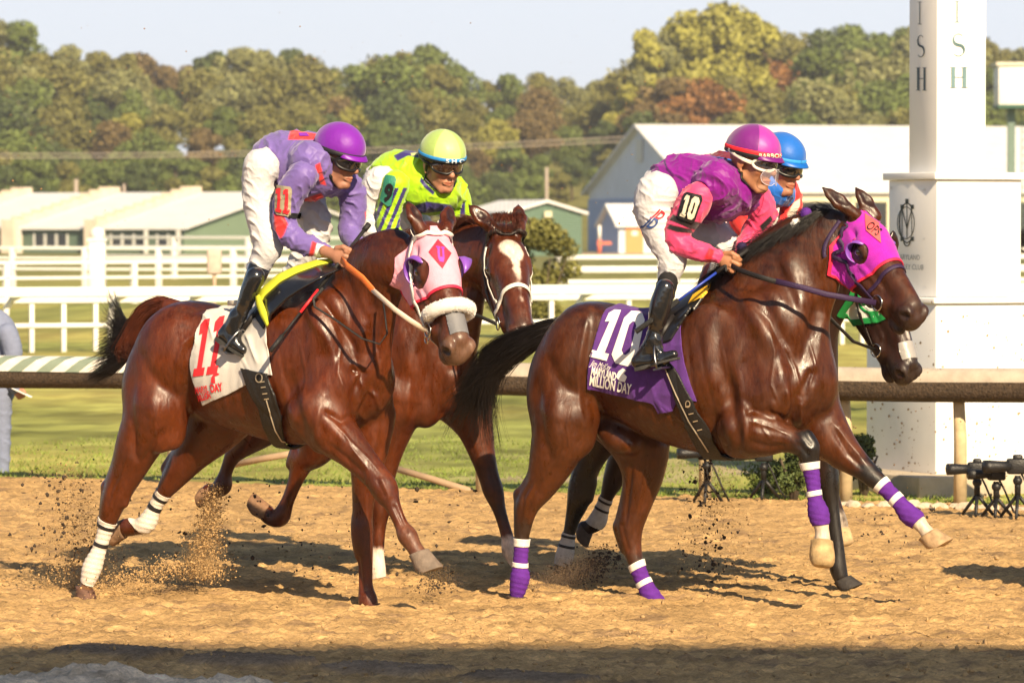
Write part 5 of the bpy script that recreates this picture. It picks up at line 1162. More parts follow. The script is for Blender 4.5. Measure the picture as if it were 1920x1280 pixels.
r.garment('sleeve', [([(1412, 360, 27, .15), (1426, 385, 27, .18), (1428, 410, 25, .2), (1412, 436, 22, .2), (1396, 462, 17, .14), (1385, 478, 13, .08)], .17)], SILK('pink'),
    colmap(PINK, [([(1424, 424), (1445, 404), (1450, 412), (1430, 434)], (.012, .010, .012)), ([(1365, 474), (1405, 474), (1410, 490), (1365, 500)], (.6, .02, .03))]), 1.0, [((.6, 0, 1), .045, .010), ((1, 0, -.4), .05, .008)], seed=7)
r.place_man((1411, 301), 34, 12, 0, w=-.02, sc=1.08); r.face()
r.ch(r.body, [(1372, 350, 24), (1385, 338, 20), (1398, 325, 20)], 0, .02)
hb = r.fist((1338, 478), (1363, 490), -.19, sz=.98); r.fist((1385, 478), (1402, 486), .08)
bt = r.boot([(1247, 540, 17), (1238, 575, 20), (1232, 605, 16), (1226, 636, 12.5, -.33)], [(1194, 690), (1240, 684), (1272, 670)], -.36)
r.ch(r.body, [(1262, 488, 15), (1250, 530, 12), (1240, 575, 12)], -.17, .02)
r.garment('sock', [([(1252, 528, 19), (1245, 552, 19), (1240, 562, 19)], -.22)], SOCKM)
r.boot([(1332, 535, 18), (1325, 580, 18), (1318, 640, 13)], [(1295, 670), (1325, 670), (1350, 660)], .34, name='riding_boot')
r.done('jockey in a magenta and pink silk with number 10 on the arm', (.36, .165, .085), GR)
r.helmet((.15, .008, .17), 'magenta', band=(.75, .02, .03), bandy=.042, hi=(.34, .03, .30))  # hi paints the satin highlight onto the front of this cap
r.put('cap_lettering', text_polys('BARBOSA', 1423, 295, 7, 52, ang=1, bold=.03), mat('cream print', (.75, .65, .5), rough=.6), .002, maxlen=4, trees=[r.capt]+[(bvh_of(o)[0], Vector((0, 0, 0))) for o in COL.objects if o.name.startswith('cap_band') and o.parent == r.root])
r.goggles((.78, .72, .60), (.04, .05, .07), alpha=.55, fr=.0065, z0=-.002, R=.103)
r.goggles((.55, .5, .55), (.5, .45, .55), alpha=.22, z0=-.048, off=.020, hh=.034, ha=50, name='clear_visor', fr=.0012, strap=False)
r.put('arm_badge', [[(1289, 361), (1315, 366), (1317, 374), (1303, 412), (1297, 418), (1273, 409), (1271, 403), (1283, 364)]], mat('black badge', (.015, .013, .015), rough=.5), .005, maxlen=6)
r.put('badge_number', quad_map(glyph_one(0, 0, 40, 100, 24)+glyph_zero(50, 0, 58, 100, 22), (-8, -6, 116, 106), [(1287, 363), (1316, 369), (1300, 415), (1273, 406)]), mat('cream digits', (.66, .60, .46), rough=.5), .0075, 'cream number 10 on the arm badge')
BLU = mat('blue embroidery', (.03, .07, .22), rough=.6); 
r.put('monogram', text_polys('JD', 1206, 420, 22, 20, ang=32, bold=.03, shear=.2), BLU, .003); r.put('monogram', text_polys('JD', 1222, 404, 18, 18, ang=32, bold=.03, shear=.2), mat('red embroidery', (.55, .02, .03), rough=.6), .003)
r.stirrup(bt[1], bt[3], bt[4], bt[5], (1262, 590, -.30))
# ------------------------------------------------------------------ jockey 11
r = Rider(560, 20.1, 28); j11 = r
LAV = (.155, .105, .34); RED = (.75, .035, .035)
r.garment('riding_breeches', [([(490, 312, 34), (484, 345, 30), (486, 385, 29), (495, 425, 29), (502, 462, 27), (492, 486, 23), (483, 505, 21)], -.18),
    ([(520, 320, 42), (555, 360, 38), (585, 400, 32), (594, 438, 26), (572, 476, 24), (545, 520, 18)], .20), ([(498, 308, 34), (515, 310, 38)], 0)], BRE, folds=[((.3, 0, 1), .045, .010), ((1, 0, .6), .06, .008)], seed=14, k=.03)
r.garment('silk_jacket', [([(506, 302, 40), (525, 298, 51), (552, 306, 60), (582, 314, 62), (610, 318, 48), (622, 322, 30)], 0), ([(580, 300, 36), (582, 304, 36)], -.13), ([(630, 330, 34), (645, 345, 28)], .14)], SILK('lavender'),
    colmap(LAV, [([(545, 243), (600, 252), (596, 262), (540, 262)], RED), ([(562, 375), (602, 362), (615, 380), (590, 392), (566, 396)], RED), ([(591, 310), (600, 305), (606, 330), (612, 348), (600, 345)], RED)]), 1.0, FL, seed=12, k=.04)
r.garment('sleeve', [([(568, 330, 28), (549, 356, 28), (538, 385, 25), (534, 418, 23), (548, 444, 22), (572, 458, 20), (598, 467, 15), (612, 471, 12)], -.20)], SILK('lavender'),
    colmap(LAV, [([(514, 402), (530, 403), (540, 420), (532, 440), (526, 448), (514, 430)], RED), ([(578, 482), (586, 452), (594, 456), (586, 486)], RED), ([(587, 484), (595, 456), (608, 460), (602, 488)], (.75, .72, .70)), ([(603, 484), (609, 460), (614, 462), (609, 488)], RED)]), 1.0,
    [((.6, 0, 1), .045, .009), ((1, 0, -.4), .05, .008)], seed=16)
r.garment('sleeve', [([(652, 345, 26, .15), (662, 375, 26, .19), (662, 405, 25, .2), (656, 435, 22, .18), (664, 455, 16, .12), (672, 468, 12, .08)], .17)], SILK('lavender'),
    colmap(LAV, [([(684, 398), (700, 390), (700, 424), (690, 440)], RED)]), 1.0, [((.6, 0, 1), .05, .009), ((1, 0, -.4), .05, .008)], seed=17)
r.place_man((634, 294), 34, 18, 0, w=-.02, sc=1.04); r.face(); r.ch(r.body, [(600, 325, 24), (615, 318, 20), (628, 308, 20)], 0, .02)
r.fist((608, 471), (637, 481), -.235, sz=1.05); r.fist((672, 468), (688, 474), .08)
bt = r.boot([(479, 519, 18), (468, 545, 17), (457, 575, 14), (444, 596, 13, -.35)], [(412, 632), (436, 652), (458, 667)], -.38)
r.boot([(543, 522, 18), (530, 570, 17), (515, 620, 12)], [(490, 650), (515, 655), (540, 650)], .34)
r.done('jockey in a lavender and red silk with number 11 on the arm', (.34, .16, .10), GR, stubble=.35)
r.helmet((.165, .008, .32), 'violet', dark=(.012, .012, .03)); 
r.goggles((.012, .010, .012), (.015, .012, .012), z0=-.004, R=.106, fr=.007, hh=.027)
r.put('arm_badge', [[(518, 347), (545, 350), (548, 355), (544, 402), (540, 406), (520, 402), (516, 398)]], mat('khaki badge', (.36, .32, .22), rough=.5), .005, maxlen=6)
r.put('badge_number', quad_map(glyph_one(0, 0, 40, 100, 20)+glyph_one(52, 0, 40, 100, 20), (-10, -8, 102, 108), [(518, 348), (547, 352), (543, 404), (516, 400)]), RP, .0075, 'red number 11 on the arm badge')
r.put('arm_band', [[(543, 399), (566, 400), (564, 410), (541, 408)]], mat('black elastic', (.012, .012, .013), rough=.7), .004)
r.put('back_patch_mark', [[(560, 250), (575, 250), (580, 256), (562, 256)]], mat('purple embroidery', (.22, .03, .38)), .003)
r.add(MB().tube([r.p(487, 500, -.205), r.p(482, 512, -.21), r.p(474, 530, -.22)], [.050, .049, .045], 24).build('boot_top', mat('black patent boot', (0, 0, 0))))
r.add(MB().tube([r.p(427, 568, -.33), r.p(450, 567, -.34), r.p(470, 565, -.30)], [(.012, .003)]*3, 8).build('boot_band', mat('white rubber band', (.6, .55, .45), rough=.5)))
r.stirrup(bt[1], bt[3], bt[4], bt[5], (500, 560, -.28))
# ------------------------------------------------------------------ jockey 9
r = Rider(760, 21.6, 34); j9 = r
LM = (.34, .60, .008); NV = (.035, .025, .16)
r.garment('riding_breeches', [([(715, 345, 34), (698, 372, 30), (694, 410, 28), (708, 448, 25), (712, 475, 20), (700, 510, 16)], -.15), ([(735, 345, 36), (770, 400, 30), (790, 440, 24), (780, 480, 18)], .2), ([(712, 335, 30), (735, 340, 38)], 0)], BRE, folds=[((.3, 0, 1), .045, .008)], seed=24, k=.03)
r.garment('silk_jacket', [([(715, 335, 30), (742, 330, 48), (772, 338, 54), (800, 350, 52), (822, 358, 42)], 0), ([(845, 358, 30), (850, 366, 28)], .12)], SILK('lime'),
    colmap(LM, [([(738, 292), (760, 281), (795, 285), (797, 298), (765, 292), (745, 302)], NV), ([(758, 392), (800, 378), (845, 384), (856, 394), (810, 398), (762, 404)], NV), ([(790, 332), (800, 345), (815, 360), (812, 366), (796, 352), (787, 340)], NV), ([(770, 287), (784, 286), (782, 291), (772, 292)], (.6, .62, .2))]), 1.0, FL, seed=22, k=.04)
def stripe9(V):
    p = to_px(V); c = np.tile(np.array(LM), (len(V), 1)); t = ((p[:, 0]+.42*p[:, 1])/16) % 1; m_ = (t > .52) & (p[:, 1] > 352); c[m_] = NV; return c
r.garment('sleeve', [([(742, 345, 26), (734, 375, 24), (728, 405, 22), (732, 435, 20), (755, 455, 15), (780, 462, 12)], -.17)], SILK('lime'), stripe9, 1.0, [((.6, 0, 1), .05, .006)], seed=26)
r.garment('sleeve', [([(852, 355, 23, .13), (862, 378, 22, .16), (862, 405, 20, .17), (850, 430, 16, .12), (835, 445, 12, .08)], .15)], SILK('lime'), colmap(LM, [([(846, 350), (856, 345), (872, 372), (872, 410), (862, 412), (864, 380)], NV)]), 1.0, [((.6, 0, 1), .05, .006)], seed=27)
r.place_man((829, 305), 62, 15, 0, w=-.06, sc=1.07); r.face(); r.ch(r.body, [(810, 345, 20), (818, 330, 18), (825, 318, 18)], 0, .02)
r.fist((778, 462), (800, 468), -.15); r.fist((837, 445), (850, 452), .08)
r.boot([(702, 505, 17), (690, 550, 16), (682, 600, 12)], [(660, 630), (685, 632), (705, 626)], -.25); r.boot([(780, 485, 16), (800, 540, 15), (800, 600, 12)], [(790, 632), (812, 634), (832, 628)], .33)
r.done('jockey in a lime green silk with navy stripes and a green number 9 badge', (.42, .20, .12), GR, stubble=.3)
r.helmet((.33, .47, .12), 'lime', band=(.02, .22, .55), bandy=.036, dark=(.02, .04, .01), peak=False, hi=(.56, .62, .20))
r.put('cap_lettering', text_polys('S H C', 836, 305, 6.5, 34, ang=1, bold=.03), mat('pale blue print', (.6, .7, .75), rough=.6), .003, maxlen=4, trees=[r.capt]+[(bvh_of(o)[0], Vector((0, 0, 0))) for o in COL.objects if o.name.startswith('cap_band') and o.parent == r.root])
r.goggles((.010, .010, .010), (.035, .018, .010), z0=-.002, R=.104, fr=.006)
r.put('arm_badge', [[(724, 329), (740, 331), (743, 338), (733, 384), (728, 387), (715, 378), (714, 372)]], mat('green badge', (.03, .20, .13), rough=.5), .006, maxlen=6)
r.put('badge_number', text_polys('9', 719, 374, 32, 15, ang=12, bold=.05), mat('black print', (.01, .01, .012)), .0085)
# ------------------------------------------------------------------ jockey 12
r = Rider(1400, 21.1, 26); j12 = r
SB = (.01, .12, .50); MR = (.16, .01, .03)
r.garment('riding_breeches', [([(1310, 355, 38), (1320, 390, 34), (1350, 425, 30), (1375, 455, 26), (1350, 490, 20), (1330, 515, 16)], -.10), ([(1340, 360, 38), (1390, 410, 32), (1430, 450, 26), (1400, 490, 20)], .2)], SILK('stripe'),
    colmap((.62, .60, .60), [([(1330, 400), (1345, 395), (1400, 475), (1390, 490), (1375, 480)], RED)]), folds=[((.3, 0, 1), .05, .007)], seed=34, k=.03)
def j12c(V):
    p = to_px(V); c = np.tile(np.array(SB), (len(V), 1)); t = ((p[:, 1]-.18*p[:, 0])/13) % 2; c[(t > 1) & (p[:, 0] < 1400)] = MR; return c
r.garment('silk_jacket', [([(1318, 345, 32), (1345, 330, 44), (1385, 334, 50), (1425, 345, 50), (1452, 352, 38)], 0), ([(1462, 358, 26), (1470, 362, 24)], .10)], SILK('blue'), j12c, 1.0, FL, seed=32, k=.04)
r.garment('sleeve', [([(1472, 348, 22, .12), (1482, 372, 22, .15), (1482, 400, 20, .16), (1470, 425, 16, .12), (1455, 445, 12, .08)], .15)], SILK('red'), colmap(RED, [([(1476, 400), (1488, 380), (1500, 372), (1500, 385), (1492, 402), (1500, 410), (1478, 412)], (.7, .6, .5))]), 1.0, [((.6, 0, 1), .05, .006)], seed=37)
r.garment('sleeve', [([(1408, 355, 24), (1396, 385, 24), (1392, 415, 22), (1410, 440, 18), (1432, 455, 13)], -.14)], SILK('red'), colmap(RED, []), 1.0, [((.6, 0, 1), .05, .006)], seed=38)
r.place_man((1463, 310), 42, 14, 0, w=-.02, sc=1.05); r.face(); r.ch(r.body, [(1440, 345, 20), (1452, 332, 18), (1464, 320, 18)], 0, .02)
r.fist((1432, 455), (1452, 464), -.13); r.fist((1455, 445), (1470, 452), .08)
r.boot([(1334, 508, 16), (1322, 545, 17), (1314, 590, 12)], [(1290, 620), (1314, 622), (1336, 614)], -.22, m=mat('maroon top boot', (.05, .008, .012), rough=.4)); r.boot([(1400, 490, 16), (1390, 540, 15), (1385, 590, 12)], [(1370, 620), (1392, 622), (1412, 616)], .33)
r.garment('sock', [([(1340, 488, 16), (1330, 512, 15), (1325, 528, 15)], -.14)], mat('tan stocking', (.45, .27, .15), rough=.8))
r.done('jockey with a bright blue cap and red sleeves, half hidden behind the magenta jockey', (.34, .15, .09), GR)
r.helmet((.005, .11, .45), 'blue', band=(.03, .28, .65), bandy=.040, peak=True); r.goggles((.010, .010, .012), (.012, .012, .014), z0=-.004, R=.104, fr=.008)
# ------------------------------------------------------------------ reins, whips
def rein(h, pts, r_, m, name='rein', label=None):
    P_ = [h.p(*q) if not isinstance(q, Vector) else q for q in pts]; o = MB().tube(P_, [r_]*len(P_), 8).build(name, m); h.add(o)
    if label: o['label'] = label
BLK = mat('black rubber rein', (.014, .013, .013), rough=.55, bump=.4, bscale=250)
b10 = h10.H(.405, -.075, -.150)
rein(h10, [(1372, 498, -.21), (1385, 506, -.24), (1420, 518, -.30), (1455, 528, -.31)], (.012, .005), BLK); rein(h10, [(1453, 527, -.31), (1500, 538, -.28), (1550, 552, -.26), b10], (.013, .004), STR)
rein(h10, [(1388, 500, .02), (1400, 500, .0), (1372, 512, -.12), (1360, 504, -.2)], (.011, .004), BLK)
b12 = h12.H(.405, -.075, -.150); rein(h12, [(1452, 464, -.14), (1500, 540, -.24), (1550, 590, -.22), (1600, 640, -.18), b12], (.010, .004), BLK)
ORG = mat('orange rubber rein', (.70, .17, .035), rough=.55, bump=.4, bscale=250); WRN = mat('white leather rein', (.70, .58, .46), rough=.6)
b11 = h11.H(.41, -.078, -.150)
rein(h11, [(640, 487, -.21), (652, 500, -.25), (680, 522, -.28), (700, 545, -.30)], (.017, .005), ORG, label='orange rubber grip of the rein'); rein(h11, [(698, 543, -.30), (740, 580, -.33), (768, 600, -.36), b11], (.012, .004), WRN)
rein(h11, [(660, 468, .0), (680, 462, .06), (700, 460, .08), (712, 462, .08)], (.014, .005), ORG)
rein(h11, [(606, 540, -.24), (588, 560, -.265), (590, 575, -.27), (630, 600, -.28), (680, 635, -.27), (712, 645, -.25), (726, 625, -.23), (718, 560, -.2)], (.008, .004), BLK, 'rein_loop')
b9 = h9.H(.41, -.078, -.150); rein(h9, [(800, 470, -.14), (830, 540, -.26), (880, 585, -.30), b9], (.010, .004), BLK); rein(h9, [(840, 455, .08), (860, 480, .08), (900, 520, .0), h9.H(.41, .078, -.150)], (.010, .004), BLK)
def whip(h, pts, label, segs):
    m = None; e = None
    P_ = [h.p(*q) for q in pts]; e = empty('riding_whip', P_[0], label, 'whip'); off = Matrix.Translation(-P_[0])
    for i, (a, b, r_, mm, nm) in enumerate(segs):
        A, B_ = P_[0].lerp(P_[1], a), P_[0].lerp(P_[1], b); o = MB().tube([A, A.lerp(B_, .5), B_], [r_]*3, 10).build(nm, mm, e); o.matrix_parent_inverse = off
whip(h11, [(692, 420, .02), (507, 658, -.42)], 'thin riding whip with a red band, held by the lavender jockey', [(0, .05, .013, BLK, 'pommel'), (.04, .52, .0085, BLK, 'handle'), (.52, .70, .0065, mat('red whip tape', (.7, .02, .03), rough=.4), 'tape'), (.70, .88, .0055, BLK, 'shaft'), (.88, 1, .011, BLK, 'flap')])
whip(h10, [(1402, 468, -.12), (1192, 622, -.42)], 'black and blue riding whip crossing the boot of the magenta jockey', [(0, .28, .0095, BLK, 'handle'), (.28, .62, .006, mat('blue whip shaft', (.02, .05, .35), rough=.35), 'shaft'), (.62, 1, .012, mat('black studded flap', (.02, .02, .02), rough=.4, bump=.8, bscale=300), 'flap')])
# ================================================================== the place
RT = Vector((.927, -.375, 0)); RN = Vector((.375, .927, 0)); R0 = Vector((.9, 27.9, 0))      # rail line: direction, away-normal, a point on it
def RL(s, n, z=0.0): return R0+RT*s+RN*n+Vector((0, 0, z))
class VN:
    def __init__(s, seed): s.t = np.random.RandomState(seed).rand(256, 256)
    def __call__(s, x, y):
        xi = np.floor(x).astype(int); yi = np.floor(y).astype(int); fx = x-xi; fy = y-yi; fx = fx*fx*(3-2*fx); fy = fy*fy*(3-2*fy); T = s.t
        g = lambda a, b: T[a % 256, b % 256]
        return (g(xi, yi)*(1-fx)+g(xi+1, yi)*fx)*(1-fy)+(g(xi, yi+1)*(1-fx)+g(xi+1, yi+1)*fx)*fy
def grid_mesh(name, xs, ys, zf, m, kind='structure', cf=None):
    X, Y = np.meshgrid(xs, ys, indexing='ij'); Z = zf(X.ravel(), Y.ravel()); V = np.stack([X.ravel(), Y.ravel(), Z], 1)
    i = np.arange(len(xs)-1)[:, None]*len(ys)+np.arange(len(ys)-1)[None, :]; Q = np.stack([i, i+len(ys), i+len(ys)+1, i+1], -1).reshape(-1, 4)
    o = np_mesh(name, V, Q, None if cf is None else cf(V), m); return tag(o, kind=kind)
n1, n2, n3 = VN(1), VN(2), VN(3)
# ---- sandy track
def sand_mat():
    m = mat('sandy dirt', (.43, .275, .125), rough=.95, var=.22, nscale=2.2, spec=.10, attr='Col'); n = m.node_tree; b = n.nodes['Principled BSDF']; L = n.links; mx = [q for q in n.nodes if q.type == 'MIX'][0]
    tc = n.nodes.new('ShaderNodeTexCoord'); mp = n.nodes.new('ShaderNodeMapping'); mp.inputs['Rotation'].default_value = (0, 0, .385); mp.inputs['Scale'].default_value = (1, 1.9, 1); L.new(tc.outputs['Object'], mp.inputs[0]); prev = mx.outputs[2]; hs = []
    for sc, lo, hi, a_, c_ in ((26, .78, 1.26, .34, .66), (75, .80, 1.28, .34, .66), (9, .90, 1.14, .35, .65)):
        q = n.nodes.new('ShaderNodeTexNoise'); q.inputs['Scale'].default_value = sc; q.inputs['Detail'].default_value = 6; q.inputs['Roughness'].default_value = .7; L.new(mp.outputs[0], q.inputs['Vector']); hs.append(q)
        g = n.nodes.new('ShaderNodeMapRange'); g.inputs[1].default_value = a_; g.inputs[2].default_value = c_; g.inputs[3].default_value = lo; g.inputs[4].default_value = hi; L.new(q.outputs[0], g.inputs[0])
        k = n.nodes.new('ShaderNodeMix'); k.data_type = 'RGBA'; k.blend_type = 'MULTIPLY'; k.inputs[0].default_value = 1; L.new(prev, k.inputs[6]); L.new(g.outputs[0], k.inputs[7]); prev = k.outputs[2]
    L.new(prev, b.inputs['Base Color']); ad = n.nodes.new('ShaderNodeMath'); ad.operation = 'ADD'; L.new(hs[0].outputs[0], ad.inputs[0]); L.new(hs[1].outputs[0], ad.inputs[1])
    bp = n.nodes.new('ShaderNodeBump'); bp.inputs['Strength'].default_value = .8; bp.inputs['Distance'].default_value = .011; L.new(ad.outputs[0], bp.inputs['Height']); L.new(bp.outputs[0], b.inputs['Normal']); return m
ta, tb = ground(130, 1226), ground(900, 1276)
mound = [ground(x, y) for x, y in ((-10, 1292), (200, 1284), (420, 1302), (820, 1322))]
def sand_z(x, y):
    s_ = (x-R0.x)*RT.x+(y-R0.y)*RT.y; n_ = (x-R0.x)*RN.x+(y-R0.y)*RN.y
    z = .004*(n1(s_*5, n_*9)-.5)+.009*(n2(s_*14, n_*30)-.5)+.020*np.maximum(n3(s_*22, n_*36)-.55, 0)*2+.015*(n1(s_*45, n_*50)-.5)+.008*(n2(s_*.8, n_*2.2)-.5)
    z = z+.013*(1-np.abs(np.sin(n_*19+2*n1(s_*1.3, n_*1.3))))*n2(s_*2.5, n_*2)
    rel = n_/1.0; z = np.where(rel > .1, z*.7, z)
    a = np.array(ta[:2]); b = np.array(tb[:2]); ba = b-a; t = ((x-a[0])*ba[0]+(y-a[1])*ba[1])/(ba@ba); pd = ((x-a[0])*ba[1]-(y-a[1])*ba[0])/np.linalg.norm(ba)
    seg = (t > -.02) & (t < 1.3) & (((t*3.02) % 1) < .74); k = seg*smoothstep(.16, .11, np.abs(pd)+.03*(n1(x*6, y*6)-.5)); z = z*(1-.8*k)+k*(.030+.006*np.sin(pd*150))
    for c, (ru, rv, h) in zip(mound, ((.42, .42, .06), (.30, .38, .085), (.34, .40, .06), (.40, .36, .05))):
        d = np.sqrt(((x-c.x)/ru)**2+((y-c.y+.15)/rv)**2)+.35*(n2(x*5, y*5)-.5); z = z+.72*h*smoothstep(1.0, .25, d)*(1+.9*(n3(x*9, y*9)-.5)+.6*(n1(x*22, y*22)-.5)+.35*(n2(x*45, y*45)-.5))
    for h in FOOT:
        d = np.hypot(x-h[0], y-h[1]); z = z-.03*np.exp(-(d/.09)**2)+.012*np.exp(-((d-.16)/.05)**2)
    return z+.006
def sand_c(V):
    x, y = V[:, 0], V[:, 1]; c = np.tile(np.array((.490, .312, .136)), (len(V), 1)); a = (n1(x*9, y*15)*.6+n2(x*24, y*30)*.4)[:, None]
    c = c*(.72+.52*a); dk = smoothstep(.70, .86, n3(x*8, y*12))[:, None]*.6; c = c*(1-dk)+np.array((.20, .13, .08))*dk
    s_ = (x-R0.x)*RT.x+(y-R0.y)*RT.y; n_ = (x-R0.x)*RN.x+(y-R0.y)*RN.y
    near = np.max([smoothstep(1.1, .7, np.sqrt(((x-q.x)/ru)**2+((y-q.y+.15)/rv)**2)+.5*(n2(x*5, y*5)-.5)) for q, (ru, rv) in zip(mound, ((.46, .46), (.34, .42), (.38, .44), (.44, .40)))], 0)[:, None]; c = c*(1-near)+np.array((.78, .62, .44))*(.55+.75*a)*near
    a_ = np.array(ta[:2]); b_ = np.array(tb[:2]); ba = b_-a_; t = ((x-a_[0])*ba[0]+(y-a_[1])*ba[1])/(ba@ba); pd = ((x-a_[0])*ba[1]-(y-a_[1])*ba[0])/np.linalg.norm(ba)
    k = ((t > -.02) & (t < 1.3) & (((t*3.02) % 1) < .74))*smoothstep(.17, .12, np.abs(pd)); c = c*(1-k[:, None])+np.array((.27, .19, .12))*k[:, None]*(.7+.6*a)
    return c
FOOT = [tuple(h.p(px, py, w_)[:2]) for h, px, py, w_ in ((h11, 158, 1108, -.15), (h11, 694, 1142, .12), (h10, 968, 1125, -.15), (h10, 1246, 1140, .15), (h9, 712, 1090, -.13), (h12, 1586, 1104, -.10), (h9, 990, 1095, .13), (h12, 1050, 1075, -.12))]
SM = sand_mat()
gx = np.concatenate([np.linspace(-60, -3.7, 24)[:-1], np.arange(-3.7, 3.7, .020), np.linspace(3.72, 60, 24)]); gy = np.concatenate([np.linspace(-6, 15.6, 12)[:-1], np.arange(15.6, 23, .020), np.arange(23, 31.2, .032)])
def trk(x, y):
    n_ = (x-R0.x)*RN.x+(y-R0.y)*RN.y; s_ = (x-R0.x)*RT.x+(y-R0.y)*RT.y
    edge = .45-.42*smoothstep(-4, 1, s_)+.18*(n1(x*1.3, y*1.3)-.5)+.08*(n2(x*7, y*7)-.5); z = sand_z(x, y)
    return np.where(n_ > edge, z*.3-smoothstep(0, .15, n_-edge)*.12, z)
grid_mesh('dirt_track', gx, gy, trk, SM, cf=sand_c)
# ---- grass ground reaching the horizon, rising behind the barns
GRS = mat('mown grass', (.17, .185, .045), rough=.9, var=.30, nscale=.7, bump=.8, bscale=14, spec=.1, attr='Col')
def hill_z(x, y): return smoothstep(330, 520, y)*(11+2*np.sin(x*.05+1))+.0*x
def gz(x, y):
    n_ = (x-R0.x)*RN.x+(y-R0.y)*RN.y
    return hill_z(x, y)-.25*smoothstep(.3, -.4, n_)+.02*(n1(x*3, y*3)-.5)*(y < 80)+np.where(y < 45, .035*(n2(x*9, y*7)-.5), 0)
def gc(V):
    x, y = V[:, 0], V[:, 1]; c = np.tile(np.array((.265, .285, .075)), (len(V), 1)); a = n1(x*1.1, y*.5)[:, None]; b = n2(x*5, y*3)[:, None]; d = n3(x*.45, y*.22)[:, None]
    c = c*(.62+.76*b)*(1-.42*a)+np.array((.20, .13, .04))*np.clip(d*1.5-.35, 0, 1)
    bare = (smoothstep(.55, .75, n3(x*.9+3, y*.6))*smoothstep(34, 30, y)*smoothstep(-1.2, .5, x))[:, None]; c = c*(1-bare)+np.array((.42, .33, .22))*bare
    far = smoothstep(80, 200, y)[:, None]; return c*(1-far)+np.array((.17, .165, .05))*far
grid_mesh('ground', np.concatenate([np.linspace(-900, -12, 24)[:-1], np.arange(-12, 12, .12), np.linspace(12, 900, 24)]), np.concatenate([np.linspace(-60, 24, 8)[:-1], np.arange(24, 70, .12), np.linspace(70, 320, 40), np.linspace(330, 1200, 40)]), gz, GRS, cf=gc)
# grass tufts along the verge
g_ = np.random.RandomState(5); N_ = 26000; s_ = g_.uniform(-7, 4, N_); n_ = .15+g_.rand(N_)**2.2*7; bx = R0.x+RT.x*s_+RN.x*n_; by = R0.y+RT.y*s_+RN.y*n_
ok = (n2(bx*2, by*2)+.3*(n_ > 1.2) > .42) & (n_ > .5-.42*smoothstep(-4, 1, s_)); bx, by = bx[ok], by[ok]; k = len(bx); h_ = .010+.026*g_.rand(k); a_ = g_.rand(k)*6.28; wv = .006
V = np.stack([np.stack([bx-wv*np.cos(a_), by-wv*np.sin(a_), 0*bx], 1), np.stack([bx+wv*np.cos(a_), by+wv*np.sin(a_), 0*bx], 1), np.stack([bx+(g_.rand(k)-.5)*.05, by+(g_.rand(k)-.5)*.05, h_], 1)], 1).reshape(-1, 3)
tag(np_mesh('grass', V, np.arange(3*k).reshape(-1, 3), None, mat('grass blade', (.16, .21, .035), rough=.7, var=.35, nscale=3)), 'short sunlit grass growing beyond the wooden rail', 'grass', kind='stuff')
# ---- wooden rail of the dirt track
LR = 'heavy rail along the dirt track, pale on top, green stripes at its left end'
rail = empty('running_rail', RL(0, 0), LR, 'rail')
def kid(root, o): o.parent = root; o.matrix_parent_inverse = Matrix.Translation(-Vector(root.location)); return o
prof = [(-.085, .66), (-.10, .70), (-.105, .755), (-.09, .81), (-.04, .836), (.04, .836), (.09, .80), (.10, .72), (.08, .66), (.0, .63)]
V = []; ss = np.linspace(-9, 5, 60)
for s_ in ss: V += [RL(s_, n_, z_+.004*math.sin(s_*3)) for n_, z_ in prof]
K = len(prof); Fc = [(i*K+j, i*K+(j+1) % K, (i+1)*K+(j+1) % K, (i+1)*K+j) for i in range(len(ss)-1) for j in range(K)]
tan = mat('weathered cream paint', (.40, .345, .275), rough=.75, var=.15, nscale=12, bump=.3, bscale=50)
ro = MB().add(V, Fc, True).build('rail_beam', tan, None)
mud = mat('mud and shade underside', (.055, .038, .024), rough=.9, var=.5, nscale=60, bump=.8, bscale=70)  # lower half of the beam painted dark for its shade as well as mud
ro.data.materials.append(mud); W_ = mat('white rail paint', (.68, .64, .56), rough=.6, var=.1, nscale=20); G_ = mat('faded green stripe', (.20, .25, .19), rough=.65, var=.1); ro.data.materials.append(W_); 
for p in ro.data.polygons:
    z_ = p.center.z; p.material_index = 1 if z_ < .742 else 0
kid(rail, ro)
for i in range(18):
    s0 = -5.35+i*.105; m_ = W_ if i % 2 else G_
    V = []
    for q, (n_, z_) in enumerate(((-.112, .742), (-.108, .780), (-.094, .818), (-.04, .8415), (.05, .8415))):
        sk = .05*q; V += [RL(s0+sk, n_, z_), RL(s0+.107 + sk if i % 2 else s0+.105+sk, n_, z_+.001*(i % 2))]
    kid(rail, MB().add(V, [(2*j, 2*j+1, 2*j+3, 2*j+2) for j in range(4)], True).build('stripe', m_))
post_c = mat('cream post paint', (.50, .40, .24), rough=.75, var=.2, nscale=15)
for px in (310, 890, 1310, 1575, 1790):
    d = ray(px, 900); t = None; k = d.x/d.y; s_ = (k*R0.y-R0.x)/(RT.x-k*RT.y); b = RL(s_, .12)
    kid(rail, MB().tube([b, b+Vector((0, 0, .4)), RL(s_, .08, .66)], [.042, .040, .036], 10).build('post', post_c))
for (x0, y0, x1, y1) in ((430, 872, 560, 848), (735, 876, 885, 921)):
    k = ray(x0, 900); k = k.x/k.y; sa = (k*R0.y-R0.x)/(RT.x-k*RT.y); k = ray(x1, 900); k = k.x/k.y; sb = (k*R0.y-R0.x)/(RT.x-k*RT.y)
    kid(rail, MB().tube([at(x0, y0, RL(sa, .3).y), at((x0+x1)/2, (y0+y1)/2-1, (RL(sa, .3).y+RL(sb, .2).y)/2), at(x1, y1, RL(sb, .2).y)], [.022]*3, 8).build('brace_pipe', mat('pale brown pipe', (.34, .24, .15), rough=.7)))
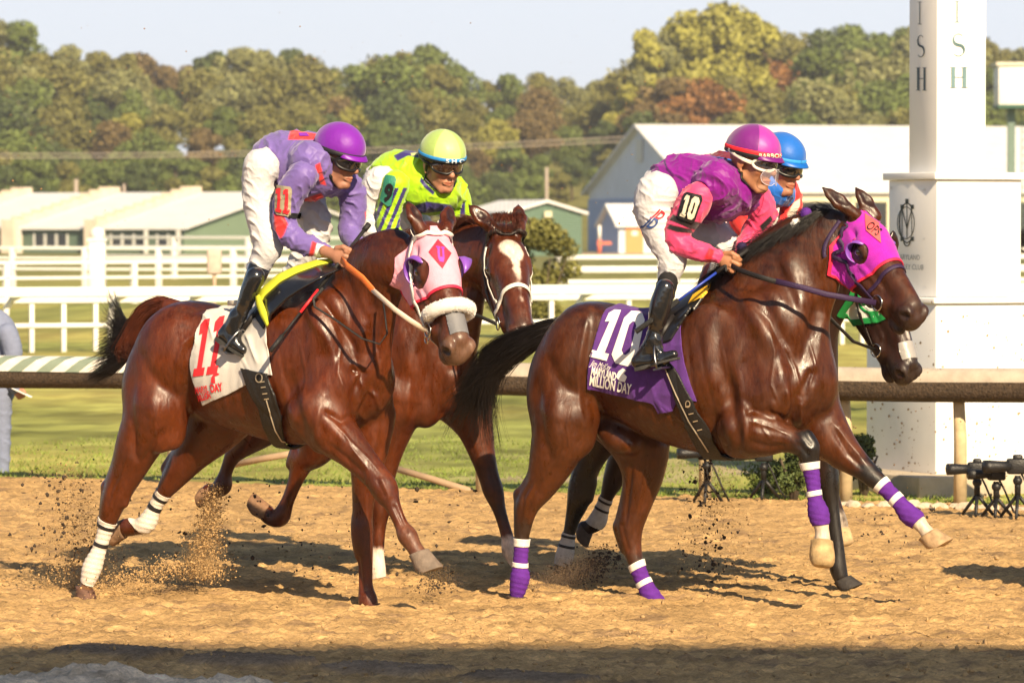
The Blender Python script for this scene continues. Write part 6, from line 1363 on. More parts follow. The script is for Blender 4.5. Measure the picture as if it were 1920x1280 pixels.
# ---- turf course rails and fences
WR = mat('white vinyl rail', (.74, .73, .68), rough=.5, var=.05, nscale=4)
def fence(name, label, a, b, D0, D1, rails, posts, pr=.03, group=None, box=True):
    """a, b: pixel columns at the ends; rails: (z, half height, half depth); posts: pixel columns or spacing m"""
    A = at(a, 500, D0); B = at(b, 500, D1); A.z = B.z = 0; d = (B-A); L = d.length; d.normalize(); n = Vector((-d.y, d.x, 0)); R = Matrix((d, n, Vector((0, 0, 1)))).transposed()
    root = empty(name, A, label, 'fence', group)
    for z, hh, hd in rails: kid(root, MB().box(A+d*L/2+Vector((0, 0, z)), (L, hd*2, hh*2), R, .006).build('rail', WR))
    if isinstance(posts, (int, float)): ts = [posts*i for i in range(int(L/posts)+1)]
    else:
        ts = []
        for px in posts: k = (px-960)/F; ts.append((k*A.y-A.x)/(d.x-k*d.y))
    top = max(r[0] for r in rails)
    for t in ts: c = A+d*t; kid(root, MB().box(c+Vector((0, 0, top/2-.02))+n*.03, (pr*2, pr*2, top+.04), R, .004).build('post', WR))
    return root, A, d, n
root, A, d, n = fence('turf_rail', 'broad white turf rail on curved gooseneck posts, nearest of the white rails', -500, 2450, 57.8, 65.2, [(.835, .064, .05)], [], group='white rails of the turf course')
for px in (-390, -190, 17, 216, 358, 1092, 1290, 1460, 2000, 2200):
    k = (px-960)/F; t = (k*A.y-A.x)/(d.x-k*d.y); c = A+d*t+n*.25
    pts = [c, c+Vector((0, 0, .45)), c+Vector((0, 0, .62))-n*.01+d*.02, c+Vector((0, 0, .74))-n*.03+d*.09, c+Vector((0, 0, .80))-n*.12+d*.20, c+Vector((0, 0, .81))-n*.2+d*.34]
    kid(root, MB().tube(pts, [.045]*6, 10).build('gooseneck_post', WR))
fence('plank_fence', 'white two-rail fence on slim posts just behind the broad turf rail', -500, 2450, 59.3, 67.3, [(.70, .036, .03), (.36, .028, .03)], [-420, -260, -100, 60, 120, 180, 470, 700, 1035, 1180, 1330, 1580, 1618, 1760, 1930, 2090, 2250, 2400], .032, 'white rails of the turf course')
fence('plank_fence', 'white two-rail fence crossing the grass in the middle distance on the left', -500, 700, 93, 104, [(.92, .04, .03), (.58, .032, .03), (.26, .032, .03)], 3.4, .06, 'white rails of the turf course')
fence('plank_fence', 'long white rail fence in front of the low green barn', -500, 760, 127, 118, [(1.12, .04, .03), (.85, .035, .03), (.55, .035, .03)], 2.3, .07, 'white rails of the turf course')
fence('plank_fence', 'highest white rail fence beside the low green barn, with a gate frame', 190, 760, 150, 140, [(1.35, .05, .03), (1.05, .04, .03), (.75, .04, .03)], 3.6, .08, 'white rails of the turf course')
fence('plank_fence', 'upper of the white fences in front of the blue barn', 1045, 2400, 128, 134, [(.83, .055, .03), (.45, .05, .03)], 3.1, .07, 'white rails of the turf course')
fence('plank_fence', 'lower of the white fences in front of the blue barn', 1052, 2400, 104, 112, [(.73, .05, .03), (.42, .045, .03)], 2.6, .07, 'white rails of the turf course')
# pale lane behind the fences
tag(MB().poly([at(1040, 476, 1)*0+Vector((2.5, 255, .05)), Vector((60, 255, .05)), Vector((60, 292, .05)), Vector((2.5, 292, .05))]).build('lane', mat('pale dusty lane', (.40, .30, .20), rough=.9)), kind='structure')
# white pillar lantern and brown pole
pr_ = empty('white_pillar', at(183, 525, 118), 'stout white pillar with a round cap among the fences in front of the low barn', 'pillar')
c = at(183, 525, 118); kid(pr_, MB().box(Vector((c.x, c.y, .68)), (.42, .42, 1.36), None, .02).build('shaft', WR)); kid(pr_, MB().ellipsoid(Vector((c.x, c.y, 1.52)), (.20, .20, .18)).box(Vector((c.x, c.y, 1.36)), (.5, .5, .07)).build('cap', WR))
c = at(402, 560, 62); c.z = 0; pr_ = empty('sensor_pole', c, 'thin tan pole with a weathered box on top behind the white rails', 'pole')
kid(pr_, MB().tube([c, c+Vector((0, 0, .85)), c+Vector((0, 0, 1.25))], [.028]*3, 8).build('pole', mat('tan wood', (.40, .29, .2), rough=.8))); kid(pr_, MB().box(c+Vector((0, 0, 1.22)), (.20, .14, .36), None, .03).build('box', mat('tan box', (.48, .38, .32), rough=.7)))
# ---- barns
def siding(name, c, sc=2.2, up='Z'):
    if name in MATS: return MATS[name]
    m = mat(name, c, rough=.65, var=.06, nscale=.8); n = m.node_tree; b = n.nodes['Principled BSDF']
    tc = n.nodes.new('ShaderNodeTexCoord'); wv_ = n.nodes.new('ShaderNodeTexWave'); wv_.bands_direction = up; wv_.inputs['Scale'].default_value = sc; n.links.new(tc.outputs['Object'], wv_.inputs[0])
    bp = n.nodes.new('ShaderNodeBump'); bp.inputs['Strength'].default_value = .5; bp.inputs['Distance'].default_value = .05; n.links.new(wv_.outputs[0], bp.inputs['Height']); n.links.new(bp.outputs[0], b.inputs['Normal']); return m
ROOF = siding('white metal roof', (.66, .66, .65), 1.2, 'X'); 
def barn(name, label, px, D, ang, L, W, eave, ridge, wall, gable=None, over=.4, z0=-1.0, roof=ROOF, left=True, trim=None):
    """nearest corner at px, D; the long side runs ang degrees off the picture plane to the right (left=False) or left (left=True)"""
    c = at(px, 460, D); c.z = 0; a = rad(ang); s = -1 if left else 1
    dl = Vector((s*math.cos(a), math.sin(a), 0)); dw = Vector((-s*math.sin(a), math.cos(a), 0)); Z = Vector((0, 0, 1)); root = empty(name, c, label, 'barn')
    p = lambda l, w_, z: c+dl*l+dw*w_+Z*z
    kid(root, MB().poly([p(0, 0, z0), p(L, 0, z0), p(L, 0, eave), p(0, 0, eave)]).build('side_wall', wall))
    kid(root, MB().poly([p(0, W, z0), p(L, W, z0), p(L, W, eave), p(0, W, eave)]).build('side_wall', wall))
    for l in (0, L): kid(root, MB().poly([p(l, 0, z0), p(l, 0, eave), p(l, W/2, ridge), p(l, W, eave), p(l, W, z0)]).build('gable_wall', gable or wall))
    r = MB(); sl = (ridge-eave)/(W/2)
    for q in (0, 1):
        e = -over if q == 0 else W+over; ez = eave-sl*over
        a_, b_, c_, d_ = p(-over, e, ez), p(L+over, e, ez), p(L+over, W/2, ridge+.02), p(-over, W/2, ridge+.02); t_ = Z*.16
        r.add([a_, b_, c_, d_, a_+t_, b_+t_, c_+t_, d_+t_], [(0, 1, 2, 3), (4, 5, 6, 7), (0, 1, 5, 4), (1, 2, 6, 5), (2, 3, 7, 6), (3, 0, 4, 7)])
    kid(root, r.build('roof', roof)); return root, p, dl, dw
GW = siding('sage green siding', (.17, .24, .16)); DKW = mat('dark window glass', (.03, .035, .04), rough=.2); TRM = mat('grey white trim', (.60, .60, .56), rough=.6)
GB = siding('green barn wall', (.10, .15, .11))
root, p, dl, dw = barn('stable_barn', 'long low green stable with white roofs and stepped beige firewalls, far left', 345, 286, 30, 24, 22, 1.62, 3.85, GB, GW)
for i, l in enumerate((1.6, 3.4, 4.3, 5.2, 9.5, 10.4, 11.3, 14.2)):
    R = Matrix((dl, dw, Vector((0, 0, 1)))).transposed(); kid(root, MB().box(p(l, -.04, .85), (.62, .06, .75), R).build('window', DKW)); kid(root, MB().box(p(l+.42, -.06, .85), (.12, .08, .9), R).box(p(l, -.06, .42), (.8, .08, .1), R).box(p(l-.42, -.06, .85), (.12, .08, .9), R).build('window_frame', TRM))
for l in (.1, 2.6, 7.0, 12.6): kid(root, MB().box(p(l, -.5, .2), (.2, .2, 2.6), Matrix((dl, dw, Vector((0, 0, 1)))).transposed()).build('porch_post', TRM))
BGE = mat('beige block firewall', (.60, .51, .40), rough=.85, var=.1, nscale=1)
for l in (6.6, 13.2, 20.5):
    m = MB(); 
    for k in range(11):
        w0 = -1.0+k*1.1; R = Matrix((dl, dw, Vector((0, 0, 1)))).transposed(); zt = 1.62+(3.85-1.62)*min(1, (w0+1.1)/11)+.55; m.box(p(l, w0+.55, (zt-1)/2), (1.0, 1.1, zt+1), R)
    kid(root, m.build('stepped_firewall', BGE))
root, p, dl, dw = barn('shed', 'small dark green shed with a white roof beside the blue barn', 955, 262, 68, 7, 4.6, 2.50, 3.12, siding('dark green siding', (.085, .15, .105)), None, .3, left=True)
kid(root, MB().box(at(1028, 404, p(0, 3, 0).y-.6), (.42, .1, .5)).build('window', mat('cream window', (.6, .55, .38), rough=.5)))
BLW = siding('pale blue siding', (.64, .69, .80)); BLD = siding('blue wall', (.30, .40, .64))
root, p, dl, dw = barn('big_barn', 'big pale blue barn with a wide white metal roof behind the finish post', 1306, 292, 14, 60, 27, 4.1, 8.5, siding('cream wall', (.60, .58, .52)), BLW, .5, left=False)
R = Matrix((dw, dl, Vector((0, 0, 1)))).transposed(); R = Matrix((dl, dw, Vector((0, 0, 1)))).transposed()
kid(root, MB().box(p(-.06, 13.5, 1.35), (.08, 27.1, 4.6), R).build('lower_wall', BLD))
kid(root, MB().box(p(-.1, 13.5, 6.9), (.1, 1.5, 1.5), R).build('vent', TRM))
for l, w_, h_ in ((8.2, 2.6, 3.0), (11.9, 2.2, 3.0), (19, 2.4, 3.0), (22.6, 2.4, 3.0)):
    kid(root, MB().box(p(l, -.05, 1.9), (w_, .1, 3.0), R).build('doorway', mat('dark doorway', (.02, .022, .024), rough=.8)))
    f = MB()
    for q in (-1, 1): f.box(p(l+q*(w_/2+.15), -.10, 1.9), (.3, .14, 3.2), R)
    f.box(p(l, -.10, 3.5), (w_+.6, .14, .3), R); kid(root, f.build('door_frame', mat('cream yellow trim', (.62, .58, .38), rough=.6)))
root, p, dl, dw = barn('lean_to', 'small white and blue lean-to with an orange door against the big blue barn', 1160, 284, 20, 2.9, 3.0, 1.95, 3.0, siding('white blue siding', (.52, .58, .66)), BLD, .35, left=False)
kid(root, MB().box(p(1.05, -.05, .9), (1.2, .08, 2.0), Matrix((dl, dw, Vector((0, 0, 1)))).transposed()).build('door', mat('orange door', (.62, .26, .09), rough=.6))); kid(root, MB().box(p(1.05, -.10, 1.3), (.4, .04, .3), Matrix((dl, dw, Vector((0, 0, 1)))).transposed()).build('notice', TRM))
c = at(1124, 470, 280); c.z = 0; hy = empty('standpipe', c, 'red and white standpipe in front of the blue barn wall', 'standpipe'); kid(hy, MB().tube([c, c+Vector((0, 0, .9))], [.14, .14], 10).box(c+Vector((.3, 0, .7)), (.9, .2, .2)).build('valve', mat('faded red paint', (.55, .14, .08), rough=.6))); kid(hy, MB().tube([c+Vector((0, 0, .9)), c+Vector((0, 0, 1.8))], [.10, .10], 8).build('pipe', WR))
# viewing booth on a post
c = at(1893, 400, 170); c.z = 0; root = empty('judges_booth', c, 'small white booth on a green post at the right edge', 'booth')
zb = at(1893, 198, 170).z; zt = at(1893, 124, 170).z
kid(root, MB().box(Vector((c.x+.35, c.y, (zb+zt)/2)), (1.75, 1.8, zt-zb), None, .02).build('cabin', WR)); kid(root, MB().box(Vector((c.x+.35, c.y, zt+.05)), (1.95, 2.0, .12)).build('roof', mat('cream roof', (.6, .56, .45)))); kid(root, MB().box(Vector((c.x+.35, c.y, zb-.06)), (1.8, 1.85, .12)).build('floor_beam', mat('dark green steel', (.03, .10, .07), rough=.5)))
kid(root, MB().box(Vector((c.x+.75, c.y-.93, zt-.5)), (.5, .04, .25)).build('window', mat('green tinted pane', (.10, .16, .08), rough=.2)))
GS = mat('green steel post', (.13, .19, .16), rough=.5); kid(root, MB().box(Vector((c.x+.05, c.y, zb/2)), (.28, .28, zb)).build('post', GS))
m = MB()
for q in (.45, .85): m.tube([Vector((c.x+q, c.y, 0)), Vector((c.x+q, c.y, zb))], [.025]*2, 6)
for i in range(18): m.tube([Vector((c.x+.45, c.y, .3*i+.2)), Vector((c.x+.85, c.y, .3*i+.2))], [.018]*2, 5)
kid(root, m.build('ladder', GS))
# utility poles and wires
WOOD = mat('grey utility pole', (.34, .28, .23), rough=.9)
for i, (px, pt, D, r_, lb) in enumerate(((143, 336, 330, .17, 'short thick pale utility pole above the low stable roofs'), (233, 345, 330, .12, 'thin pale utility pole right of the thick one above the stable'), (1025, 314, 320, .13, 'brown utility pole rising behind the small green shed'))):
    c = at(px, 480, D); c.z = 0; tag(MB().tube([c, c+Vector((0, 0, at(px, pt, D).z))], [r_, r_*.85], 8).build('utility_pole', WOOD), lb, 'pole', 'utility poles')
for (x0, y0, x1, y1, lb) in ((-60, 296, 1230, 262, 'lower of the two pale wires strung across the wooded hill'), (-60, 289, 1230, 254, 'upper of the two pale wires strung across the wooded hill')):
    pts = [at(x0+(x1-x0)*t, y0+(y1-y0)*t+10*math.sin(math.pi*t), 325) for t in [i/24 for i in range(25)]]; tag(MB().tube(pts, [.035]*25, 5).build('wire', mat('pale cable', (.35, .30, .24), rough=.6)), lb, 'wire')
# ---- finish post
fa = rad(24.5); fx_, fy_ = Vector((math.cos(fa), math.sin(fa), 0)), Vector((-math.sin(fa), math.cos(fa), 0)); FR = Matrix((fx_, fy_, Vector((0, 0, 1)))).transposed()
FD = 28.9; fc = at(1789, 700, FD); fc.z = 0; fin = empty('finish_post', fc, 'tall white winning post reading ISH with a club emblem on its grey panel', 'post')
PW = mat('glossy white panel', (.80, .79, .76), rough=.35, var=.04, nscale=3); 
zz = lambda y: at(1789, y, FD).z
fb = fc+Vector((.048, 0, 0)); fl = fc+Vector((-.048, 0, 0))
kid(fin, MB().box(Vector((fb.x, fb.y, (zz(566)+.0)/2)), (.90, .90, zz(566)), FR, .006).build('base_block', PW)); kid(fin, MB().box(Vector((fb.x, fb.y, zz(561))), (.96, .96, .035), FR, .005).build('base_cap', PW))
mdb = MB().box(Vector((fc.x, fc.y, (zz(555)+zz(338))/2)), (.62, .62, zz(338)-zz(555)), FR, .004).build('panel_block', PW); kid(fin, mdb); kid(fin, MB().box(Vector((fc.x, fc.y, zz(331))), (.68, .68, .045), FR, .004).build('panel_cap', PW))
clm = MB().box(Vector((fl.x, fl.y, (zz(324)+zz(-120))/2)), (.36, .36, zz(-120)-zz(324)), FR, .004).build('column', PW); kid(fin, clm)
kid(fin, MB().box(Vector((fc.x, fc.y-.1, .05)), (1.25, 1.25, .16), FR, .01).build('plinth', mat('worn concrete', (.45, .38, .28), rough=.9, bump=.5, bscale=20)))
Z0 = Vector((0, 0, 0)); tr = [(BVHTree.FromPolygons([v.co for v in o.data.vertices], [list(q.vertices) for q in o.data.polygons]), Z0) for o in (mdb, clm)]
SH = [[(0, 0), (10, 0), (10, 1.2), (6.6, 1.2), (6.6, 38.8), (10, 38.8), (10, 40), (0, 40), (0, 38.8), (3.4, 38.8), (3.4, 1.2), (0, 1.2)]]
def letter(ch, x, y, w, h):
    T = max(w*.20, 1.6); t = .9
    if ch == 'I': return [[(x+w/2-T/2, y), (x+w/2+T/2, y), (x+w/2+T/2, y+h), (x+w/2-T/2, y+h)], [(x, y), (x+w, y), (x+w, y+t), (x, y+t)], [(x, y+h-t), (x+w, y+h-t), (x+w, y+h), (x, y+h)]]
    if ch == 'H':
        o = []
        for q in (.2, .8): c = x+w*q; o += [[(c-T/2, y), (c+T/2, y), (c+T/2, y+h), (c-T/2, y+h)], [(c-w*.2, y), (c+w*.2, y), (c+w*.2, y+t), (c-w*.2, y+t)], [(c-w*.2, y+h-t), (c+w*.2, y+h-t), (c+w*.2, y+h), (c-w*.2, y+h)]]
        return o+[[(x+w*.2, y+h*.47), (x+w*.8, y+h*.47), (x+w*.8, y+h*.47+1.4), (x+w*.2, y+h*.47+1.4)]]
    P_ = []
    for i in range(25):
        u = i/24
        if u < .5: a = rad(-40-230*(u/.5)); P_.append((x+w/2+w*.40*math.cos(a), y+h*.26+h*.24*math.sin(a)))
        else: a = rad(-90+230*((u-.5)/.5)); P_.append((x+w/2+w*.44*math.cos(a), y+h*.74+h*.24*math.sin(a)))
    o = []
    for i in range(24): ww = 1.0+(T*.95)*math.exp(-((i-12)/5.5)**2); o += stroke([P_[i], P_[i+1]], ww)
    return o
TEAL = mat('faded teal lettering', (.13, .22, .24), rough=.5); NVY = mat('dark slate lettering', (.05, .08, .11), rough=.5)  # front-face letters paler than the same letters on the left face
for (x, y, w_, h_, c_) in ((1789, 2, 11, 40, 'I'), (1785, 63, 24, 43, 'S'), (1780, 126, 35, 39, 'H')): kid(fin, decal('letter', letter(c_, x, y, w_, h_), tr, TEAL, .003, 30))
for (x, y, w_, h_, c_) in ((1721, 4, 8, 42, 'I'), (1720, 66, 14, 42, 'S'), (1718, 127, 20, 43, 'H')): kid(fin, decal('letter', letter(c_, x, y, w_, h_), tr, NVY, .003, 30))
em = stroke(E_(1701, 418, 14, 37, 50, 310), 2.2)+stroke(E_(1699, 418, 16, 30), 1.3)+stroke([(1692, 392), (1701, 428), (1710, 392)], 1.8)+stroke([(1701, 376), (1701, 448)], 1.6)+stroke(E_(1701, 452, 6, 9, 0, 180), 1.8)+stroke([(1692, 392), (1692, 442)], 1.3)+stroke([(1710, 392), (1710, 442)], 1.3)
for (x, y) in ((1692, 388), (1711, 388), (1692, 448), (1711, 448), (1701, 377)): em += [[(x-3, y-4), (x+3, y-4), (x+3, y+4), (x-3, y+4)]]
kid(fin, decal('club_emblem', em, tr, mat('black emblem print', (.03, .04, .045), rough=.5), .003, 20))
kid(fin, decal('club_name', text_polys('MARYLAND', 1681, 486, 9.5, 44, ang=2)+text_polys('JOCKEY CLUB', 1676, 504, 9.5, 56, ang=2), tr, mat('grey print', (.22, .24, .26), rough=.5), .003, 8))
for (x, y) in ((1670, 352), (1733, 355), (1670, 530), (1734, 540), (1733, 448)): kid(fin, decal('panel_screw', [[(x-2, y-2), (x+2, y-2), (x+2, y+2), (x-2, y+2)]], tr, mat('white screw', (.8, .8, .78)), .003))
spk = []
g_ = random.Random(77)
for i in range(260):
    x, y = g_.uniform(1630, 1920), 950-360*g_.random()**1.7; r_ = g_.uniform(.6, 2.6); spk.append([(x+r_*math.cos(a)*g_.uniform(.5, 1.2), y+r_*1.3*math.sin(a)*g_.uniform(.5, 1.2)) for a in (0, 1.2, 2.5, 3.8, 5.1)])
bs_ = [o for o in fin.children if o.name.startswith('base_block')][0]; tr2 = [(BVHTree.FromPolygons([v.co for v in bs_.data.vertices], [list(q.vertices) for q in bs_.data.polygons]), Z0)]+tr
so_ = decal('mud_splash', spk, tr2, mat('dried mud splash', (.30, .20, .11), rough=.9), .003, 30); so_['kind'] = 'stuff'; kid(fin, so_)
# ---- stones along the edge
g_ = random.Random(8)
for i in range(26):
    s_ = .9+i*.085+g_.random()*.03; b = RL(s_+.3, -.55+g_.random()*.12, .02); bm = bmesh.new(); bmesh.ops.create_icosphere(bm, subdivisions=2, radius=1)
    sx, sy, sz = .04+.03*g_.random(), .03+.02*g_.random(), .02+.02*g_.random()
    for v in bm.verts: v.co = Vector((v.co.x*sx, v.co.y*sy, v.co.z*sz))*(1+.35*noise.noise(v.co*1.7+Vector((i*3, 0, 0))))+b
    me = bpy.data.meshes.new('stone'); bm.to_mesh(me); bm.free(); tag(link('stone', me, mat('pale rubble', (.48, .40, .30), rough=.9, var=.25, nscale=20, bump=.5)), 'pale rubble stone in the row edging the track by the winning post', 'stone', 'rubble stones along the track edge')
# ---- remote cameras on small tripods
CB = mat('black camera body', (.012, .012, .013), rough=.45, var=.3, bump=.3, bscale=80)
def remote(px, py, D, label, h=.32, sc=1.0, lens=1):
    c = at(px, py, D); c.z = 0.02; root = empty('remote_camera', c, label, 'camera', 'remote cameras at the rail'); Z = Vector((0, 0, 1)); s = sc
    for a in (0, 120, 240): d = Vector((math.cos(rad(a+20)), math.sin(rad(a+20)), 0)); kid(root, MB().tube([c+Z*h*.55, c+d*.13*s], [.012, .010], 6).build('leg', CB))
    kid(root, MB().tube([c+Z*h*.5, c+Z*h], [.018, .018], 8).ellipsoid(c+Z*(h-.03), (.028,)*3).build('ball_head', CB))
    b = c+Z*(h+.06*s); kid(root, MB().box(b, (.14*s, .08*s, .10*s), None, .012).box(b+Z*.055*s, (.06*s, .06*s, .04*s), None, .01).build('camera_body', CB))
    d = Vector((-1, -.25, 0)).normalized()*lens; kid(root, MB().tube([b+d*.05*s, b+d*.12*s, b+d*.19*s, b+d*.23*s], [.034*s, .036*s, .042*s, .042*s], 14).build('lens', CB))
    kid(root, MB().tube([b, b+Vector((.05, 0, -.10)), b+Vector((.10, 0, -.22)), c+Vector((.14, 0, 0))], [.006]*4, 6).build('cable', CB)); return root
remote(1832, 960, 26.0, 'leftmost black remote camera on its stand in front of the winning post', .22, .8); remote(1868, 962, 25.9, 'black remote camera in the middle of the cluster at the winning post', .20, .75); remote(1908, 965, 25.8, 'rightmost black remote camera in the cluster at the frame edge', .24, .9)
remote(1325, 930, 27.2, 'black remote camera standing at the rail under the belly of the right bay', .25, .8); remote(1432, 925, 27.6, 'black remote camera at the rail beside the dark shrub', .22, .8)
# ---- man at the left edge
mn = Rider(15, 31.0, 10); mn.body.h = .008; mn.k = F/31.0
mn.HO = Vector((-5, 31, 1.2)); mn.HR = Matrix.Identity(3); mn.hs = 1; SUIT = mat('blue grey suit cloth', (.17, .20, .30), rough=.85, var=.06, nscale=20, bump=.3, bscale=100)
hp = at(5, 700, 31.0); B0 = mn.body
hd = at(-48, 575, 31.0)
mn.place_man((-48, 578), 150, 35, 0, 0, 1.0); mn.face()
mn.garment('suit_jacket', [([(2, 735, 26), (4, 690, 28), (2, 640, 32), (-8, 612, 32), (-26, 600, 26)], 0)], SUIT, h=.008, folds=[((.3, 0, 1), .1, .008)], seed=3)
mn.garment('suit_sleeve', [([(14, 625, 20), (24, 660, 18), (20, 705, 15), (28, 728, 11)], -.12)], SUIT, h=.008, folds=[((.3, 0, 1), .08, .008)], seed=5); mn.garment('suit_sleeve', [([(-30, 625, 18), (-40, 665, 16), (-30, 705, 13)], .15)], SUIT, h=.008)
mn.garment('suit_trousers', [([(0, 735, 24), (2, 790, 19), (4, 850, 15), (4, 892, 13)], -.08), ([(-4, 735, 24), (-14, 790, 19), (-16, 850, 15), (-16, 892, 13)], .10)], SUIT, h=.008, folds=[((.3, 0, 1), .09, .008)])
mn.fist((28, 728), (34, 735), -.12, sz=.9)
mn.done('person in a blue-grey suit bending forward at the left edge beyond the rail', (.4, .2, .13)); 
for a in (4, -16): mn.add(MB().tube([mn.p(a-6, 897, -.08 if a > 0 else .1), mn.p(a+14, 899, -.12 if a > 0 else .06)], [.045, .035], 10).build('shoe', CB))
pc = mn.p(40, 735, -.14); tag(MB().box(pc, (.16, .10, .004), Matrix.Rotation(rad(25), 3, 'Y')).build('paper_sheet', mat('white paper', (.8, .79, .76))), 'white folded paper held by the suited person', 'paper')
# ---- vegetation
LEAFM = {k: mat('leaves '+k, c, rough=.6, var=.45, nscale=1.1, spec=.25) for k, c in {'green': (.110, .145, .032), 'olive': (.155, .150, .038), 'yellow': (.27, .26, .050), 'orange': (.22, .105, .030), 'dark': (.072, .098, .028), 'rust': (.145, .105, .038), 'pale': (.185, .190, .070)}.items()}
BARK = mat('grey brown bark', (.09, .065, .045), rough=.9, var=.3, nscale=4)
def crown(seed, rx, rz, n, lobes, leaf, cz):
    r = np.random.RandomState(seed); P_ = []; 
    L = []
    for i in range(lobes):
        a = r.rand()*6.28; e = r.rand()**.6; t = r.uniform(-.75, 1.0); q = math.sqrt(max(0, 1-t*t)); L.append((np.array([rx*.68*q*e*math.cos(a), rx*.68*q*e*math.sin(a), cz+rz*.78*t]), rx*r.uniform(.20, .40)))
    w_ = np.array([l[1]**2 for l in L]); pick = r.choice(len(L), n, p=w_/w_.sum()); d = r.randn(n, 3); d /= np.linalg.norm(d, axis=1)[:, None]; rr = 1-.5*r.rand(n)**1.8
    C_ = np.array([L[k][0] for k in pick]); S_ = np.array([L[k][1] for k in pick]); P_ = C_+d*(S_*rr)[:, None]*np.array([1, 1, .8])+r.randn(n, 3)*.10*leaf
    nrm = d*.8+r.randn(n, 3)*.6; nrm /= np.linalg.norm(nrm, axis=1)[:, None]; u = np.cross(nrm, r.randn(n, 3)); u /= np.linalg.norm(u, axis=1)[:, None]; v = np.cross(nrm, u); s_ = leaf*r.uniform(.6, 1.35, n)[:, None]
    V = np.stack([P_-u*s_, P_-v*s_*.6, P_+u*s_, P_+v*s_*.6], 1).reshape(-1, 3); return V, np.arange(4*n).reshape(-1, 4), L
def trunk_mesh(L, H, r_, seed):
    g = random.Random(seed); m = MB(); top = Vector((g.uniform(-.4, .4), g.uniform(-.4, .4), H)); m.tube([Vector((0, 0, -1)), Vector((.1, 0, H*.3)), top*.6, top], [r_*1.25, r_, r_*.7, r_*.25], 8)
    for l in L[:9]:
        c = Vector(l[0]); b = Vector((0, 0, min(H*.75, max(H*.25, c.z*.55)))); m.tube([b, b.lerp(c, .5)+Vector((0, 0, .2)), c], [r_*.42, r_*.26, r_*.08], 6)
    return m
TP = []
for i, (rx, rz, H, lb) in enumerate(((4.2, 4.0, 8.5, 20), (3.6, 5.0, 10, 22), (5.0, 4.2, 8.5, 26), (3.0, 4.2, 8, 16), (4.4, 4.8, 10, 24), (2.3, 4.6, 8.5, 16))):
    V, Q, L = crown(40+i, rx, rz, 5200, lb+10, .26, H-rz*.55); cm = np_mesh('crown', V, Q, None, None, None, False); me = cm.data; bpy.data.objects.remove(cm); me.materials.append(LEAFM['green'])
    to = trunk_mesh(L, H, .26, i).build('trunk', BARK); tm = to.data; bpy.data.objects.remove(to); TP.append((me, tm, H+rz*.40, rx))
def tree(x, y, z, h, kind, lm, label, rot, group, wide=1.0, name='broadleaf_tree'):
    me, tm, H, rx = TP[kind]; k = h/H; root = empty(name, (x, y, z), label, 'tree', group); root.rotation_euler.z = rot; root.scale = (k*wide, k*wide, k)
    for n_, d_ in (('crown', me), ('trunk', tm)):
        o = bpy.data.objects.new(n_, d_); COL.objects.link(o); o.parent = root
        if n_ == 'crown': o.material_slots[0].link = 'OBJECT'; o.material_slots[0].material = LEAFM[lm]
SKY = [(-60, 20), (0, 28), (40, 55), (80, 95), (120, 85), (160, 104), (210, 106), (260, 98), (300, 108), (340, 132), (380, 98), (430, 93), (500, 97), (560, 95), (600, 115), (640, 138), (700, 108), (760, 90), (830, 86), (860, 122), (890, 142), (940, 146), (1000, 124), (1050, 150), (1140, 148), (1190, 112), (1225, 40), (1270, 26), (1300, 12), (1350, 4), (1400, 12), (1430, 50), (1490, 72), (1540, 60), (1600, 42), (1640, 66), (1700, 50), (1850, 62), (1890, 92), (1960, 100), (2000, 90)]
def sky_y(x): return float(np.interp(x, [q[0] for q in SKY], [q[1] for q in SKY]))
g_ = random.Random(21); TC = 0
where = ['far left', 'left', 'left of centre', 'centre', 'right of centre', 'right', 'far right']; tone = {'green': 'mid green', 'olive': 'olive', 'yellow': 'yellow-green', 'orange': 'orange turning', 'dark': 'dark green', 'rust': 'rusty brown', 'pale': 'pale grey-green'}
def plant(px, topy, D, lm, kind=None, wide=1.0, lab=None):
    z = float(hill_z(np.array([0.]), np.array([D]))[0]); p_ = at(px, topy, D); h = max(4.0, p_.z-z); k = kind if kind is not None else g_.choice([0, 1, 2, 3, 4, 4, 2])
    row = 'skyline row' if D > 440 else ('middle rows' if D > 400 else 'front row'); wh_ = where[min(6, max(0, int(px/275)))]
    tree(p_.x, D, z, h, k, lm, lab or f'{tone[lm]} tree in the {row} of the wood, {wh_} of the picture', g_.random()*6.28, 'trees of the wooded hill', wide)
x = -70
while x < 2010:                                     # skyline
    lm = g_.choice(['green', 'olive', 'olive', 'pale', 'dark', 'green'] if not (150 < x < 360) else ['rust', 'olive', 'rust']); 
    if 1190 < x < 1440: x += 40; continue
    plant(x, sky_y(x)+g_.uniform(-3, 8), 470+g_.uniform(-12, 14), lm); x += g_.uniform(38, 58)
for (x, y, lm, k, w_) in ((1225, 42, 'yellow', 5, 1.0), (1262, 52, 'pale', 1, .8), (1300, 16, 'yellow', 1, .95), (1350, 6, 'yellow', 4, .95), (1400, 18, 'yellow', 1, .9), (1210, 88, 'pale', 5, .8), (250, 168, 'green', 3, .9), (1185, 150, 'yellow', 3, 1.0), (120, 175, 'yellow', 5, .7)): plant(x, y, 428, lm, k, w_)
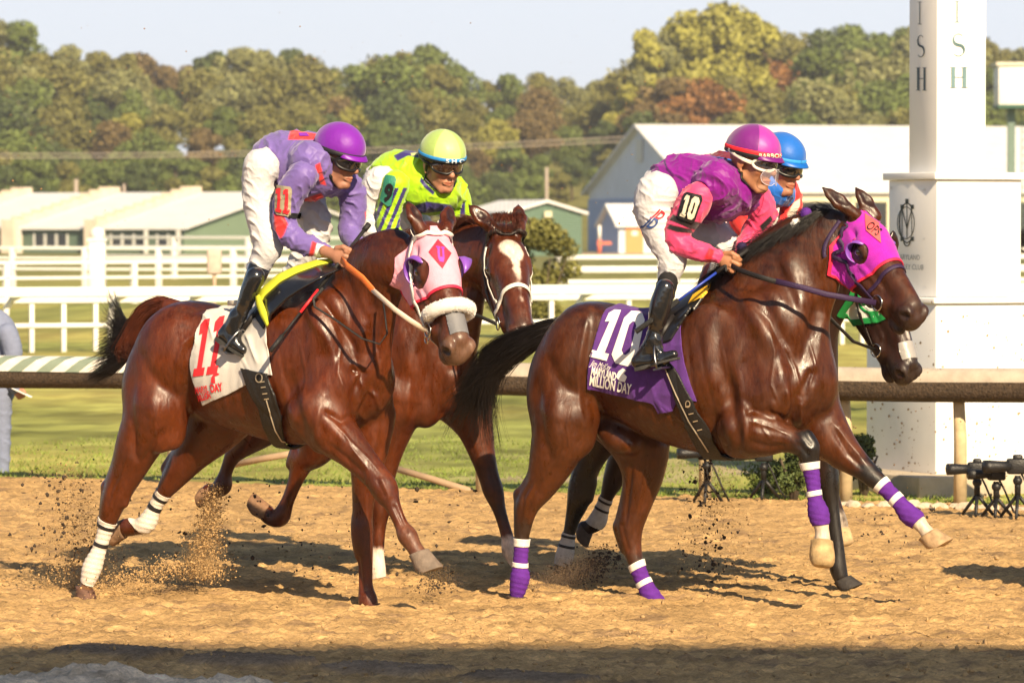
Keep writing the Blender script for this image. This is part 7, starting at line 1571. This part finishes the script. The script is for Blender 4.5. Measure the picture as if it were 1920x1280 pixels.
for row, (D, y0, y1, cols) in enumerate(((445, 20, 60, ['olive', 'green', 'rust', 'olive', 'pale']), (420, 75, 115, ['olive', 'rust', 'green', 'dark', 'olive', 'yellow']), (400, 125, 165, ['green', 'olive', 'rust', 'dark', 'green']), (382, 170, 205, ['green', 'dark', 'olive', 'green']), (366, 205, 228, ['dark', 'green', 'olive']), (352, 236, 262, ['olive', 'dark', 'green']))):
    x = -80+row*17
    while x < 2020:
        b = sky_y(x); b = max(b, 62) ; y = b+g_.uniform(y0, y1); lm = g_.choice(cols)
        if 1250 < x < 1500 and row in (0, 1, 2): lm = g_.choice(['rust', 'orange', 'rust', 'olive'])
        if x > 1500 and row < 3: lm = g_.choice(['pale', 'olive', 'green'])
        if y < 345: plant(x, min(y, 335), D+g_.uniform(-7, 7), lm, None, g_.uniform(1.0, 1.35))
        x += g_.uniform(50, 74)
# the wood going on past both sides of the picture
rs = np.random.RandomState(9); VV = []; 
for i in range(190):
    sd = 1 if i % 2 else -1; D = rs.uniform(360, 475); x = sd*(D*.125+rs.rand()*150); V, Q, L = crown(100+i % 7, rs.uniform(3.6, 5), rs.uniform(4, 5.2), 1300, 24, .42, 6.5); z = float(hill_z(np.array([x]), np.array([D]))[0]); VV.append(V*np.array((1, 1, 1.15))+np.array((x, D, z)))
VV = np.concatenate(VV); tag(np_mesh('wood', VV, np.arange(len(VV)).reshape(-1, 4), None, LEAFM['olive'], None, False), 'olive wood running on past both ends of the hill', 'wood', kind='stuff')
# bushes
def bush(px, py, D, rx, rz, lm, label, n=5000, leaf=.03, name='bush'):
    V, Q, L = crown(int(px), rx, rz, n, 18, leaf, rz*.9); c = at(px, py, D); c.z = 0; o = np_mesh('foliage', V, Q, None, LEAFM[lm], None, False); root = empty(name, c, label, 'bush'); o.parent = root
    m = MB()
    for i in range(5): a = i*1.25; m.tube([Vector((0, 0, -.02)), Vector((math.cos(a)*rx*.2, math.sin(a)*rx*.2, rz*.6)), Vector((math.cos(a)*rx*.5, math.sin(a)*rx*.5, rz*1.2))], [.02, .015, .006], 5)
    o2 = m.build('stems', BARK); o2.parent = root
bush(1018, 600, 68, .72, 1.02, 'olive', 'dense rounded olive bush behind the blazed horse, in front of the turf rail', 7000, .035)
bush(955, 600, 68.5, .6, .9, 'olive', 'green bush half hidden behind the head of the blazed horse', 4000, .035)
bush(1488, 950, 27.75, .20, .21, 'dark', 'low dark shrub under the rail between the belly and the wrapped foreleg', 3500, .012); bush(1620, 945, 28.0, .17, .22, 'dark', 'low dark shrub against the grey side of the winning post', 3500, .012); bush(1440, 945, 28.3, .2, .12, 'green', 'smallest low shrub behind the rail camera', 2000, .012)
# ---- flying dirt
def clods(name, label, n, fn, s0, s1, col, seed, kind='stuff'):
    r = np.random.RandomState(seed); ico = bmesh.new(); bmesh.ops.create_icosphere(ico, subdivisions=1, radius=1); iv = np.array([v.co[:] for v in ico.verts]); iff = np.array([[v.index for v in f.verts] for f in ico.faces]); ico.free()
    P_ = np.array([fn(r) for _ in range(n)]); S_ = s0+(s1-s0)*r.rand(n)**3
    V = (iv[None]*(1+1.0*(r.rand(n, len(iv), 1)-.5))*(S_[:, None, None]*r.uniform(.35, 1.5, (n, 1, 3))))+P_[:, None]; Fc = (iff[None]+np.arange(n)[:, None, None]*len(iv)).reshape(-1, 3)
    return tag(np_mesh(name, V.reshape(-1, 3), Fc, None, col), label, 'flying dirt', kind=kind)
DRT = mat('dark damp clods', (.040, .028, .020), rough=.9, var=.4, nscale=30); LDR = mat('flying sand', (.42, .27, .12), rough=.95, var=.2)
def mist(name, label, n, fn, s0, s1, col, seed):
    r = np.random.RandomState(seed); P_ = np.array([fn(r) for _ in range(n)]); S_ = s0+(s1-s0)*r.rand(n)**2; iv = np.array([(1, 1, 1), (-1, -1, 1), (-1, 1, -1), (1, -1, -1)])*.6; iff = np.array([(0, 1, 2), (0, 3, 1), (0, 2, 3), (1, 3, 2)])
    V = (iv[None]*(1+.8*(r.rand(n, 4, 1)-.5)))*S_[:, None, None]+P_[:, None]; Fc = (iff[None]+np.arange(n)[:, None, None]*4).reshape(-1, 3)
    return tag(np_mesh(name, V.reshape(-1, 3), Fc, None, col, None, False), label, 'flying dirt', kind='stuff')
def plume(x0, y0, x1, y1, D, wd, wy=1.0, up=1.0):
    def f(r):
        t = r.rand()**up; q = r.randn()*wd*(.35+.65*(1-t) if wy else 1); return tuple(at(x0+(x1-x0)*t+q, y0+(y1-y0)*t+r.randn()*wd*.35, D+r.randn()*.18))
    return f
clods('dirt_spray', 'dark clods thrown up behind the left horse', 520, plume(150, 1090, 100, 870, 20.7, 60), .001, .009, DRT, 1)
clods('sand_spray', 'fine sand fanning out behind the left horse', 5200, plume(150, 1105, 130, 900, 20.9, 55, up=2.0), .001, .005, LDR, 2)
clods('sand_spray', 'sand plume standing on the ground under the left horse', 5200, plume(378, 1075, 400, 915, 20.6, 26, up=1.6), .001, .0055, LDR, 3)
clods('sand_spray', 'low sand burst round the landed hoof of the left horse', 2600, plume(180, 1108, 330, 1060, 20.4, 34), .001, .005, LDR, 4)
clods('dirt_spray', 'dark clods flying in the air between the horses', 420, lambda r: tuple(at(r.uniform(230, 900), r.uniform(900, 1080), 21+r.randn()*.3)), .001, .009, DRT, 5)
clods('dirt_spray', 'dark clods falling under the belly of the right bay', 330, plume(1325, 1080, 1320, 850, 21.2, 34), .0015, .010, DRT, 6)
clods('sand_spray', 'thin sand hanging behind the right bay', 2200, plume(1340, 1080, 1330, 880, 21.4, 60), .0008, .0035, LDR, 7)
clods('dirt_spray', 'dust and clods round the landing hooves behind the right bay', 2600, plume(1030, 1100, 1150, 1040, 21.0, 34), .001, .006, DRT, 8)
clods('dirt_spray', 'clods thrown ahead of the reaching hoof', 90, lambda r: tuple(at(r.uniform(1600, 1760), r.uniform(950, 1060), 20.8+r.randn()*.2)), .0015, .010, DRT, 9)
clods('dirt_spray', 'clods under the raised hoof of the left horse', 500, plume(800, 1110, 830, 1070, 20.1, 26), .001, .006, DRT, 10)
clods('dirt_spray', 'specks of dirt drifting high against the sky and trees', 320, lambda r: tuple(at(r.uniform(0, 1250)**1.0, 20+r.rand()*420, 21.5+r.rand()*4)), .0012, .0045, mat('sunlit specks', (.30, .17, .08), rough=.9), 11)
clods('dirt_spray', 'specks of dirt against the winning post', 160, lambda r: tuple(at(r.uniform(1560, 1910), r.uniform(560, 960), 24+r.rand()*3)), .001, .006, mat('tan specks', (.16, .10, .05), rough=.9), 12)
mist('dust', 'fine dust hanging round the rear hoof of the left horse', 26000, plume(165, 1110, 130, 880, 20.8, 60, up=1.7), .0004, .0016, LDR, 31)
mist('dust', 'fine dust in the sand plume under the left horse', 22000, plume(375, 1080, 400, 920, 20.6, 24, up=1.5), .0004, .0018, LDR, 32)
mist('dust', 'dust kicked up round the landing hooves behind the right bay', 24000, plume(1010, 1105, 1120, 1050, 20.8, 42), .0004, .0016, mat('grey brown dust', (.20, .14, .09), rough=.95), 33)
mist('dust', 'thin dust drifting under the belly of the right bay', 12000, plume(1340, 1090, 1320, 880, 21.3, 60), .0004, .0013, LDR, 34)
mist('dust', 'dust round the raised and planted forelegs of the left horse', 10000, plume(740, 1130, 830, 1080, 20.1, 50), .0004, .0014, LDR, 35)
clods('loose_clods', 'loose clods lying on the raked track', 7000, lambda r: (lambda x, y: (x, y, float(sand_z(np.array([x]), np.array([y]))[0])+.003))(r.uniform(-3.2, 3.2), 16.6+r.rand()**1.3*12), .002, .012, mat('loose sand clod', (.33, .215, .10), rough=.95, var=.35, nscale=14), 13)
# ---- grandstand behind the camera: its shade falls on the near edge of the track
gs = empty('grandstand', (0, -18, 0), 'large grandstand whose shade covers the near edge of the track', 'grandstand'); CON = mat('stand concrete', (.4, .38, .35), rough=.85)
yE = 18.0; zr = 17.0; k = zr/math.tan(rad(SUN_EL)); ye = yE-k*math.cos(rad(SUN_AZ)); kid(gs, MB().box(Vector((0, ye-4, zr-.3)), (160, 8, .6), None, .05).build('stand_roof', CON)); m = MB()
for i in range(5): m.box(Vector((0, ye-5-i, .3+i*.3)), (150, 1, .6+i*.6))
kid(gs, m.build('seating_steps', CON))
for x in range(-70, 71, 20): kid(gs, MB().box(Vector((x, ye-5, zr/2-.4)), (.5, .5, zr-.6)).build('column', CON))
# ---- the leading horse just past the right edge: its shade lies on the track
def copy_tree(o, parent=None):
    c = o.copy(); COL.objects.link(c)
    if parent is not None: c.parent = parent
    for ch in list(o.children): copy_tree(ch, c)
    return c
lead = copy_tree(h10.root); lead.location = h10.root.location+Vector((2.63, -.10, 0)); lead['label'] = 'leading racehorse just past the right edge of the picture'

# ---- the air
hz = MB().box(Vector((0, 560, 17)), (2400, 1300, 38)).build('haze', None); tag(hz, 'thin pale haze over the wooded hill', 'haze', kind='stuff')
hm = bpy.data.materials.new('haze air'); hm.use_nodes = True; hn = hm.node_tree; hn.nodes.clear(); pv = hn.nodes.new('ShaderNodeVolumePrincipled'); ho = hn.nodes.new('ShaderNodeOutputMaterial')
pv.inputs['Color'].default_value = (.93, .94, .97, 1); pv.inputs['Density'].default_value = .00030; pv.inputs['Anisotropy'].default_value = .1; hn.links.new(pv.outputs[0], ho.inputs['Volume']); hz.data.materials.append(hm)
